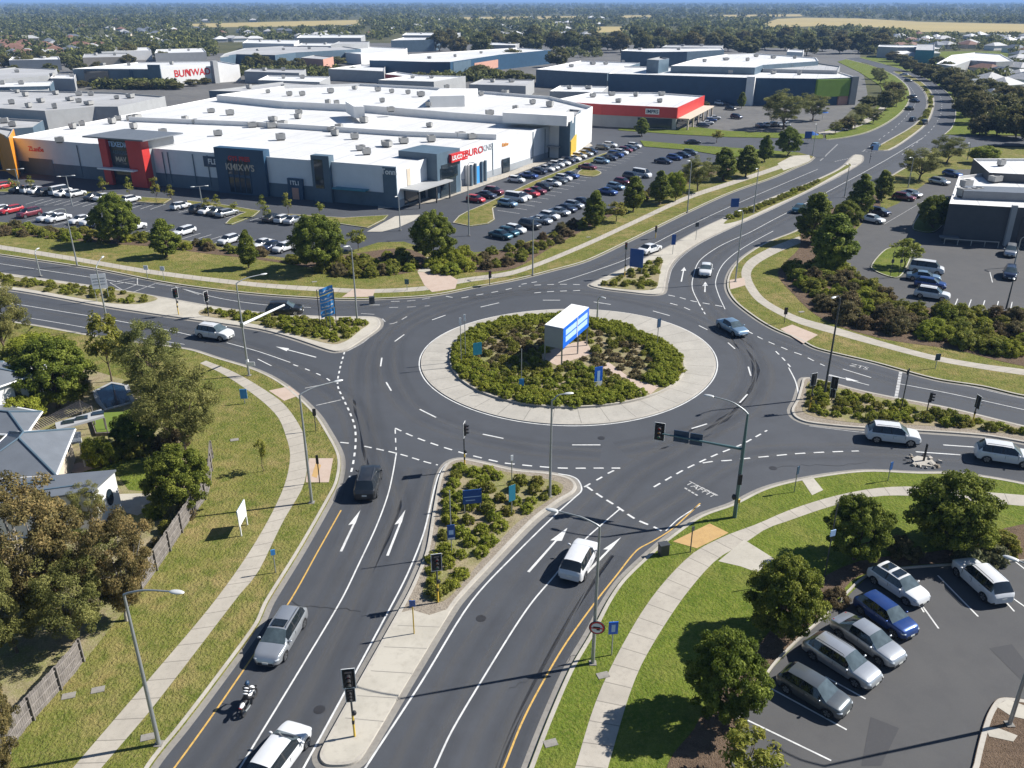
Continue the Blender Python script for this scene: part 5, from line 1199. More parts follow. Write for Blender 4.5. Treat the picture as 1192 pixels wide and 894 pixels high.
def wall_part(e, name, fm, x0, x1, z0, z1, d0, d1, m):
    mb = MB(); wall_box(mb, fm, x0, x1, z0, z1, d0, d1); return bpart(e, name, mb, M[m])
def wall_text(e, txt, fm, x, z, size, m, d=0.06, sx=1.0):
    loc = fm @ Vector((x, z, d)) - e.location
    return lettering(txt, size, loc, fm.to_3x3().to_4x4() @ Matrix.Scale(sx, 4, Vector((1, 0, 0))), M[m], 'lettering', e, None, 0.03)
def wx_of(fm, L, px, h):
    """distance along a wall of the pixel px seen at height h"""
    a = fm @ Vector((0, 0, 0)); b = fm @ Vector((L, 0, 0)); lo, hi = 0.0, L
    f = lambda t: P(tuple(a.lerp(b, t / L)) [:2] + (h,))[0] - px
    s = 1 if f(L) > f(0) else -1
    for _ in range(40):
        m = (lo + hi) / 2
        if f(m) * s < 0: lo = m
        else: hi = m
    return lo
UNIT = {}
def roof_units(e, pts, h, size=(1.75, 1.45, 1.05)):
    for x, y in pts:
        p = G(x, y, h); s = random.uniform(0.8, 1.35)
        mb = MB(); w, d, t = size[0] * s, size[1] * s * random.uniform(0.8, 1.3), size[2] * random.uniform(0.8, 1.25)
        rz = random.choice((0.35, -0.35, 0.4)); mb.box((p.x, p.y, h + 0.25 + t / 2), (w, d, t), rz); mb.box((p.x, p.y, h + 0.12), (w * 0.8, d * 0.7, 0.26), rz, 1)
        mb.tube([(p.x + 0.2, p.y, h + 0.25 + t), (p.x + 0.2, p.y, h + 0.33 + t)], min(w, d) * 0.34, 12, 1)
        bpart(e, 'rooftop_unit', mb, [M['unit'], M['steel_dark']])

# the big white store
Hs = 8.2
sA = [G(11, 160, Hs), G(461, 194, Hs), G(656, 142, Hs), G(252, 113, Hs)]
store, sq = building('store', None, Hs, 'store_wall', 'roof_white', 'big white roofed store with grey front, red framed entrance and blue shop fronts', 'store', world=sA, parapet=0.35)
fm, L = face_frame(Vector((sA[0].x, sA[0].y, 0)), Vector((sA[1].x, sA[1].y, 0)))
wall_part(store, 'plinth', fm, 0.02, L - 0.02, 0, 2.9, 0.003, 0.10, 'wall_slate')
f = lambda px, h=5: wx_of(fm, L, px, h)
# red framed entrance
a, b = f(132), f(180)
wall_part(store, 'entrance_block', fm, a, b, 0, 10.2, -7, 1.2, 'wall_grey')
wall_part(store, 'red_pier', fm, a - 0.1, a + 2.0, 0, 10.3, 1.0, 3.2, 'wall_red'); wall_part(store, 'red_pier', fm, b - 4.2, b + 0.1, 0, 10.3, 1.0, 3.2, 'wall_red')
wall_part(store, 'entrance_glazing', fm, a + 2.0, b - 4.2, 0, 10.2, 1.0, 2.4, 'glass'); wall_part(store, 'entrance_roof', fm, a - 3.2, b + 2.0, 10.3, 10.6, -8, 4.4, 'metal_roof')
wall_part(store, 'canopy', fm, a - 0.5, b - 2.0, 3.6, 3.9, 2.4, 4.6, 'white')
m_ = (a + 2 + b - 4.2) / 2
wall_text(store, 'TEXEDIN', fm, m_, 8.9, 1.5, 'pale_blue', 2.46); wall_text(store, 'AERIOSS', fm, m_, 7.2, 1.1, 'wall_slate', 2.46); wall_text(store, 'MAV', fm, m_, 5.7, 1.5, 'wall_cream', 2.46)
# left shop sign, small doors
x = f(43); wall_text(store, 'ZLaniSe', fm, x, 5.9, 1.5, 'red_sign', 0.05); wall_part(store, 'door', fm, x - 3, x + 4.5, 0, 3.8, 0.1, 0.14, 'wall_slate')
x = f(249); wall_part(store, 'sign_board', fm, x - 2.4, x + 2.4, 5.2, 7.4, 0.02, 0.2, 'navy_sign'); wall_text(store, 'FLE', fm, x, 6.3, 1.6, 'white', 0.23)
# navy shop front
a, b = f(255), f(312)
wall_part(store, 'shop_front', fm, a, b, 0, 9.6, -1.2, 0.9, 'wall_navy'); wall_part(store, 'window', fm, a + 3, b - 4, 4.2, 7.2, 0.9, 0.96, 'glass'); wall_part(store, 'window', fm, a + 3, b - 4, 0.4, 3.6, 0.9, 0.96, 'glass')
wall_text(store, 'GYS PRES', fm, (a + b) / 2, 7.5, 1.35, 'red_sign', 0.98); wall_text(store, 'KMIXWS', fm, (a + b) / 2, 5.7, 1.9, 'sand' if 'sand' in M else 'wall_cream', 1.0)
for k in range(5): wall_part(store, 'mullion', fm, a + 3 + (b - a - 7) * k / 4, a + 3.15 + (b - a - 7) * k / 4, 0.4, 7.2, 0.97, 1.05, 'wall_navy')
a, b = f(337, 3), f(354, 3); wall_part(store, 'door_portal', fm, a, b, 0, 4.3, 0.1, 0.7, 'wall_navy'); wall_part(store, 'door', fm, a + 1, b - 1, 0, 2.4, 0.7, 0.76, 'wall_salmon'); wall_text(store, '1TL1', fm, (a + b) / 2, 3.4, 1.2, 'white', 0.75)
a, b = f(366), f(387); wall_part(store, 'shop_tower', fm, a, b, 0, 9.4, -1.0, 0.8, 'wall_slate'); wall_part(store, 'window', fm, a + 0.7, b - 1.6, 2.8, 8.6, 0.8, 0.86, 'glass')
wall_part(store, 'canopy', fm, f(392, 3), f(430, 3), 3.1, 3.35, 0.1, 1.8, 'wall_teal')
a = f(446, 7); wall_part(store, 'corner_panel', fm, a, L + 0.02, 0, 8.0, 0.02, 0.28, 'wall_slate'); wall_text(store, 'Tonni', fm, (a + L) / 2, 7.1, 1.5, 'white', 0.31)
for px in (92, 191, 197, 226, 243): x = f(px); wall_part(store, 'downpipe', fm, x, x + 0.18, 0.5, 7.6, 0.10, 0.22, 'wall_slate')
# right front
fr, LR = face_frame(Vector((sA[1].x, sA[1].y, 0)), Vector((sA[2].x, sA[2].y, 0)))
g = lambda px, h=5: wx_of(fr, LR, px, h)
wall_part(store, 'plinth', fr, 0.3, LR - 0.02, 0, 1.6, 0.003, 0.09, 'store_base')
a, b = g(497), g(524)
wall_part(store, 'entrance_tower', fr, a, b, 0, 9.3, -7, 2.6, 'wall_slate'); wall_part(store, 'entrance_glazing', fr, a + 1, a + 7, 0.2, 6.2, 2.6, 2.68, 'glass'); wall_part(store, 'window', fr, b - 7.5, b - 1.2, 3.8, 6.8, 2.6, 2.68, 'glass')
wall_part(store, 'sign_board', fr, a + 4.5, b + 0.4, 6.9, 8.6, 2.4, 3.3, 'red_sign'); wall_text(store, 'LSUCO', fr, (a + b) / 2 + 2.2, 7.75, 1.25, 'white', 3.34)
wall_part(store, 'canopy', fr, g(466, 3), a + 3, 3.5, 3.8, 0.0, 4.5, 'wall_grey')
for x in (g(466, 3) + 0.5, a - 3, a + 2): wall_part(store, 'canopy_post', fr, x, x + 0.25, 0, 3.5, 4.0, 4.25, 'steel_dark')
wall_part(store, 'shop_window', fr, g(470, 2), a - 1, 0.3, 3.2, 0.09, 0.14, 'glass'); wall_part(store, 'poster', fr, g(474, 4), g(478, 4), 3.9, 7.2, 0.0, 0.08, 'wall_cream')
x = g(532); wall_text(store, 'STAZ', fr, x + 1.0, 6.5, 2.1, 'red_sign', 0.05, 1.4); wall_text(store, 'EBURO', fr, g(550), 6.9, 2.1, 'red_sign', 0.05, 1.4); wall_text(store, 'CKNS', fr, g(565), 7.0, 1.9, 'store_base', 0.05, 1.3)
a, b = g(541, 2), g(559, 2); wall_part(store, 'portal', fr, a, b, 0, 4.6, 0.09, 1.3, 'wall_white'); wall_part(store, 'sliding_door', fr, a + 2.0, b - 2.5, 0, 4.0, 1.3, 1.36, 'blue_sky'); 
for x in (a, a + 1.8, b - 2.2, b - 0.5): wall_part(store, 'portal_post', fr, x, x + 0.5, 0, 4.8, 1.3, 1.8, 'wall_slate')
x = g(588); wall_text(store, 'Ritbv', fr, x, 6.6, 1.2, 'wall_orange', 0.05, 1.3)
a, b = g(584, 2), g(592, 2); wall_part(store, 'shop_window', fr, a, b, 0.2, 3.4, 0.09, 0.4, 'glass'); wall_part(store, 'canopy', fr, g(636, 2), LR, 3.0, 3.3, 0.0, 3.5, 'wall_grey'); wall_part(store, 'shop_window', fr, g(638, 2), LR - 1, 0.2, 2.9, 0.09, 0.16, 'glass')
for px in (573, 620, 634): x = g(px); wall_part(store, 'downpipe', fr, x, x + 0.2, 0.4, 7.8, 0.0, 0.14, 'wall_slate')
# step in the roof (a raised upstand across it) and the plant on it
mb = MB(); up = [G(150, 140, 8.2), G(300, 146, 8.2), G(470, 157, 8.2), G(578, 161, 8.2)]
for p, q in zip(up[:-1], up[1:]):
    ff, l2 = face_frame(Vector((p.x, p.y, 0)), Vector((q.x, q.y, 0))); wall_box(mb, ff, 0, l2, 7.9, 9.1, -0.5, 0.0)
bpart(store, 'roof_upstand', mb, M['wall_white'])
roof_units(store, [(85,150),(96,146),(131,144),(138,140),(151,140),(158,139),(156,150),(216,141),(227,144),(246,131),(268,134),(254,158),(294,148),(316,149),(318,141),(329,146),(347,138),(327,163),(390,158),(413,162),(387,153),(395,150),(450,170),(470,167),(451,171),(420,175),(502,165),(424,143),(348,133),(500,148),(536,160),(549,162),(427,180),(70,166),(190,156)], 7.9)
# orange portal at the left end
e, q = building('shop', [(-60,150),(-4,153),(10,160),(16,150),(-40,142)], 9.4, 'wall_orange', 'roof_grey', 'orange framed shop portal with dark glass at the left end of the big white store', 'shop')
ff, l2 = face_frame(Vector((G(-60,150,9.4).x, G(-60,150,9.4).y, 0)), Vector((G(-4,153,9.4).x, G(-4,153,9.4).y, 0))); wall_part(e, 'window', ff, 1, l2 - 1.0, 0.3, 7.0, 0.02, 0.1, 'glass')
# rear blocks of the shopping centre
e, q = building('store', [(252,110.5),(330,118),(420,122),(530,131),(655,139.5),(668,136),(690,124),(640,112),(500,101),(420,97),(330,100)], 9.9, 'wall_white', 'roof_white', 'long white roofed rear block of the shopping centre behind the big store', 'store', parapet=0.9)
roof_units(e, [(312,108),(337,111),(352,111),(385,108),(413,104),(440,106),(456,108),(475,109),(490,112),(445,119),(382,121),(392,122),(455,130),(500,124),(570,134),(530,118),(560,111),(588,110),(520,103),(600,128),(640,124),(620,121)], 9.2)
for px, h, lab in (([(402,118),(412,124),(424,124),(416,117)], 12.0, 'a'), ([(500,112),(541,111),(556,103),(512,103)], 12.2, 'b'), ([(585,131),(660,135),(668,131),(600,126)], 11.5, 'c')):
    w = W(px, h); mb = MB(); mb.prism(w, 9.0, h); bpart(e, 'plant_room', mb, M['wall_white'])
e2, q = building('shop', [(650,139),(664,142),(676,128),(662,127)], 9.9, 'wall_slate', 'roof_grey', 'grey corner tower with a yellow panel at the end of the shopping centre', 'shop')
ff, l2 = face_frame(Vector((G(664,142,9.9).x, G(664,142,9.9).y, 0)), Vector((G(676,128,9.9).x, G(676,128,9.9).y, 0))); wall_part(e2, 'yellow_panel', ff, 0.6, l2 * 0.70, 0.6, 5.0, 0.02, 0.25, 'wall_yellow')
def simple(name, px, h, wall, roof, label, cat='building', units=(), group=None):
    e, q = building(name, px, h, wall, roof, label, cat, group=group)
    if units: roof_units(e, units, h - 0.4)
    return e, q
e, q = simple('warehouse', [(-140,120),(-60,123),(0,126),(52,129),(110,124),(137,124),(192,112),(134,107.5),(60,106),(0,105),(-100,106)], 7.2, 'wall_grey', 'roof_grey', 'low grey warehouse with flat grey roof behind the left end of the big store', units=[(14,121),(48,119),(34,125),(64,126),(82,117),(92,119),(104,122),(65,110),(92,111),(106,111),(136,115),(152,114),(30,112),(20,108)])
mb = MB(); ff, l2 = face_frame(Vector((q[0].x, q[0].y, 0)), Vector((q[1].x, q[1].y, 0)))
simple('warehouse', [(243,105.5),(300,107),(338,108.5),(398,99),(330,95)], 6.0, 'wall_slate', 'roof_grey', 'low grey roof with blue wall tucked behind the shopping centre', units=[(290,103),(330,102)])
e, q = simple('warehouse', [(-60,136),(0,137),(50,140),(38,148),(0,150.5),(-60,146)], 5.0, 'wall_slate', 'roof_grey', 'small pale flat roofed block squeezed beside the orange shop portal', units=[(15,147),(5,143)])
e, q = simple('store', [(84,80),(97,80),(186,80.5),(278,75),(255,71),(160,72.5)], 8.0, 'wall_slate', 'roof_white', 'blue fronted store with red letters on its white end wall', 'store', units=[(120,76),(150,76),(200,75)])
p0, p1, p2 = [Vector((v.x, v.y, 0)) for v in (G(97,80,8), G(186,80.5,8), G(278,75,8))]
ff, l2 = face_frame(p0, p1); wall_part(e, 'shop_window', ff, 0, l2 * 0.32, 0.5, 7.2, 0.02, 0.3, 'glass'); wall_part(e, 'blue_panel', ff, l2 * 0.6, l2 * 0.64, 0, 7.9, 0.02, 0.4, 'wall_navy'); wall_part(e, 'corner_block', ff, l2 * 0.85, l2 + 0.4, 0, 10.0, 0.0, 0.6, 'wall_slate')
ff, l2 = face_frame(p1, p2); wall_part(e, 'white_wall', ff, 0.3, l2, 0, 8.0, 0.02, 0.3, 'wall_white'); wall_text(e, 'BUN', ff, l2 * 0.26, 5.4, 4.4, 'red_sign', 0.36); wall_text(e, 'YWAD', ff, l2 * 0.46, 5.6, 4.2, 'red_sign', 0.36); wall_part(e, 'column', ff, l2 * 0.62, l2 * 0.68, 0, 10.5, 0.3, 3.0, 'wall_grey')
simple('warehouse', [(-60,86),(20,78),(66,80),(56,88),(-40,95)], 6.0, 'wall_grey', 'roof_grey', 'pale roofed shed at the left picture edge behind the trees', units=[(20,84)])
simple('shed', [(8,103),(55,98),(57,104),(20,107)], 4.5, 'wall_grey', 'roof_white', 'small white roofed shed with blue front behind the grey warehouse')
e, q = simple('warehouse', [(256,66),(275,63),(320,64),(344,61),(420,57),(400,54),(330,53.5),(285,56),(262,62)], 8.0, 'wall_slate', 'roof_grey', 'slate walled warehouse with pale roof among the trees behind the store', units=[(300,59),(330,58),(360,57)])
simple('showroom', [(350,67),(376,69),(388,66),(366,64)], 6.5, 'wall_salmon', 'roof_grey', 'salmon coloured showroom beside the slate warehouse')
simple('warehouse', [(385,52),(428,50),(430,48),(395,48)], 9.5, 'wall_grey', 'roof_grey', 'grey box building standing above the pale roofs in the middle distance')
e, q = simple('warehouse', [(402,61),(420,63),(470,58.5),(474,56),(430,54),(410,56)], 6.5, 'wall_white', 'roof_white', 'white and blue low office block right of the grey box building')
e, q = simple('warehouse', [(430,70),(500,72),(524,72),(582,63.5),(641,58),(602,55.5),(480,63)], 8.5, 'wall_navy', 'roof_white', 'long navy warehouse with a bright roof behind the shopping centre', units=[(500,68),(530,66),(560,62),(590,60)])
p1, p2 = [Vector((v.x, v.y, 0)) for v in (G(524,72,8.5), G(582,63.5,8.5))]; ff, l2 = face_frame(p1, p2)
wall_part(e, 'pale_panel', ff, l2 * 0.05, l2 * 0.38, 0, 8, 0.02, 0.2, 'wall_slate'); wall_part(e, 'red_panel', ff, l2 * 0.45, l2 * 0.95, 1.5, 6, 0.02, 0.2, 'wall_salmon')
simple('warehouse', [(382,80),(447,83),(449,75.5),(420,75)], 5.5, 'wall_grey', 'roof_white', 'low pale grey block directly behind the shopping centre roofs')
simple('shop', [(448,86),(474,89),(487,87),(462,83.5)], 4.5, 'wall_red', 'roof_white', 'little shop with a red end wall behind the shopping centre')
simple('warehouse', [(498,42),(510,45),(524,44),(520,41)], 8, 'wall_slate', 'roof_white', 'small far warehouse at the edge of the tall trees') if False else None
simple('warehouse', [(455,47),(505,46),(512,43.5),(470,43.5)], 9, 'wall_slate', 'roof_white', 'far blue grey warehouse left of the tall tree belt')
e, q = simple('warehouse', [(624,80.5),(665,83),(707,85),(745,73),(676,70.5)], 7.6, 'wall_slate', 'roof_white', 'blue grey warehouse with white roof between the shopping centre and the navy store', units=[(690,75),(705,75),(725,73),(665,78)])
for px, h, wl, rf, lab in (
    ([(440,93),(505,95),(542,88.5),(482,87)], 6.0, 'wall_grey', 'roof_white', 'low pale shed in front of the long navy warehouse'),
    ([(546,98),(612,100),(622,92.5),(562,91.5)], 5.5, 'wall_grey', 'roof_grey', 'low grey shed between the bushy trees and the shopping centre'),
    ([(300,93),(372,95.5),(384,89),(312,87.5)], 6.0, 'wall_grey', 'roof_white', 'low white roofed shed left of the little shop with red end'),
    ([(-30,102),(58,100),(62,94),(-30,96)], 5.5, 'wall_slate', 'roof_white', 'low white shed behind the grey warehouse at the left edge'),
    ([(640,106),(700,107.5),(708,100.5),(652,99.5)], 6.5, 'wall_grey', 'roof_white', 'white roofed shed between the shopping centre and the red building'),
    ([(282,50),(342,51),(348,46.5),(288,46)], 7.0, 'wall_white', 'roof_white', 'far white hall behind the slate walled warehouse'),
    ([(180,62),(240,60.5),(236,56),(182,57.5)], 6.0, 'wall_grey', 'roof_white', 'far pale hall among the trees left of the slate walled warehouse'),
    ([(96,67),(152,66),(148,61.5),(98,62.5)], 6.0, 'wall_cream', 'roof_grey', 'far grey roofed hall above the store with red letters'),
    ([(345,44),(420,44),(425,40.5),(350,40.5)], 8.0, 'wall_grey', 'roof_white', 'far pale hall below the dry field'),
    ([(770,55),(838,55.5),(842,52.5),(776,52)], 8.0, 'wall_grey', 'roof_grey', 'far grey hall against the tall tree belt'),
    ([(58,91),(86,91.5),(88,86.5),(62,86.5)], 5.5, 'wall_grey', 'roof_white', 'small white roofed shed left of the store with red letters'),
    ([(284,83),(348,85),(356,80.5),(292,79.5)], 5.5, 'wall_grey', 'roof_grey', 'low grey shed in front of the slate walled warehouse'),
    ([(118,60),(176,58.5),(172,55),(122,56)], 6.0, 'wall_white', 'roof_white', 'long far white shed among the left suburb trees'),
    ([(346,53),(386,53.5),(391,50),(351,50)], 7.0, 'wall_slate', 'roof_white', 'far slate shed directly left of the grey box building'),
    ([(468,41),(532,41),(536,38),(473,38)], 8.0, 'wall_grey', 'roof_white', 'far pale hall above the blue grey warehouse by the tree belt'),
    ([(10,70),(70,69),(68,65.5),(14,66)], 6.0, 'wall_grey', 'roof_white', 'far white shed at the left edge above the pale roofed shed'),
    ([(560,52),(600,52.5),(606,49.5),(566,49.5)], 7.0, 'wall_grey', 'roof_white', 'far white hall half hidden by the tall tree belt')):
    simple('warehouse', px, h, wl, rf, lab, units=[(sum(p[0] for p in px) / 4 + k, sum(p[1] for p in px) / 4) for k in (-12, 10)])
# navy store with white letters
Hn = 10.2
e, q = simple('store', [(708,85.5),(872,90.5),(950,91.5),(997,90),(978,84),(900,80),(726,77)], Hn, 'wall_navy', 'roof_white', 'long navy store with white letters and a lime green panel', 'store', units=[(760,82),(800,84),(815,82),(850,86),(900,86),(930,87)])
p0, p1, p2 = [Vector((v.x, v.y, 0)) for v in (G(708,85.5,Hn), G(872,90.5,Hn), G(950,91.5,Hn))]
ff, l2 = face_frame(p0, p1); f2 = lambda px: wx_of(ff, l2, px, 6)
for t_, a, b in (('D', 726, 731), ('CHEZA OD', 735, 758), ('MOMVEMNLY', 765, 791), ('OIS PASOS', 797, 824), ('UMMNCARLAI', 837, 867)):
    x0, x1 = f2(a), f2(b); o = wall_text(e, t_, ff, (x0 + x1) / 2, 6.2, 3.4, 'white', 0.06); k = len(t_) * 3.4 * 0.62; o.matrix_local = o.matrix_local @ Matrix.Scale((x1 - x0) / k, 4, Vector((1, 0, 0)))
wall_part(e, 'sloping_column', ff, l2 - 0.5, l2 + 2.6, 0, 10.8, 0.0, 2.6, 'wall_white')
ff, l2 = face_frame(p1, p2); ff3, l3 = face_frame(p2, Vector((G(997,90,Hn).x, G(997,90,Hn).y, 0)))
wall_part(e, 'lime_panel', ff3, 0.2, l3 * 0.82, 3.4, 9.8, 0.02, 1.2, 'wall_lime'); wall_part(e, 'entrance_glazing', ff3, l3 * 0.6, l3 * 0.9, 0, 3.4, 0.02, 0.6, 'wall_salmon'); wall_part(e, 'end_pier', ff3, l3 * 0.84, l3, 0, 10.6, 0.02, 1.6, 'pale_blue' if False else 'metal_roof')
simple('store', [(781,76.5),(879,78.5),(888,75.5),(953,71),(950,67),(880,62),(846,63),(812,68)], 12.6, 'wall_slate', 'roof_white', 'upper white roofed hall standing behind the navy store', 'store', units=[(820,72),(845,70),(870,71),(900,68),(925,68),(880,66)])
simple('store', [(888,80),(975,82),(978,77),(950,73),(890,76)], 11.2, 'wall_grey', 'roof_grey', 'grey roofed wing on the right behind the navy store', 'store', units=[(920,78)])
simple('tower', [(753,69),(767,70),(779,68),(768,66)], 15, 'wall_slate', 'roof_grey', 'square blue grey tower rising behind the navy store', 'tower')
simple('warehouse', [(723,59),(760,60.5),(800,60),(843,58),(840,55.5),(780,56),(730,57)], 9, 'wall_slate', 'roof_white', 'far blue grey warehouse in front of the tall tree belt', units=[(745,58),(790,58)])
simple('warehouse', [(916,60),(935,61),(936,58),(918,57.5)], 9, 'wall_white', 'roof_white', 'small white block beside the tree belt right of the far warehouse')
# red building
e, q = simple('shop', [(639,117.5),(700,121.5),(788,125.5),(819,111.5),(760,107.5),(690,107)], 6.9, 'wall_grey', 'roof_white', 'red and grey shop with white roof and covered walk beside the side road', 'shop', units=[(690,113),(720,119),(740,112),(768,119),(770,111),(712,111)])
p0, p1, p2, p3 = [Vector((v.x, v.y, 0)) for v in (G(639,117.5,6.9), G(700,121.5,6.9), G(788,125.5,6.9), G(819,111.5,6.9))]
for u, v in ((p0, p1), (p1, p2), (p2, p3)):
    ff, l2 = face_frame(u, v); wall_part(e, 'red_fascia', ff, 0, l2 + 0.3, 3.7, 7.0, 0.02, 0.35, 'wall_red')
    if v is p2: wall_part(e, 'sign_board', ff, l2 * 0.60, l2 * 0.78, 4.6, 6.3, 0.35, 0.45, 'white'); wall_text(e, 'IMPRS', ff, l2 * 0.69, 5.4, 1.5, 'navy_sign', 0.5); wall_part(e, 'shop_window', ff, l2 * 0.5, l2 * 0.95, 0.3, 3.4, 0.02, 0.1, 'glass')
    if v is p3:
        wall_part(e, 'canopy', ff, 1, l2, 3.3, 3.65, 0.35, 4.0, 'wall_cream')
        for k in range(6): wall_part(e, 'canopy_post', ff, 1.2 + (l2 - 2) * k / 5, 1.7 + (l2 - 2) * k / 5, 0, 3.3, 3.3, 3.8, 'wall_cream')
        wall_part(e, 'shop_window', ff, 1, l2 - 1, 0.3, 3.0, 0.02, 0.1, 'glass')
# dark brick building on the right
Hb = 6.6
e, q = simple('building', [(1105,237),(1168,240.5),(1178,241),(1330,248),(1330,206),(1152,201),(1116,205)], Hb, 'wall_charcoal', 'roof_white', 'dark brick building with pale flat roof beside the upper right car park', units=[(1120,229),(1131,229),(1136,228),(1150,229),(1124,218),(1158,212)])
p0, p1, p2 = [Vector((v.x, v.y, 0)) for v in (G(1105,237,Hb), G(1168,240.5,Hb), G(1330,248,Hb))]
ff, l2 = face_frame(p0, p1); wall_part(e, 'awning', ff, -0.5, l2 * 0.3, 0.9, 1.15, 0.02, 1.2, 'metal_roof'); wall_part(e, 'loading_rail', ff, 0, l2, 1.05, 1.2, 2.2, 2.3, 'steel')
for k in range(5): wall_part(e, 'rail_post', ff, l2 * k / 4, l2 * k / 4 + 0.12, 0.15, 1.2, 2.2, 2.3, 'steel')
ff, l2 = face_frame(p1, p2); wall_part(e, 'white_pier', ff, 1.2, 2.0, 0, 7.0, 0.02, 0.8, 'wall_grey'); wall_part(e, 'window', ff, 3.2, 20, 0.6, 5.0, 0.02, 0.1, 'glass')
w = W([(1122,222),(1330,230),(1330,222),(1124,216)], 7.6); mb = MB(); mb.prism(w, 6.0, 7.6); bpart(e, 'roof_step', mb, M['metal_roof'])
simple('building', [(1133,184.5),(1152,201),(1330,209),(1330,184)], 7.8, 'wall_charcoal', 'roof_white', 'rear pale roofed wing behind the dark brick building', units=[(1165,193)])

# ------------------------------------------------------------------ houses and yards on the left
def hip(e, corners, h, ridge, over, roofm, nm='roof'):
    """hipped roof over four corners (world), ridge along the longer pair"""
    q = [Vector((c.x, c.y, 0)) for c in corners]
    if area(q) < 0: q = q[::-1]
    if (q[1] - q[0]).length < (q[2] - q[1]).length: q = q[1:] + q[:1]
    o = offset(q, -over, True); m0 = (o[0] + o[3]) / 2; m1 = (o[1] + o[2]) / 2; wdt = (o[3] - o[0]).length
    d = (m1 - m0).normalized(); k = min(wdt * 0.5, (m1 - m0).length * 0.45)
    r0 = m0 + d * k; r1 = m1 - d * k
    vs = [(p.x, p.y, h) for p in o] + [(r0.x, r0.y, h + ridge), (r1.x, r1.y, h + ridge)]
    mb = MB(); mb.add(vs, [(0, 1, 5, 4), (1, 2, 5), (2, 3, 4, 5), (3, 0, 4), (3, 2, 1, 0)])
    r_ = bpart(e, nm, mb, M[roofm])
    mb = MB()
    for a, b in ((4, 5), (0, 4), (3, 4), (1, 5), (2, 5)):
        mb.tube([Vector(vs[a]) + Vector((0, 0, 0.05)), Vector(vs[b]) + Vector((0, 0, 0.05))], 0.09, 5)
    rc = mb.obj('ridge_cap', M['wall_slate'], None); rc.parent = r_; rc.location = -e.location
    mb = MB()
    for a in range(4):
        p, s = Vector(vs[a]), Vector(vs[(a+1) % 4]); mb.tube([p + Vector((0, 0, -0.03)), s + Vector((0, 0, -0.03))], 0.10, 5)
    g_ = mb.obj('gutter', M['white'], None); g_.parent = r_; g_.location = -e.location
def house(px, h, ridge, wall, roofm, label, over=0.55, name='house', group=None):
    q = [Vector((p.x, p.y, 0)) for p in W(px, h)]; c = sum(q, Vector()) / len(q); e = empty(name, (c.x, c.y, 0), 0, label, 'house', group)
    mb = MB(); mb.prism(q, 0, h, top=True); bpart(e, 'wall', mb, M[wall]); hip(e, q, h + 0.02, ridge, over, roofm); return e, q
sheet('yard', W([(-300,560),(-300,470),(0,440),(60,415),(100,430),(160,448),(175,480),(215,520),(243,572),(190,652),(140,720),(88,785),(31,850),(-100,975),(-300,975)]), 0.155, M['soil_yard'])
sheet('lawn', W([(88,575),(100,547),(135,538),(200,530),(232,548),(225,565),(180,575),(150,572),(138,556)]), 0.165, M['grass_lush'])
sheet('paving', W([(138,577),(175,576),(180,592),(160,602),(137,596)]), 0.168, M['concrete'])
sheet('paving', W([(62,551),(93,540),(118,545),(92,552)]), 0.168, M['pink_paving'])
e, q = house([(-70,434),(0,424),(30,438),(-20,456)], 4.6, 1.2, 'wall_white', 'metal_roof', 'white walled two storey house with blue grey roof at the left edge')
a, b = Vector((G(-20,456,4.6).x, G(-20,456,4.6).y, 0)), Vector((G(30,438,4.6).x, G(30,438,4.6).y, 0)); ff, l2 = face_frame(a, b); wall_part(e, 'window', ff, l2 * 0.66, l2 * 0.80, 2.2, 3.9, 0.01, 0.06, 'glass')
e, q = house([(-60,500),(-20,470),(42,482),(30,504)], 2.9, 0.9, 'wall_cream', 'metal_roof', 'low grey metal roofed wing in front of the white two storey house')
e, q = house([(16,505),(80,502),(60,552),(-40,558)], 3.0, 1.7, 'wall_cream', 'metal_roof', 'cream house with wide blue grey hipped roof behind the rusty gum trees')
a = empty('awning', G(84, 522, 0), 0, 'small flat awning beside the blue grey hipped roof', 'awning')
mb = MB(); w = W([(77,503),(94,503),(94,514),(76,517)], 2.7); mb.prism(w, 2.6, 2.75); mb.obj('cover', M['metal_roof'], a)
for p in w[1:3]:
    mb = MB(); mb.tube([(p.x - 0.15, p.y, 0), (p.x - 0.15, p.y, 2.6)], 0.06, 6); mb.obj('post', M['white'], a)
# long flat house with white gable end
qa = [G(133,549,3.6), G(107,570,3.6), G(-90,596,3.6), G(-60,566,3.6)]
q = [Vector((p.x, p.y, 0)) for p in qa]; c = sum(q, Vector()) / 4; e = empty('house', (c.x, c.y, 0), 0, 'long white house with flat blue grey roof and round window in its end wall', 'house')
mb = MB(); mb.prism(q, 0, 3.45); bpart(e, 'wall', mb, M['wall_white']); mb = MB(); mb.prism(offset(q if area(q) > 0 else q[::-1], -0.3, True), 3.46, 3.62); bpart(e, 'roof', mb, M['metal_roof'])
mb = MB(); fl, l2 = face_frame(q[2], q[1]); wall_box(mb, fl, 4, l2 - 3, 3.62, 3.72, -2.4, -2.2); wall_box(mb, fl, 4, l2 - 1, 3.62, 3.70, -1.0, -0.85); bpart(e, 'roof_flashing', mb, M['wall_slate'])
ff, l2 = face_frame(q[1], q[0]); mb = MB(); cc = ff @ Vector((l2 * 0.6, 1.9, 0.02)); n_ = 18; mb.add([tuple(ff @ Vector((l2 * 0.6 + 0.42 * math.cos(2*math.pi*k/n_), 1.9 + 0.75 * math.sin(2*math.pi*k/n_), 0.03))) for k in range(n_)], [tuple(range(n_))]); bpart(e, 'window', mb, M['glass'])
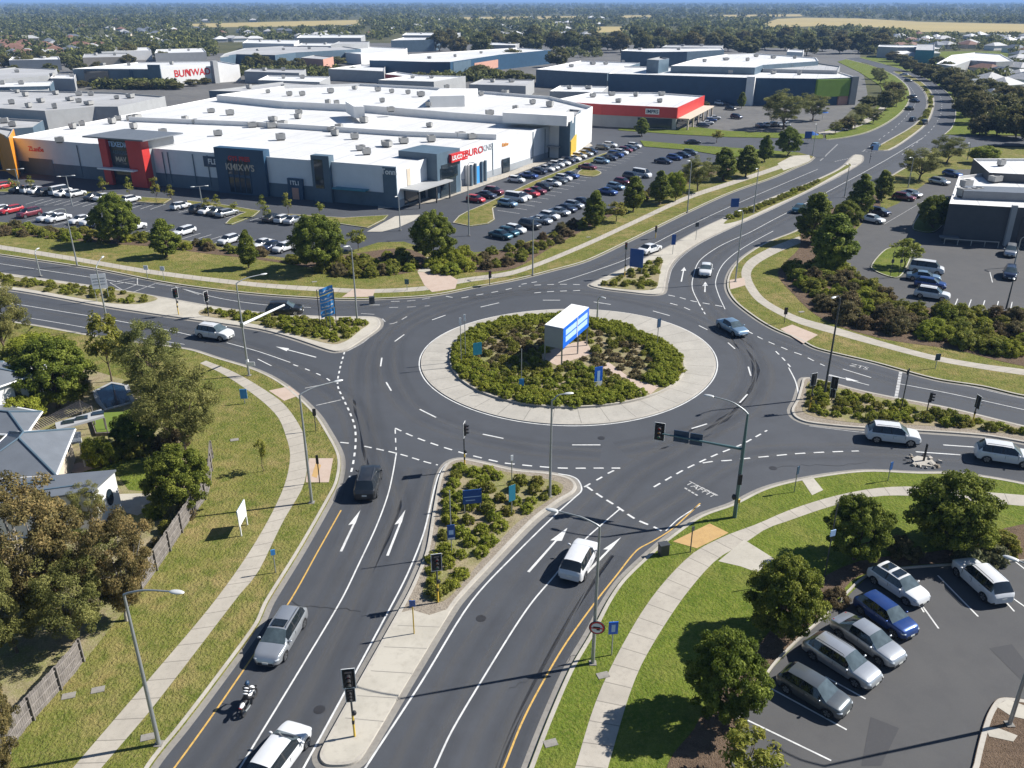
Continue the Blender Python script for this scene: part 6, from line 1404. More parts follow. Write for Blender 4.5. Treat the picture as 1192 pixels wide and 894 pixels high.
# white shed behind the tree, skylight roof, pergola, made-up pool in place of a shaded deck
qa = W([(22,432),(49,414),(66,420),(40,440)], 2.8); e = empty('shed', (sum(qa, Vector()) / 4).xy.to_3d(), 0, 'white flat roofed shed behind the broad dark tree', 'shed'); mb = MB(); mb.prism(qa, 0, 2.6); bpart(e, 'wall', mb, M['wall_white']); mb = MB(); mb.prism(offset(qa if area(qa) > 0 else qa[::-1], -0.2, True), 2.61, 2.75); bpart(e, 'roof', mb, M['wall_white'])
qa = W([(64,492),(118,476),(121,484),(66,500)], 2.7); e = empty('carport', (sum(qa, Vector()) / 4).xy.to_3d(), 0, 'narrow pale roof with three skylights behind the houses', 'carport'); mb = MB(); mb.prism(qa, 2.5, 2.7); bpart(e, 'roof', mb, M['wall_grey'])
for k in (0.26, 0.55, 0.90):
    cq = qa[0].lerp(qa[1], k).lerp(qa[3].lerp(qa[2], k), 0.5); mb = MB(); mb.box((cq.x, cq.y, 2.76), (1.0, 0.7, 0.12), 0.4); bpart(e, 'skylight', mb, M['glass'])
for k in (0, 1, 2, 3): mb = MB(); mb.tube([(qa[k].x, qa[k].y, 0), (qa[k].x, qa[k].y, 2.5)], 0.05, 6); bpart(e, 'post', mb, M['fence_wood'])
qa = W([(36,494),(44,500),(106,473),(104,463),(80,470)], 2.5); e = empty('pergola', (sum(qa, Vector()) / 5).xy.to_3d(), 0, 'brown slatted pergola between the broad dark tree and the skylight roof', 'pergola')
mb = MB(); a0, a1, b0, b1 = qa[0], qa[4].lerp(qa[3], 0.5), qa[1], qa[2]
for k in range(26):
    s, t_ = a0.lerp(a1, k / 25), b0.lerp(b1, k / 25); mb.tube([(s.x, s.y, 2.5), (t_.x, t_.y, 2.5)], 0.07, 4)
bpart(e, 'slats', mb, M['fence_wood'])
for p in (a0, a1, b0, b1): mb = MB(); mb.tube([(p.x, p.y, 0), (p.x, p.y, 2.5)], 0.07, 6); bpart(e, 'post', mb, M['fence_wood'])
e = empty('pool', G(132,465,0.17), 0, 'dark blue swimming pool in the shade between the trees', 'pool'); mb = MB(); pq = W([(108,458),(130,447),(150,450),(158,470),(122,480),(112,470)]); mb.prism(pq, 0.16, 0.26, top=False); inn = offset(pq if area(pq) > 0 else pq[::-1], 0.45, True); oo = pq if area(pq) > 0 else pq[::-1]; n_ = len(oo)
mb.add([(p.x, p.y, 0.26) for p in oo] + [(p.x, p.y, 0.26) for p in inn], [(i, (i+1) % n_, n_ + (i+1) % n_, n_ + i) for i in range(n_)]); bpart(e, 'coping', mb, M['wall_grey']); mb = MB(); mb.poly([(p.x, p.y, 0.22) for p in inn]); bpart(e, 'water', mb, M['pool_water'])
e = empty('play_platform', G(136,496,0.17), 0, 'bright green artificial lawn raised beside the pool', 'lawn'); mb = MB(); gq = W([(106,487),(160,484),(166,506),(114,509)]); mb.prism(gq, 0.1, 0.55); bpart(e, 'turf', mb, M['turf']); mb = MB(); mb.prism(offset(gq if area(gq) > 0 else gq[::-1], -0.15, True), 0.1, 0.5); bpart(e, 'edging', mb, M['fence_wood'])
# paling fence
def paling(line_px, label, h=1.8, z=0.13):
    p = resample(smooth(W(line_px), False, 6), 0.16); e = empty('paling_fence', p[0].xy.to_3d(), 0, label, 'fence'); nn = normals(p); mb = MB()
    for i, (q, n_) in enumerate(zip(p, nn)):
        a_ = math.atan2(-n_.x, n_.y); mb.box((q.x, q.y, z + h / 2 + random.uniform(-.03, .03)), (0.145, 0.022, h + random.uniform(-.05, .05)), a_)
    bpart(e, 'palings', mb, M['fence_wood']); 
    rp_ = offset(p, 0.05)
    for zz in (0.35, 0.95, 1.55): mb = MB(); mb.tube([(q.x, q.y, z + zz) for q in rp_], 0.04, 4); bpart(e, 'rail', mb, M['fence_wood'])
    for q in offset(p, 0.1)[::15]: mb = MB(); mb.box((q.x, q.y, z + h / 2), (0.1, 0.1, h)); bpart(e, 'post', mb, M['fence_wood'])
    return e
paling([(247,535),(243,575),(222,606),(189,656),(165,690)], 'weathered timber paling fence below the bright green rounded tree')
paling([(97,772),(88,785),(60,817),(31,850),(10,880)], 'weathered timber paling fence at the lower left beside the two ground covers')

# ------------------------------------------------------------------ lamps, signals, signs
def h_at(b, y):
    """height above b whose pixel row is y"""
    lo, hi = 0.0, 40.0
    for _ in range(40):
        m = (lo + hi) / 2
        if P((b.x, b.y, b.z + m))[1] > y: lo = m
        else: hi = m
    return lo
def lamp(base, top, head, label, z=0.13, name='street_lamp', mat_='steel', H=None, headw=None):
    b = G(base[0], base[1], z); h = H or h_at(b, top); e = empty(name, b, 0, label, 'street lamp')
    mb = MB(); mb.tube([(0, 0, 0), (0, 0, h * 0.5), (0, 0, h)], [0.125, 0.10, 0.07], 10); mb.local('pole', M[mat_], e, 60)
    mb = MB(); mb.box((0, 0, 0.02), (0.45, 0.45, 0.05)); mb.local('base_plate', M['gutter'], e)
    hp = headw if headw is not None else G(head[0], head[1], z + h + 0.35) - b
    d = Vector((hp.x, hp.y, 0)); L = max(0.5, d.length); d = d / d.length if d.length > 1e-6 else Vector((1, 0, 0)); L = min(L, 4.2)
    pts = smooth([Vector((0, 0, h - 0.02)), Vector((0, 0, h + 0.12)) + d * min(0.25, L * 0.2), Vector((0, 0, h + 0.40)) + d * L * 0.45, Vector((0, 0, h + 0.48)) + d * L], False, 4)
    mb = MB(); mb.tube(pts, [0.07 - 0.025 * i / (len(pts) - 1) for i in range(len(pts))], 8); mb.local('arm', M[mat_], e, 60)
    mb = MB(); p = pts[-1] + d * 0.28; mb.ellipsoid((0, 0, 0), (0.42, 0.17, 0.09), 12, 6); o = mb.local('luminaire', M['lamp_head'], e, 60); o.location = p; o.rotation_euler = (0, 0, math.atan2(d.y, d.x)); return e
lamp((185,866), 692, (200,691), 'tall grey street lamp on the grass at the lower left footpath')
lamp((363,585), 460, (390,446), 'grey street lamp beside the peach coloured ramp on the left footpath')
lamp((290,437), 330, (304,321), 'street lamp with a white boom arm at the left approach')
lamp((416,375), 290, (408,287), 'street lamp on the tip of the island with the blue banners')
lamp((90,309), 244, (60,247), 'street lamp beside the upper footpath below the left car park')
lamp((640,578), 466, (658,460), 'street lamp standing on the nose of the lower median')
lamp((959,462), 348, (972,347), 'dark street lamp on the nose of the right hand median', mat_='steel_dark')
lamp((690,772), 613, (648,597), 'tall street lamp carrying a round prohibition sign')
lamp((620,320), 256, (624,254), 'slender lamp post by the upper footpath before the right car park')
lamp((800,247), 190, (803,188), 'slender lamp post on the grass beside the upper road')
lamp((856,328), 248, (862,246), 'lamp post with black box on the grass right of the upper approach')
lamp((877,248), 198, (881,197), 'lamp post in the planted strip dividing the upper road')
lamp((546,274), 192, (549,190), 'lamp post on the rounded car park island by the entrance')
lamp((466,268), 231, (463,229), 'short lamp post on the paved crossing at the store corner')
lamp((1180,311), 279, (1191,277), 'lamp post at the foot of the dark brick building', z=0.16)
lamp((1171,360), 326, (1180,325), 'leaning lamp post behind the shrub bank in the upper right car park', z=0.16, mat_='steel_dark')
lamp((127,384), 312, (119,301), 'lamp post on the grass between the lower left road and the pool trees')
lamp((47,321), 295, (43,291), 'short lamp post in the strip of the left hand median')
lamp((983,229), 194, (986,192), 'lamp post at the tip of the strip by the tall cluster of trees')
lamp((1057,218), 185, (1060,184), 'lamp post between the spreading tree and the slim tree')
lamp((946,180), 146, (950,145), 'lamp post at the corner of the side road')
lamp((1126,186), 168, (1128,167), 'lamp post at the cross street beside the small round tree')
lamp((695,373), 349, (700,347), 'small lamp at the back edge of the roundabout')
lamp((1175,843), 0, None, 'tall lamp post on the kerbed island in the lower right car park', z=0.31, H=10.0, headw=Vector((-1.5, 1.2, 0)), name='car_park_lamp')
def tlamp(base, top, label):
    b = G(base[0], base[1], 0.05); h = h_at(b, top); e = empty('car_park_lamp', b, 0.4, label, 'car park lamp')
    mb = MB(); mb.tube([(0, 0, 0), (0, 0, h)], [0.12, 0.08], 8); mb.local('pole', M['steel'], e, 60); mb = MB(); mb.tube([(-1.1, 0, h), (1.1, 0, h)], 0.05, 6); mb.local('crossbar', M['steel'], e, 60)
    for s in (-1, 1): mb = MB(); mb.ellipsoid((1.3 * s, 0, h + 0.02), (0.45, 0.2, 0.1), 10, 5); mb.local('luminaire', M['lamp_head'], e, 60)
tlamp((84,239), 205, 'double headed car park lamp behind the bushy olive tree'); tlamp((236,243), 217, 'double headed car park lamp beside the short row of cars'); tlamp((24,224), 197, 'double headed car park lamp nearest the orange shop portal')
def signal_head(e, loc, face, s=1.0, board=True, lit=0):
    m = Matrix.Translation(loc) @ Matrix.Rotation(face, 4, 'Z')       # faces -Y of the rotated frame
    mb = MB(); mb.box((0, 0.03, 0), (0.36 * s, 0.2 * s, 1.02 * s)); o = mb.local('signal_head', M['black'], e); o.matrix_local = m
    if board:
        mb = MB(); mb.box((0, 0.10, 0), (0.70 * s, 0.025, 1.36 * s)); b_ = mb.local('backing_board', M['black'], e); b_.matrix_local = m
        mb = MB(); w, h_, t = 0.70 * s, 1.36 * s, 0.035
        for c, d in (((0, 0.10, h_/2), (w + t, 0.03, t)), ((0, 0.10, -h_/2), (w + t, 0.03, t)), ((w/2, 0.10, 0), (t, 0.03, h_ - t)), ((-w/2, 0.10, 0), (t, 0.03, h_ - t))): mb.box(c, d)
        r_ = mb.local('board_edge', M['white'], b_)
    for k, mm in enumerate(('red_lens', 'amber_lens', 'green_lens')):
        mb = MB(); z = (0.32 - 0.32 * k) * s; n = 14
        mb.add([(0.12 * s * math.cos(2*math.pi*q/n), -0.078 * s, z + 0.12 * s * math.sin(2*math.pi*q/n)) for q in range(n)], [tuple(range(n))]); l_ = mb.local('lens', M[mm], o)
        mb = MB(); vs = [(0.135 * s * math.cos(math.pi * q/8), y, z + 0.135 * s * math.sin(math.pi * q/8)) for y in (-0.07 * s, -0.30 * s) for q in range(9)]
        mb.add(vs, [(q, q + 1, 10 + q, 9 + q) for q in range(8)]); mb.local('visor', M['black'], o)
def signal(base, mid, face, label, band='yellow', z=0.15, heads=1, pole='steel_dark', button=True, s=1.0, board=True):
    b = G(base[0], base[1], z); h = h_at(b, mid); e = empty('traffic_signal', b, 0, label, 'traffic signal')
    mb = MB(); mb.tube([(0, 0, 0), (0, 0, h + 0.5)], 0.06, 8); mb.local('pole', M[pole], e, 60)
    if band: mb = MB(); mb.tube([(0, 0, 0.02), (0, 0, min(1.6, h * 0.55))], 0.067, 8); mb.local('yellow_sleeve', M[band], e, 60)
    f = R(face); off = Vector((math.sin(f), -math.cos(f), 0)) * 0.16
    signal_head(e, Vector((0, 0, h)) + off, f, s, board)
    if heads > 1: signal_head(e, Vector((0, 0, h - 1.15 * s)) + off, f, s * 0.75)
    if button: mb = MB(); mb.box((0, 0, 1.1), (0.13, 0.16, 0.26)); mb.local('push_button', M['black'], e); mb = MB(); mb.ellipsoid((0.1, 0, 1.75), (0.14, 0.14, 0.16), 8, 6); mb.local('detector', M['black'], e)
    return e
signal((510,701), 654, 12, 'traffic signal with white edged board at the lower end of the planted bed')
signal((413,857), 789, 8, 'double stacked traffic signal on the concrete tip of the lower median', heads=2)
signal((541,546), 500, 80, 'traffic signal seen from its side at the nose of the lower median')
signal((727,322), 286, -10, 'traffic signal on the upper kerb before the blue board', board=False)
signal((763,277), 266, -10, 'small signal head beside the upper road opposite the blue board', board=False, z=0.13)
signal((208,366), 341, 40, 'traffic signal with yellow foot on the paved part of the left hand median')
signal((243,368), 345, 60, 'dark traffic signal at the start of the banner island', band=None)
signal((968,466), 446, 150, 'pair of dark signal heads beside the right hand lamp', heads=2, band=None)
signal((942,478), 442, 200, 'traffic signal with leaning yellow pole on the nose of the right hand median')
signal((1132,492), 468, 100, 'twin faced traffic signal in the right hand median near the picture edge', heads=1)
signal((570,332), 319, 30, 'small signal at the paved entrance beside the upper road', board=False, z=0.13, band=None)
signal((1012,190), 172, 10, 'signal at the far junction median', board=False, band=None)
signal((1049,475), 434, 180, 'thin tall post with small signal behind the stop line', board=False, band=None, button=False, s=0.5)
signal((1079,478), 462, 60, 'dark signal post between the thin tall post and the twin faced signal', board=False, band=None)
# mast arm
b = G(855, 602, 0.13); e = empty('signal_mast', b, 0, 'blue green signal mast with long arm, road sign and curved lamp', 'signal mast')
h = h_at(b, 482); ha = h_at(b, 523)
mb = MB(); mb.tube([(0, 0, 0), (0, 0, ha), (0, 0, h)], [0.17, 0.14, 0.08], 12); mb.local('pole', M['steel_green'], e, 60)
hd = G(829, 462, b.z + h + 0.9) - b; d = Vector((hd.x, hd.y, 0)); pts = smooth([Vector((0, 0, h)), Vector((0, 0, h + 0.3)) + d * 0.12, Vector((0, 0, h + 0.75)) + d * 0.45, Vector((0, 0, h + 0.95)) + d], False, 4)
mb = MB(); mb.tube(pts, [0.08 - 0.03 * i / (len(pts) - 1) for i in range(len(pts))], 8); mb.local('lamp_arm', M['steel'], e, 60)
mb = MB(); mb.ellipsoid((0, 0, 0), (0.42, 0.17, 0.09), 12, 6); o = mb.local('luminaire', M['lamp_head'], e, 60); o.location = pts[-1] + d.normalized() * 0.25; o.rotation_euler = (0, 0, math.atan2(d.y, d.x))
ae = G(771, 505, b.z + ha + 0.25) - b
mb = MB(); mb.tube([(0, 0, ha), tuple(ae)], [0.12, 0.06], 10); mb.local('mast_arm', M['steel_green'], e, 60)
ad = Vector((ae.x, ae.y, 0)).normalized(); fz = math.atan2(-ad.y, -ad.x)
signal_head(e, ae + Vector((0, 0, 0.1)) - ad * -0.25, fz, 1.15)
for f0, f1 in ((0.50, 0.655), (0.67, 0.86)):
    c0 = Vector((0, 0, ha)).lerp(ae, (f0 + f1) / 2); mb = MB(); mb.box((c0.x + 0.0, c0.y, c0.z), ((ae.xy.length) * (f1 - f0), 0.05, 1.0), fz); o = mb.local('sign_panel', M['navy_sign'], e); o.location = Vector((-ad.y, ad.x, 0)) * -0.14
mb = MB(); mb.box((0.0, -0.15, 3.6), (0.3, 0.2, 0.9)); mb.local('pedestrian_signal', M['black'], e); mb = MB(); mb.box((0.16, -0.1, 1.6), (0.16, 0.2, 0.3)); mb.local('push_button', M['yellow'], e); mb = MB(); mb.ellipsoid((-0.25, 0, 1.9), (0.18, 0.2, 0.25), 8, 6); mb.local('detector', M['black'], e)
# boom arm on the left street lamp
lb = G(290, 437, 0.13); hb = h_at(lb, 378); t = G(331, 355, 0.13 + hb + 0.7) - lb
e = empty('boom_arm', lb, 0, 'white boom arm fixed to the left approach street lamp', 'boom arm'); mb = MB(); mb.tube([(0, 0, hb), tuple(t)], [0.17, 0.12], 8); mb.local('arm', M['white'], e, 60); mb = MB(); mb.box((0, 0, hb), (0.36, 0.36, 0.5)); mb.local('bracket', M['steel'], e)
mb = MB(); mb.box((0.5, -0.3, 1.5), (0.8, 0.05, 0.5)); mb.box((0, 0, 1.6), (0.28, 0.28, 0.6)); mb.local('control_box', M['white'], e)

def sign(base, top, bot, wpx, face, m, label, posts=1, z=0.15, name='road_sign', post='steel', back=None, tall=None, marks=None, cat='sign'):
    """panel between pixel rows top and bot above the base pixel; width in pixels seen square on"""
    b = G(base[0], base[1], z); zt, zb = h_at(b, top), h_at(b, bot); zc = b.y * CT + CAM_H * ST; w = wpx * zc / FPX
    e = empty(name, b, R(face), label, cat)
    for k in range(posts):
        x = 0 if posts == 1 else (-w * 0.42 + w * 0.84 * k / (posts - 1)); mb = MB(); mb.tube([(x, 0.05, 0), (x, 0.05, tall or zt)], 0.045, 6); mb.local('post', M[post], e, 60)
    mb = MB(); mb.box((0, 0, (zt + zb) / 2), (w, 0.05, zt - zb)); mb.local('panel', M[m], e)
    for (x, zz, ww, hh, mm) in marks or (): mb = MB(); mb.box((x * w, -0.031, zb + zz * (zt - zb)), (ww * w, 0.008, hh * (zt - zb))); mb.local('marking', M[mm], e)
    return e
sign((960,672), 617, 624, 7, 20, 'pale_blue', 'thin dark pole with pale plates beside the round tree at the car park', 1, 0.14, post='steel_dark', tall=6.2, name='pole', cat='pole')
LN3 = [(0, 0.25, 0.7, 0.1, 'pale_blue'), (0, 0.5, 0.75, 0.1, 'pale_blue'), (0, 0.75, 0.6, 0.1, 'pale_blue')]
sign((550,596), 570, 586, 22, 10, 'blue_sign', 'wide blue direction sign with faint lines in the lower median bed', 2, marks=[(0, 0.5, 0.9, 0.05, 'pale_blue'), (-0.1, 0.25, 0.5, 0.06, 'pale_blue')])
sign((526,646), 611, 628, 9, 10, 'blue_sign', 'narrow blue sign on a tall thin pole in the lower median bed', 1, tall=5.6, marks=[(0, 0.08, 0.9, 0.12, 'white'), (0, 0.5, 0.6, 0.3, 'pale_blue')])
sign((596,600), 565, 583, 9, 35, 'teal_sign', 'narrow teal sign facing the right side of the lower median bed', 1)
sign((596,564), 530, 536, 3, 20, 'white', 'thin white marker post near the top of the lower median', 1)
sign((556,418), 399, 413, 11, 25, 'teal_sign', 'dark teal square sign at the left side of the roundabout planting', 1, 0.3)
sign((607,453), 441, 449, 6, 0, 'blue_sky', 'small pale blue plate on a tall thin pole in the roundabout', 1, 0.3, tall=4.6)
sign((696,452), 427, 450, 10, 20, 'blue_bright', 'upright blue panel with white foot at the front of the roundabout', 2, 0.3, marks=[(0, 0.14, 0.98, 0.28, 'white'), (0, 0.55, 0.35, 0.5, 'pale_blue')])
sign((765,405), 371, 381, 6, 40, 'navy_sign', 'dark sign on a thin post at the right side of the roundabout', 1, 0.3)
for x, y, t in ((537,425,370), (542,419,366)): sign((x, y), t, t + 8, 2.4, 0, 'white', 'slim white pole of the pair at the left rim of the roundabout', 1, 0.3, name='marker_pole', cat='pole')['group'] = 'pair of slim white poles'
sign((712,763), 724, 738, 11, 5, 'blue_bright', 'small blue plate with letter beside the round prohibition sign', 1, 0.13, marks=[(0, 0.5, 0.4, 0.6, 'pale_blue')])
sign((854,251), 231, 241, 10, 10, 'blue_sign', 'blue square sign at the near tip of the dividing strip', 1)
sign((783,296), 273, 285, 5, 10, 'blue_sign', 'narrow blue sign on the paved upper median', 1)
sign((740,318), 290, 311, 16, -25, 'blue_sign', 'large blue board at the triangular island of the upper crossing', 2)
sign((1089,429), 412, 419.5, 6.5, 10, 'navy_sign', 'small dark sign on the grass by the right hand footpath', 1, 0.13)
sign((1034,560), 538, 547, 4.5, 30, 'blue_sign', 'small blue sign on the grass below the broken traffic island', 1, 0.13)
sign((925,573), 543, 552, 4.5, 40, 'navy_sign', 'thin dark sign at the kerb before the lower right footpath', 1, 0.13)
sign((804,643), 613, 618, 4, 30, 'steel_dark', 'slim push button post at the ochre kerb ramp', 1, 0.13, post='steel_dark')
sign((321,667), 640, 646, 5, 20, 'blue_sky', 'small blue plate on a short post beside the left footpath', 1, 0.13)
sign((372,562), 530, 540, 3, 0, 'black', 'short dark bollard post on the peach coloured ramp', 1, 0.14, post='black')
sign((368,502), 476, 484, 4, 20, 'black', 'short dark post on the grass left of the give way dashes', 1, 0.13, post='steel_dark')
sign((285,470), 453, 464, 8, 5, 'blue_sky', 'small bright blue sign beside the curved left footpath', 1, 0.13)
sign((482,738), 699, 706, 7, 0, 'blue_sign', 'round blue sign on a yellow post where the concrete median begins', 1, 0.15, post='yellow')
sign((172,325), 309, 314, 5, 0, 'white', 'white plate on a post at the upper left footpath, first of two', 1, 0.13); sign((191,326), 310, 315, 5, 0, 'white', 'white plate on a post at the upper left footpath, second of two', 1, 0.13)
sign((474,338), 325, 331, 5, 0, 'steel_green', 'small green plate on the grass beside the paved entrance', 1, 0.13)
sign((810,279), 259, 264, 4, 0, 'steel_dark', 'small dark plate on the paved upper median beyond the blue one', 1)
sign((913,376), 358, 366, 4, 0, 'black', 'dark push button post on the right hand footpath corner', 1, 0.14, post='steel_dark')
sign((939,171), 153, 161, 8, 0, 'blue_sign', 'blue square sign on the grass corner of the side road', 1, 0.16)
sign((1018,176), 168, 175, 8, 0, 'pale_blue', 'pale board in the far junction median', 2)
sign((1046,322), 302, 306, 3, 0, 'steel_dark', 'thin dark pole on the grass island of the upper right car park', 1, 0.28, post='steel_dark', tall=4); sign((1036,322), 302, 306, 3, 0, 'steel_dark', 'second thin dark pole on the grass island of the upper right car park', 1, 0.28, post='steel_dark', tall=4)
sign((120,350), 319, 336, 16, 18, 'white', 'white notice board with grey lines in the left hand median strip', 2, marks=[(0, 0.3, 0.8, 0.06, 'wall_grey'), (0, 0.5, 0.8, 0.06, 'wall_grey'), (0, 0.7, 0.8, 0.06, 'wall_grey')])
# round prohibition sign on the lamp
b = G(690, 772, 0.13); zc_ = h_at(b, 728); e = empty('prohibition_sign', b + Vector((0, -0.2, 0)), R(-8), 'round white prohibition sign with red ring fixed to the tall street lamp', 'sign')
for r_, m, y, nm in ((0.50, 'navy_sign', 0, 'rim'), (0.45, 'red_sign', -0.02, 'ring'), (0.36, 'white', -0.04, 'disc')):
    mb = MB(); n = 24; c = (0.12, y, zc_); vs = [(c[0] + r_ * math.cos(2*math.pi*k/n), y + o_, zc_ + r_ * math.sin(2*math.pi*k/n)) for o_ in (0, 0.018) for k in range(n)]
    mb.add(vs, [tuple(range(n)), tuple(range(2*n - 1, n - 1, -1))] + [(k, n + k, n + (k+1) % n, (k+1) % n) for k in range(n)]); mb.local(nm, M[m], e)
mb = MB(); mb.box((0.1, -0.05, zc_ + 0.04), (0.42, 0.012, 0.14)); mb.box((0.2, -0.05, zc_ - 0.1), (0.2, 0.012, 0.12)); mb.local('truck_symbol', M['black'], e)
mb = MB(); mb.box((0.12, -0.065, zc_), (0.80, 0.012, 0.07)); o = mb.local('slash', M['red_sign'], e)
# banners
p0, p1 = G(373, 383, 0.15), G(392, 382, 0.15); e = empty('banner_stand', p0, 0, 'tall stand with four wavy blue and white banners at the left island', 'banner stand'); dv = p1 - p0
for k, f_ in enumerate((0, 0.42, 0.62, 1.0)): mb = MB(); q = dv * f_; mb.tube([(q.x, q.y, 0), (q.x, q.y, 3.2 + (2.0 if k in (0, 3) else 0))], 0.05, 6); mb.local('post', M['steel_dark' if k in (0, 3) else 'steel'], e, 60)
for k in range(4):
    z0_ = 1.6 + k * 0.98; mb = MB(); n = 10; vs = []
    for i in range(n + 1):
        t_ = i / n; q = dv * (0.12 + 0.86 * t_); wv = 0.14 * math.sin(t_ * 7 + k)
        for zz in (0, 0.86): vs.append((q.x, q.y + wv, z0_ + zz + 0.55 * t_ - 0.2))
    mb.add(vs, [(2*i, 2*i + 2, 2*i + 3, 2*i + 1) for i in range(n)]); ban = mb.local('banner', M['blue_sky'], e, 60)
    mb = MB(); vs = []
    for i in range(1, n):
        t_ = i / n; q = dv * (0.12 + 0.86 * t_); wv = 0.14 * math.sin(t_ * 7 + k) - 0.02
        for zz in (0.28, 0.42 + 0.1 * math.sin(i * 1.7)): vs.append((q.x, q.y + wv, z0_ + zz + 0.55 * t_ - 0.2))
    mb.add(vs, [(2*i, 2*i + 2, 2*i + 3, 2*i + 1) for i in range(n - 2)]); mb.local('banner_lettering', M['white'], ban)
# roadside white notice board on two posts
p0, p1 = G(281, 624, 0.13), G(288, 611, 0.13); e = empty('notice_board', p0, 0, 'white notice board with blue top on two posts on the left grass', 'notice board'); dv = p1 - p0; u = dv.normalized(); nn_ = Vector((u.y, -u.x, 0)); az = math.atan2(u.y, u.x)
for k in (0, 1): mb = MB(); q = dv * k; mb.box((q.x, q.y, 1.1), (0.09, 0.09, 2.2), az); mb.local('post', M['white'], e)
for nm, za, zb, m, o_ in (('panel', 0.9, 2.3, 'white', 0), ('blue_header', 1.85, 2.28, 'blue_sky', 0.035)):
    c = dv * 0.5 + nn_ * -o_; mb = MB(); mb.box((c.x, c.y, (za + zb) / 2), (dv.length + 0.25, 0.05, zb - za), az); mb.local(nm, M[m], e)
# billboard on the roundabout
A, B, C = G(653.5, 429, 0.3), G(683, 402, 0.3), G(634, 424.5, 0.3); D = B + (C - A); ht, hb = h_at(A, 382.5), h_at(A, 406)
cen = (A + B + C + D) / 4; e = empty('billboard', (cen.x, cen.y, 0), 0, 'big blue billboard with white top standing on steel legs in the roundabout', 'billboard')
for p in (A, B, C, D, A.lerp(B, 0.62)): mb = MB(); mb.box((p.x, p.y, 0.3 + ht / 2), (0.16, 0.16, ht)); bpart(e, 'leg', mb, M['steel'])
loop = [A, B, D, C] if area([A, B, D, C]) > 0 else [A, C, D, B]
mb = MB(); mb.prism(offset(loop, 0.06, True), hb + 0.32, ht + 0.28, bottom=True); bpart(e, 'core', mb, M['wall_grey'])
mb = MB(); mb.prism(offset(loop, -0.06, True), ht + 0.28, ht + 0.36); bpart(e, 'top', mb, M['white'])
ff, l2 = face_frame(A, B); wall_part(e, 'face', ff, -0.02, l2 + 0.02, hb + 0.3, ht + 0.3, 0.02, 0.12, 'blue_bright')
for k, (t0, t1, s0) in enumerate(((0.10, 0.50, 'CVLS PRG'), (0.56, 0.93, 'HDRAOS'))):
    for zz, txt in ((0.70, s0), (0.36, s0[::-1])):
        x0, x1 = l2 * t0, l2 * t1; o = wall_text(e, txt, ff, (x0 + x1) / 2, hb + 0.3 + (ht - hb) * zz, (ht - hb) * 0.24, 'blue_bright', 0.135); wdt = max(0.1, max(v.co.x for v in o.data.vertices) - min(v.co.x for v in o.data.vertices)); o.matrix_local = o.matrix_local @ Matrix.Scale((x1 - x0) / wdt, 4, Vector((1, 0, 0)))
        wall_part(e, 'text_bar', ff, x0 - 0.05, x1 + 0.05, hb + 0.3 + (ht - hb) * (zz - 0.135), hb + 0.3 + (ht - hb) * (zz + 0.135), 0.122, 0.128, 'pale_blue')
wall_part(e, 'seam', ff, l2 * 0.525, l2 * 0.54, hb + 0.3, ht + 0.3, 0.12, 0.16, 'white')
ff, l2 = face_frame(C, A); wall_part(e, 'end_panel', ff, 0, l2, hb + 0.3, ht + 0.25, 0.02, 0.10, 'pale_grey' if 'pale_grey' in M else 'wall_grey')
# broken traffic island on the right approach
b = G(1075, 537, 0.0); e = empty('broken_island', b, 0, 'broken little concrete traffic island with a black bollard on the right approach', 'traffic island')
mb = MB(); mb.prism([(-0.9, -0.7), (0.2, -1.0), (0.9, -0.5), (0.8, 0.5), (-0.2, 0.9), (-0.9, 0.4)], 0, 0.08); mb.local('base', M['kerb'], e)
mb = MB(); mb.tube([(0, 0, 0), (0, 0, 1.7)], 0.10, 8); mb.ellipsoid((0, 0, 1.72), (0.11, 0.11, 0.1), 8, 4); mb.local('bollard', M['black'], e)
for k in range(18):
    a = random.uniform(0, 6.28); r_ = random.uniform(0.75, 1.75); s_ = random.uniform(0.12, 0.34); mb = MB(); mb.box((0, 0, 0), (s_ * 1.5, s_, s_ * 0.8), 0, 0, 0.7); o = mb.local('rubble', M[random.choice(('kerb', 'gutter', 'gravel'))], e); o.location = (r_ * math.cos(a), r_ * math.sin(a) * 0.8, s_ * 0.35); o.rotation_euler = (random.uniform(-.4, .4), random.uniform(-.4, .4), a)
# small boxes, pit lids
for x, y, lab in ((772,645,'dark utility box on the grass beside the ochre kerb ramp'), (433,353,'dark green utility box behind the lamp at the banner island')):
    b = G(x, y, 0.13); e = empty('utility_box', b, 0.3, lab, 'utility box'); mb = MB(); mb.box((0, 0, 0.45), (0.7, 0.5, 0.9)); mb.local('cabinet', M['steel_dark'], e); mb = MB(); mb.box((0, 0, 0.93), (0.78, 0.58, 0.06)); mb.local('lid', M['steel_dark'], e)
for k, (x, y) in enumerate(((80,810),(114,803),(172,858),(273,512),(641,865),(702,786),(933,363),(366,328),(685,276))):
    p = G(x, y, 0.14); mb = MB(); mb.box((0, 0, 0.005), (0.75, 0.5, 0.04), 0.3); o = mb.local('pit_lid', M['gutter'], None); o.location = p; prop(o, 'pale concrete pit lid set in the roadside grass', 'pit lid', 'pit lids in the roadside grass')
for x, y, lab in ((944,166,'round blue parasol at the corner of the side road'), (957,139,'round blue parasol under the spreading tree')):
    b = G(x, y, 0.16); e = empty('parasol', b, 0, lab, 'parasol'); mb = MB(); mb.tube([(0, 0, 0), (0, 0, 2.6)], 0.05, 6); mb.local('pole', M['steel'], e, 60); mb = MB(); n = 12; mb.add([(0, 0, 3.2)] + [(1.9 * math.cos(2*math.pi*k/n), 1.9 * math.sin(2*math.pi*k/n), 2.3) for k in range(n)], [(0, 1 + k, 1 + (k+1) % n) for k in range(n)]); mb.local('canopy', M['blue_sign'], e)

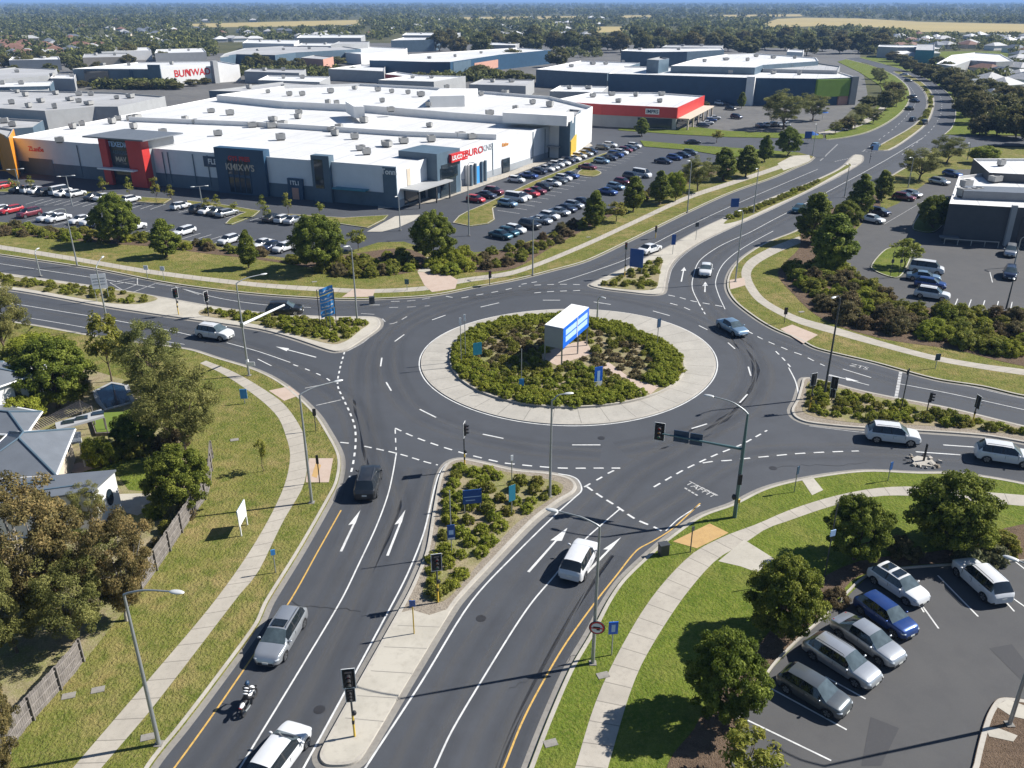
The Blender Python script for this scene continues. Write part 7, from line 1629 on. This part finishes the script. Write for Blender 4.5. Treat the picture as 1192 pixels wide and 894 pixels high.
# ------------------------------------------------------------------ motorcycle and rider
a, f_ = G(284, 834), G(297, 811); d = f_ - a; rz = math.atan2(d.y, d.x); c = (a + f_) / 2
bike = empty('motorcycle', (c.x, c.y, 0), rz, 'black and white motorcycle riding beside the yellow edge line', 'motorcycle')
def ring(mb, x, r, w, n=20):
    for k in range(n):
        pass
    pts = [(x + r * math.cos(2*math.pi*k/n), 0, r + r * math.sin(2*math.pi*k/n)) for k in range(n + 1)]
    vs = []; 
    for k in range(n):
        a_ = 2*math.pi*k/n
        for dr, dy in ((0, -w/2), (0.02, 0), (0, w/2), (-0.12, 0)): vs.append((x + (r - 0.02 + dr) * math.cos(a_), dy, r + (r - 0.02 + dr) * math.sin(a_)))
    mb.add(vs, [(4*k + j, 4*k + (j+1) % 4, 4*((k+1) % n) + (j+1) % 4, 4*((k+1) % n) + j) for k in range(n) for j in range(4)]); return mb
for x in (-0.72, 0.74):
    w_ = ring(MB(), x, 0.32, 0.14).local('wheel', M['tyre'], bike, 40); mb = MB()
    for k in range(5): a_ = 2*math.pi*k/5; mb.tube([(x, 0, 0.32), (x + 0.2 * math.cos(a_), 0, 0.32 + 0.2 * math.sin(a_))], 0.02, 5)
    mb.tube([(x, -0.1, 0.32), (x, 0.1, 0.32)], 0.05, 8); mb.local('rim', M['rim'], w_)
mb = MB(); mb.ellipsoid((0.16, 0, 0.80), (0.34, 0.17, 0.17), 12, 8); mb.local('tank', M['white'], bike, 60)
mb = MB(); mb.ellipsoid((-0.38, 0, 0.80), (0.42, 0.15, 0.09), 12, 6); mb.local('seat', M['black'], bike, 60)
mb = MB(); mb.ellipsoid((-0.80, 0, 0.84), (0.26, 0.13, 0.09), 10, 6); mb.local('tail', M['white'], bike, 60)
mb = MB(); mb.box((0.05, 0, 0.46), (0.5, 0.26, 0.36)); mb.tube([(-0.72, 0.08, 0.32), (-0.1, 0.1, 0.45), (0.4, 0, 0.8)], 0.04, 6); mb.tube([(-0.72, -0.08, 0.32), (-0.1, -0.1, 0.45), (0.4, 0, 0.8)], 0.04, 6); mb.local('frame', M['steel_dark'], bike)
mb = MB(); mb.ellipsoid((0.52, 0, 0.86), (0.20, 0.19, 0.22), 10, 8); mb.local('fairing', M['white'], bike, 60)
for s in (1, -1):
    mb = MB(); mb.tube([(0.74, 0.09 * s, 0.32), (0.45, 0.1 * s, 1.0)], 0.03, 6); mb.local('fork', M['steel'], bike, 60)
    mb = MB(); mb.tube([(0.45, 0.02 * s, 1.0), (0.40, 0.36 * s, 1.04)], 0.02, 6); mb.local('handlebar', M['black'], bike, 60)
    mb = MB(); mb.ellipsoid((0.48, 0.34 * s, 1.2), (0.03, 0.08, 0.05), 8, 4); mb.tube([(0.44, 0.25 * s, 1.02), (0.48, 0.34 * s, 1.18)], 0.012, 5); mb.local('mirror', M['black'], bike, 60)
mb = MB(); mb.tube([(0.0, -0.15, 0.32), (-0.4, -0.17, 0.34), (-0.85, -0.18, 0.48)], [0.035, 0.05, 0.065], 8); mb.local('exhaust', M['steel'], bike, 60)
mb = MB(); mb.box((-1.03, 0, 0.84), (0.04, 0.16, 0.08)); mb.local('tail_light', M['tail_lamp'], bike)
rider = empty('person', (c.x, c.y, 0), rz, 'person in black and white riding clothes and dark helmet on the motorcycle', 'person')
J = {'pelvis': (-0.30, 0, 0.93), 'waist': (-0.20, 0, 1.10), 'chest': (-0.02, 0, 1.33), 'neck': (0.08, 0, 1.50), 'head': (0.14, 0, 1.62)}
for s, n_ in ((1, 'l'), (-1, 'r')):
    J.update({'sh' + n_: (0.03, 0.19 * s, 1.40), 'el' + n_: (0.22, 0.33 * s, 1.20), 'wr' + n_: (0.38, 0.31 * s, 1.07), 'hd' + n_: (0.43, 0.30 * s, 1.05), 'hip' + n_: (-0.28, 0.12 * s, 0.90), 'kn' + n_: (0.10, 0.25 * s, 0.74), 'an' + n_: (-0.16, 0.22 * s, 0.36), 'to' + n_: (0.05, 0.23 * s, 0.31)})
RD = {'pelvis': .15, 'waist': .14, 'chest': .17, 'neck': .065, 'head': .09, 'sh': .085, 'el': .058, 'wr': .045, 'hd': .05, 'hip': .11, 'kn': .075, 'an': .055, 'to': .045}
ks = list(J); me = bpy.data.meshes.new('body'); ix = {k: i for i, k in enumerate(ks)}
ed = [('pelvis','waist'),('waist','chest'),('chest','neck'),('neck','head')] + [(a_ + s, b_ + s) if a_ not in ('chest','pelvis') else (a_, b_ + s) for s in 'lr' for a_, b_ in (('chest','sh'),('sh','el'),('el','wr'),('wr','hd'),('pelvis','hip'),('hip','kn'),('kn','an'),('an','to'))]
me.from_pydata([J[k] for k in ks], [(ix[a_], ix[b_]) for a_, b_ in ed], []); me.materials.append(M['black'])
o = link('body', me, rider); sk = o.modifiers.new('skin', 'SKIN'); me.skin_vertices.new() if not me.skin_vertices else None
for k in ks:
    r_ = RD.get(k) or RD[k[:-1]]; v = me.skin_vertices[0].data[ix[k]]; v.radius = (r_, r_); v.use_root = k == 'pelvis'
sb = o.modifiers.new('smooth', 'SUBSURF'); sb.levels = 2; sb.render_levels = 2
mb = MB(); mb.ellipsoid((0.15, 0, 1.66), (0.16, 0.135, 0.155), 14, 10); hm = mb.local('helmet', M['navy_sign'], rider, 60); mb = MB(); mb.ellipsoid((0.22, 0, 1.66), (0.10, 0.115, 0.07), 12, 6); mb.local('visor', M['car_glass'], hm, 60)
mb = MB()
for k in range(3): mb.ellipsoid((-0.17 + 0.1 * k, 0, 1.17 + 0.12 * k), (0.06, 0.17, 0.045), 10, 5)
jk = mb.local('jacket_stripes', M['white'], rider, 60); jk.location = (-0.07, 0, 0.05)

# ------------------------------------------------------------------ far country: fields, houses, trees, haze
FIELDS = [[(872,33),(905,22),(935,20.5),(1000,21.5),(1075,25.5),(1192,28),(1300,30),(1300,40),(1192,38.5),(1065,37),(1030,32),(960,30),(905,32)], [(825,17.5),(931,16.5),(935,19),(828,20)], [(215,28),(330,25),(425,23),(428,28.5),(330,31),(225,32)], [(680,34),(700,31),(735,31),(728,37),(690,38)], [(525,20),(690,18.5),(690,21.5),(540,23)], [(720,18),(760,17.5),(762,20),(722,21)]]
for q in FIELDS: sheet('field', W(q), 0.0, M['dry_field'])
KEEP = [[(540,196),(1000,196),(1000,60),(540,60)], ROAD]
BLD = [[(-300,200),(-300,104),(200,104),(252,96),(420,94),(560,96),(640,90),(1000,62),(1012,108),(960,158),(800,160),(680,170),(460,245)]]
FOOT = [[(80,104),(280,98),(282,70),(150,68),(80,76)], [(-80,98),(80,92),(80,76),(-80,80)], [(250,86),(480,76),(480,46),(250,50)], [(380,92),(655,88),(655,53),(470,52)], [(452,54),(516,52),(516,40),(452,40)], [(615,100),(760,96),(760,66),(615,68)], [(700,125),(1004,124),(1004,60),(700,54)], [(715,72),(940,70),(940,54),(715,54)], [(1088,85),(1182,82),(1176,58),(1085,60)]]
def ok(x, y, h_px):
    for q in FOOT + BLD:
        if inside(q, x, y): return False
    for q in FIELDS:
        if inside(q, x, y) or inside(q, x, y - h_px * 0.75): return False
    return True
# houses of the far suburbs
HOUSE_SPOTS = []
def suburb(n, x0, x1, y0, y1, cols, where, mind=12):
    k = 0; t = 0
    while k < n and t < n * 40:
        t += 1; x = random.uniform(x0, x1); y = random.uniform(y0, y1)
        if not ok(x, y, 6): continue
        p = G(x, y)
        if any((p - q).length < mind for q in HOUSE_SPOTS): continue
        HOUSE_SPOTS.append(p); k += 1; c = random.choice(cols); w, d, hh = random.uniform(11, 18), random.uniform(8, 12), random.uniform(2.8, 3.6); rz = random.choice((0.2, 0.5, 1.77)); over = 0.6
        ca, sa = math.cos(rz), math.sin(rz); Rr = lambda X, Y, Z: (p.x + X * ca - Y * sa, p.y + X * sa + Y * ca, Z)
        e = empty('house', (p.x, p.y, 0), 0, {'terracotta': 'small far house with terracotta roof', 'metal_roof': 'small far house with dark blue grey roof', 'roof_white': 'small far house with pale roof', 'roof_grey': 'small far house with light grey roof'}[c] + ' ' + where, 'house', 'far houses ' + where + ' ' + c.replace('_', ' '))
        mb = MB(); mb.add([Rr(X, Y, Z) for Z in (0, hh) for X, Y in ((-w/2, -d/2), (w/2, -d/2), (w/2, d/2), (-w/2, d/2))], [(0, 1, 5, 4), (1, 2, 6, 5), (2, 3, 7, 6), (3, 0, 4, 7)]); bpart(e, 'wall', mb, M[random.choice(('wall_cream', 'wall_white', 'wall_grey'))])
        W2, D2 = w/2 + over, d/2 + over; mb = MB(); mb.add([Rr(-W2, -D2, hh), Rr(W2, -D2, hh), Rr(W2, D2, hh), Rr(-W2, D2, hh), Rr(-W2 + D2, 0, hh + d * 0.26), Rr(W2 - D2, 0, hh + d * 0.26)], [(0, 1, 5, 4), (1, 2, 5), (2, 3, 4, 5), (3, 0, 4), (3, 2, 1, 0)]); bpart(e, 'roof', mb, M[c])
suburb(46, -20, 120, 32, 70, ['terracotta', 'terracotta', 'metal_roof', 'roof_grey'], 'in the suburb beyond the left warehouses')
suburb(58, 120, 440, 24, 58, ['roof_white', 'roof_grey', 'roof_grey', 'metal_roof', 'metal_roof', 'terracotta'], 'in the suburb left of the dry field')
suburb(48, 1040, 1230, 40, 76, ['roof_white', 'roof_grey', 'terracotta', 'metal_roof'], 'in the suburb right of the far road')
suburb(22, 1130, 1230, 74, 130, ['metal_roof', 'roof_grey', 'terracotta', 'metal_roof'], 'on the slope right of the tree belt')
suburb(34, 440, 700, 22, 44, ['roof_white', 'roof_grey'], 'between the trees behind the industrial park')
simple('warehouse', [(1022,54),(1045,55),(1074,55),(1072,52.5),(1024,52)], 7.5, 'wall_grey', 'roof_white', 'long low white roofed hall between trees right of the far road') 
simple('warehouse', [(1066,58),(1088,58.5),(1088,51),(1068,51)], 9.0, 'wall_teal', 'roof_grey', 'teal walled hall right of the long low white hall')
simple('building', [(1090,74),(1108,64),(1135,61),(1165,63),(1180,71),(1160,72),(1130,70),(1110,77)], 6.5, 'wall_grey', 'roof_white', 'broad pale school roof above the tree belt on the right')
# trees: belt right of the far road, groups beside it, trees among the industrial roofs, far belts
def belt(px, label, group, kinds=('dark',)):
    for x, y, top, w in px:
        b = G(x, y, 0.0); k = random.choice(kinds); pr = random.choice(PR[k]); h = max(3.0, min(16, h_at(b, top))); zc = b.y * CT + CAM_H * ST; wd = w * zc / FPX
        e = empty('tree', b, random.uniform(0, 6.28), label, 'tree', group); e.scale = (wd / pr.W, wd / pr.W, h / pr.H)
        if pr.trunk: link('trunk', pr.trunk, e)
        link('crown', pr.crown, e)
belt([(1060,83,70,20),(1072,90,74,20),(1085,94,76,24),(1097,101,83,24),(1104,103,79,26),(1112,110,88,28),(1120,118,93,28),(1128,128,99,30),(1135,144,108,32),(1122,136,110,26),(1143,112,92,28),(1158,118,96,34),(1175,124,100,36),(1150,134,108,34),(1168,142,110,38),(1186,138,104,34),(1160,158,124,34),(1182,162,122,40),(1140,158,134,24),(1195,150,115,40),(1100,88,72,20),(1090,80,66,18),(1110,94,80,22),(1205,170,130,40),(1050,76,64,18),(1125,100,86,20),(1040,72,60,18)], 'dark bushy tree in the belt along the right side of the far road', 'trees in the belt right of the far road')
belt([(1034,108,93,20),(1040,116,96,22),(1024,98,82,18),(1030,128,105,20),(1010,126,112,20),(1004,140,120,22),(1016,144,126,20),(1020,92,78,16),(1043,124,104,18),(995,150,132,20),(985,152,136,16),(972,156,140,16)], 'bushy tree between the navy store and the far road', 'trees between the navy store and the far road', ('dark', 'gum'))
T('gum', (912,150), 101, 56, 'biggest spreading tree in front of the navy store', k=2)
T('gum', (946,140), 107, 34, 'second spreading tree in front of the navy store', k=0)
T('upright', (863,126), 106, 12, 'small brown tree at the foot of the navy store wall', k=1)
T('dark', (598,76), 56, 26, 'round dark tree in front of the long navy warehouse', k=0); T('dark', (649,78), 53, 26, 'round dark tree at the end of the long navy warehouse', k=1)
belt([(560,92,76,26),(575,93,80,24),(600,96,82,24),(548,88,78,16),(500,88,77,18),(590,92,84,16),(615,96,86,16),(310,82,66,18),(330,84,68,18),(300,82,62,16),(290,84,66,12),(347,82,68,16),(392,76,66,20),(400,88,80,16),(412,90,78,18),(130,103,92,14),(115,103,95,12),(160,104,94,16),(175,104,96,16),(205,104,96,18),(225,100,93,18),(70,102,94,14),(95,102,95,14),(240,98,92,12),(262,92,82,16),(275,90,80,16),(676,97,89,14),(690,97,88,16),(705,96,90,12),(820,128,118,10),(877,118,106,10)], 'bushy tree among the industrial roofs behind the shopping centre', 'trees among the industrial roofs', ('dark',))
belt([(30,80,62,20),(50,78,60,18),(75,76,62,16),(100,72,58,20),(125,70,52,20),(150,68,50,20),(175,64,48,22),(190,72,60,18),(210,62,48,18),(90,84,70,18),(60,88,74,16),(20,92,76,16),(5,80,64,18),(150,78,64,16),(115,84,72,14),(230,66,52,16)] + [(515 + i * 21 + random.uniform(-4, 4), 60 + random.uniform(-3, 3) + (i % 3) * 1.5, 38 + random.uniform(-4, 5), random.uniform(20, 27)) for i in range(25)] + [(525 + i * 24 + random.uniform(-5, 5), 50 + random.uniform(-3, 3), 33 + random.uniform(-3, 4), random.uniform(16, 22)) for i in range(22)], 'tall dark tree in the belt behind the industrial park', 'trees in the belt behind the industrial park')
low = [crown_cloud(np.random.default_rng(s), 1.0, 1.1, 0.0, 12, 7, 0.17, 0.27, 'round', 0.5) for s in (201, 202, 203, 204, 205)]
LOWM = [mesh_quads('far_crown', v, c, F['far']) for v, c, _ in low]
F2 = F['gum']; LOWM += [mesh_quads('far_crown', low[k][0], low[k][1], F['gum']) for k in (0, 1)]
items = []
def far_woods(n, x0, x1, y0, y1, size, dens=None):
    k = t = 0
    while k < n and t < n * 30:
        t += 1; x = random.uniform(x0, x1); y = y0 + (y1 - y0) * random.random()
        b = G(x, y); zc = b.y * CT + CAM_H * ST; s = random.uniform(*size); hp = s * FPX / zc
        if not ok(x, y, hp): continue
        if any(q[1] - 4 < b.x < q[2] + 4 and q[3] - 4 < b.y < q[4] + 4 for q in WORLD_FOOT): continue
        if dens and not dens(x, y): continue
        if b.y < 1200 and any(abs(b.x - q.x) < 9 and abs(b.y - q.y) < 7 for q in HOUSE_SPOTS): continue
        if b.y < 1200 and any(abs(b.x - q.x) < 10 and -s * b.y / 38 * 0.75 < b.y - q.y - 0 < 0 for q in HOUSE_SPOTS) and random.random() < 0.7: continue
        items.append((random.choice(LOWM), (b.x, b.y, -0.2), random.uniform(0, 6.28), (s * random.uniform(0.9, 1.4), s * random.uniform(0.9, 1.4), s))); k += 1
far_woods(1500, -60, 1250, 5.0, 9.5, (11, 18)); far_woods(1600, -60, 1250, 9, 17, (9, 15)); far_woods(1400, -60, 1250, 16, 32, (7, 12)); far_woods(860, -60, 500, 28, 76, (5, 9)); far_woods(420, 440, 1060, 28, 52, (7, 12)); far_woods(420, 1000, 1250, 38, 100, (4, 7), lambda x, y: x > 1120 or y < 68)
far_woods(170, 200, 700, 60, 96, (3, 5.5)); far_woods(60, -40, 250, 92, 104, (3, 5))
merged('woodland', items, 'stuff', 'far woodland and suburban trees fading to blue towards the horizon', 'woodland')
# the air
m, nt, b = new_mat('haze'); nt.nodes.remove(b); pv = nd(nt, 'ShaderNodeVolumePrincipled'); pv.inputs['Color'].default_value = (0.34, 0.57, 1.0, 1); pv.inputs['Density'].default_value = 0.00011; pv.inputs['Anisotropy'].default_value = 0.0
nt.links.new(pv.outputs[0], nt.nodes['Material Output'].inputs['Volume'])
mb = MB(); mb.box((0, 14900, 24), (64000, 30600, 52)); hz = mb.obj('haze', m); prop(hz, 'thin blue air over the plain', 'haze', None, 'stuff')
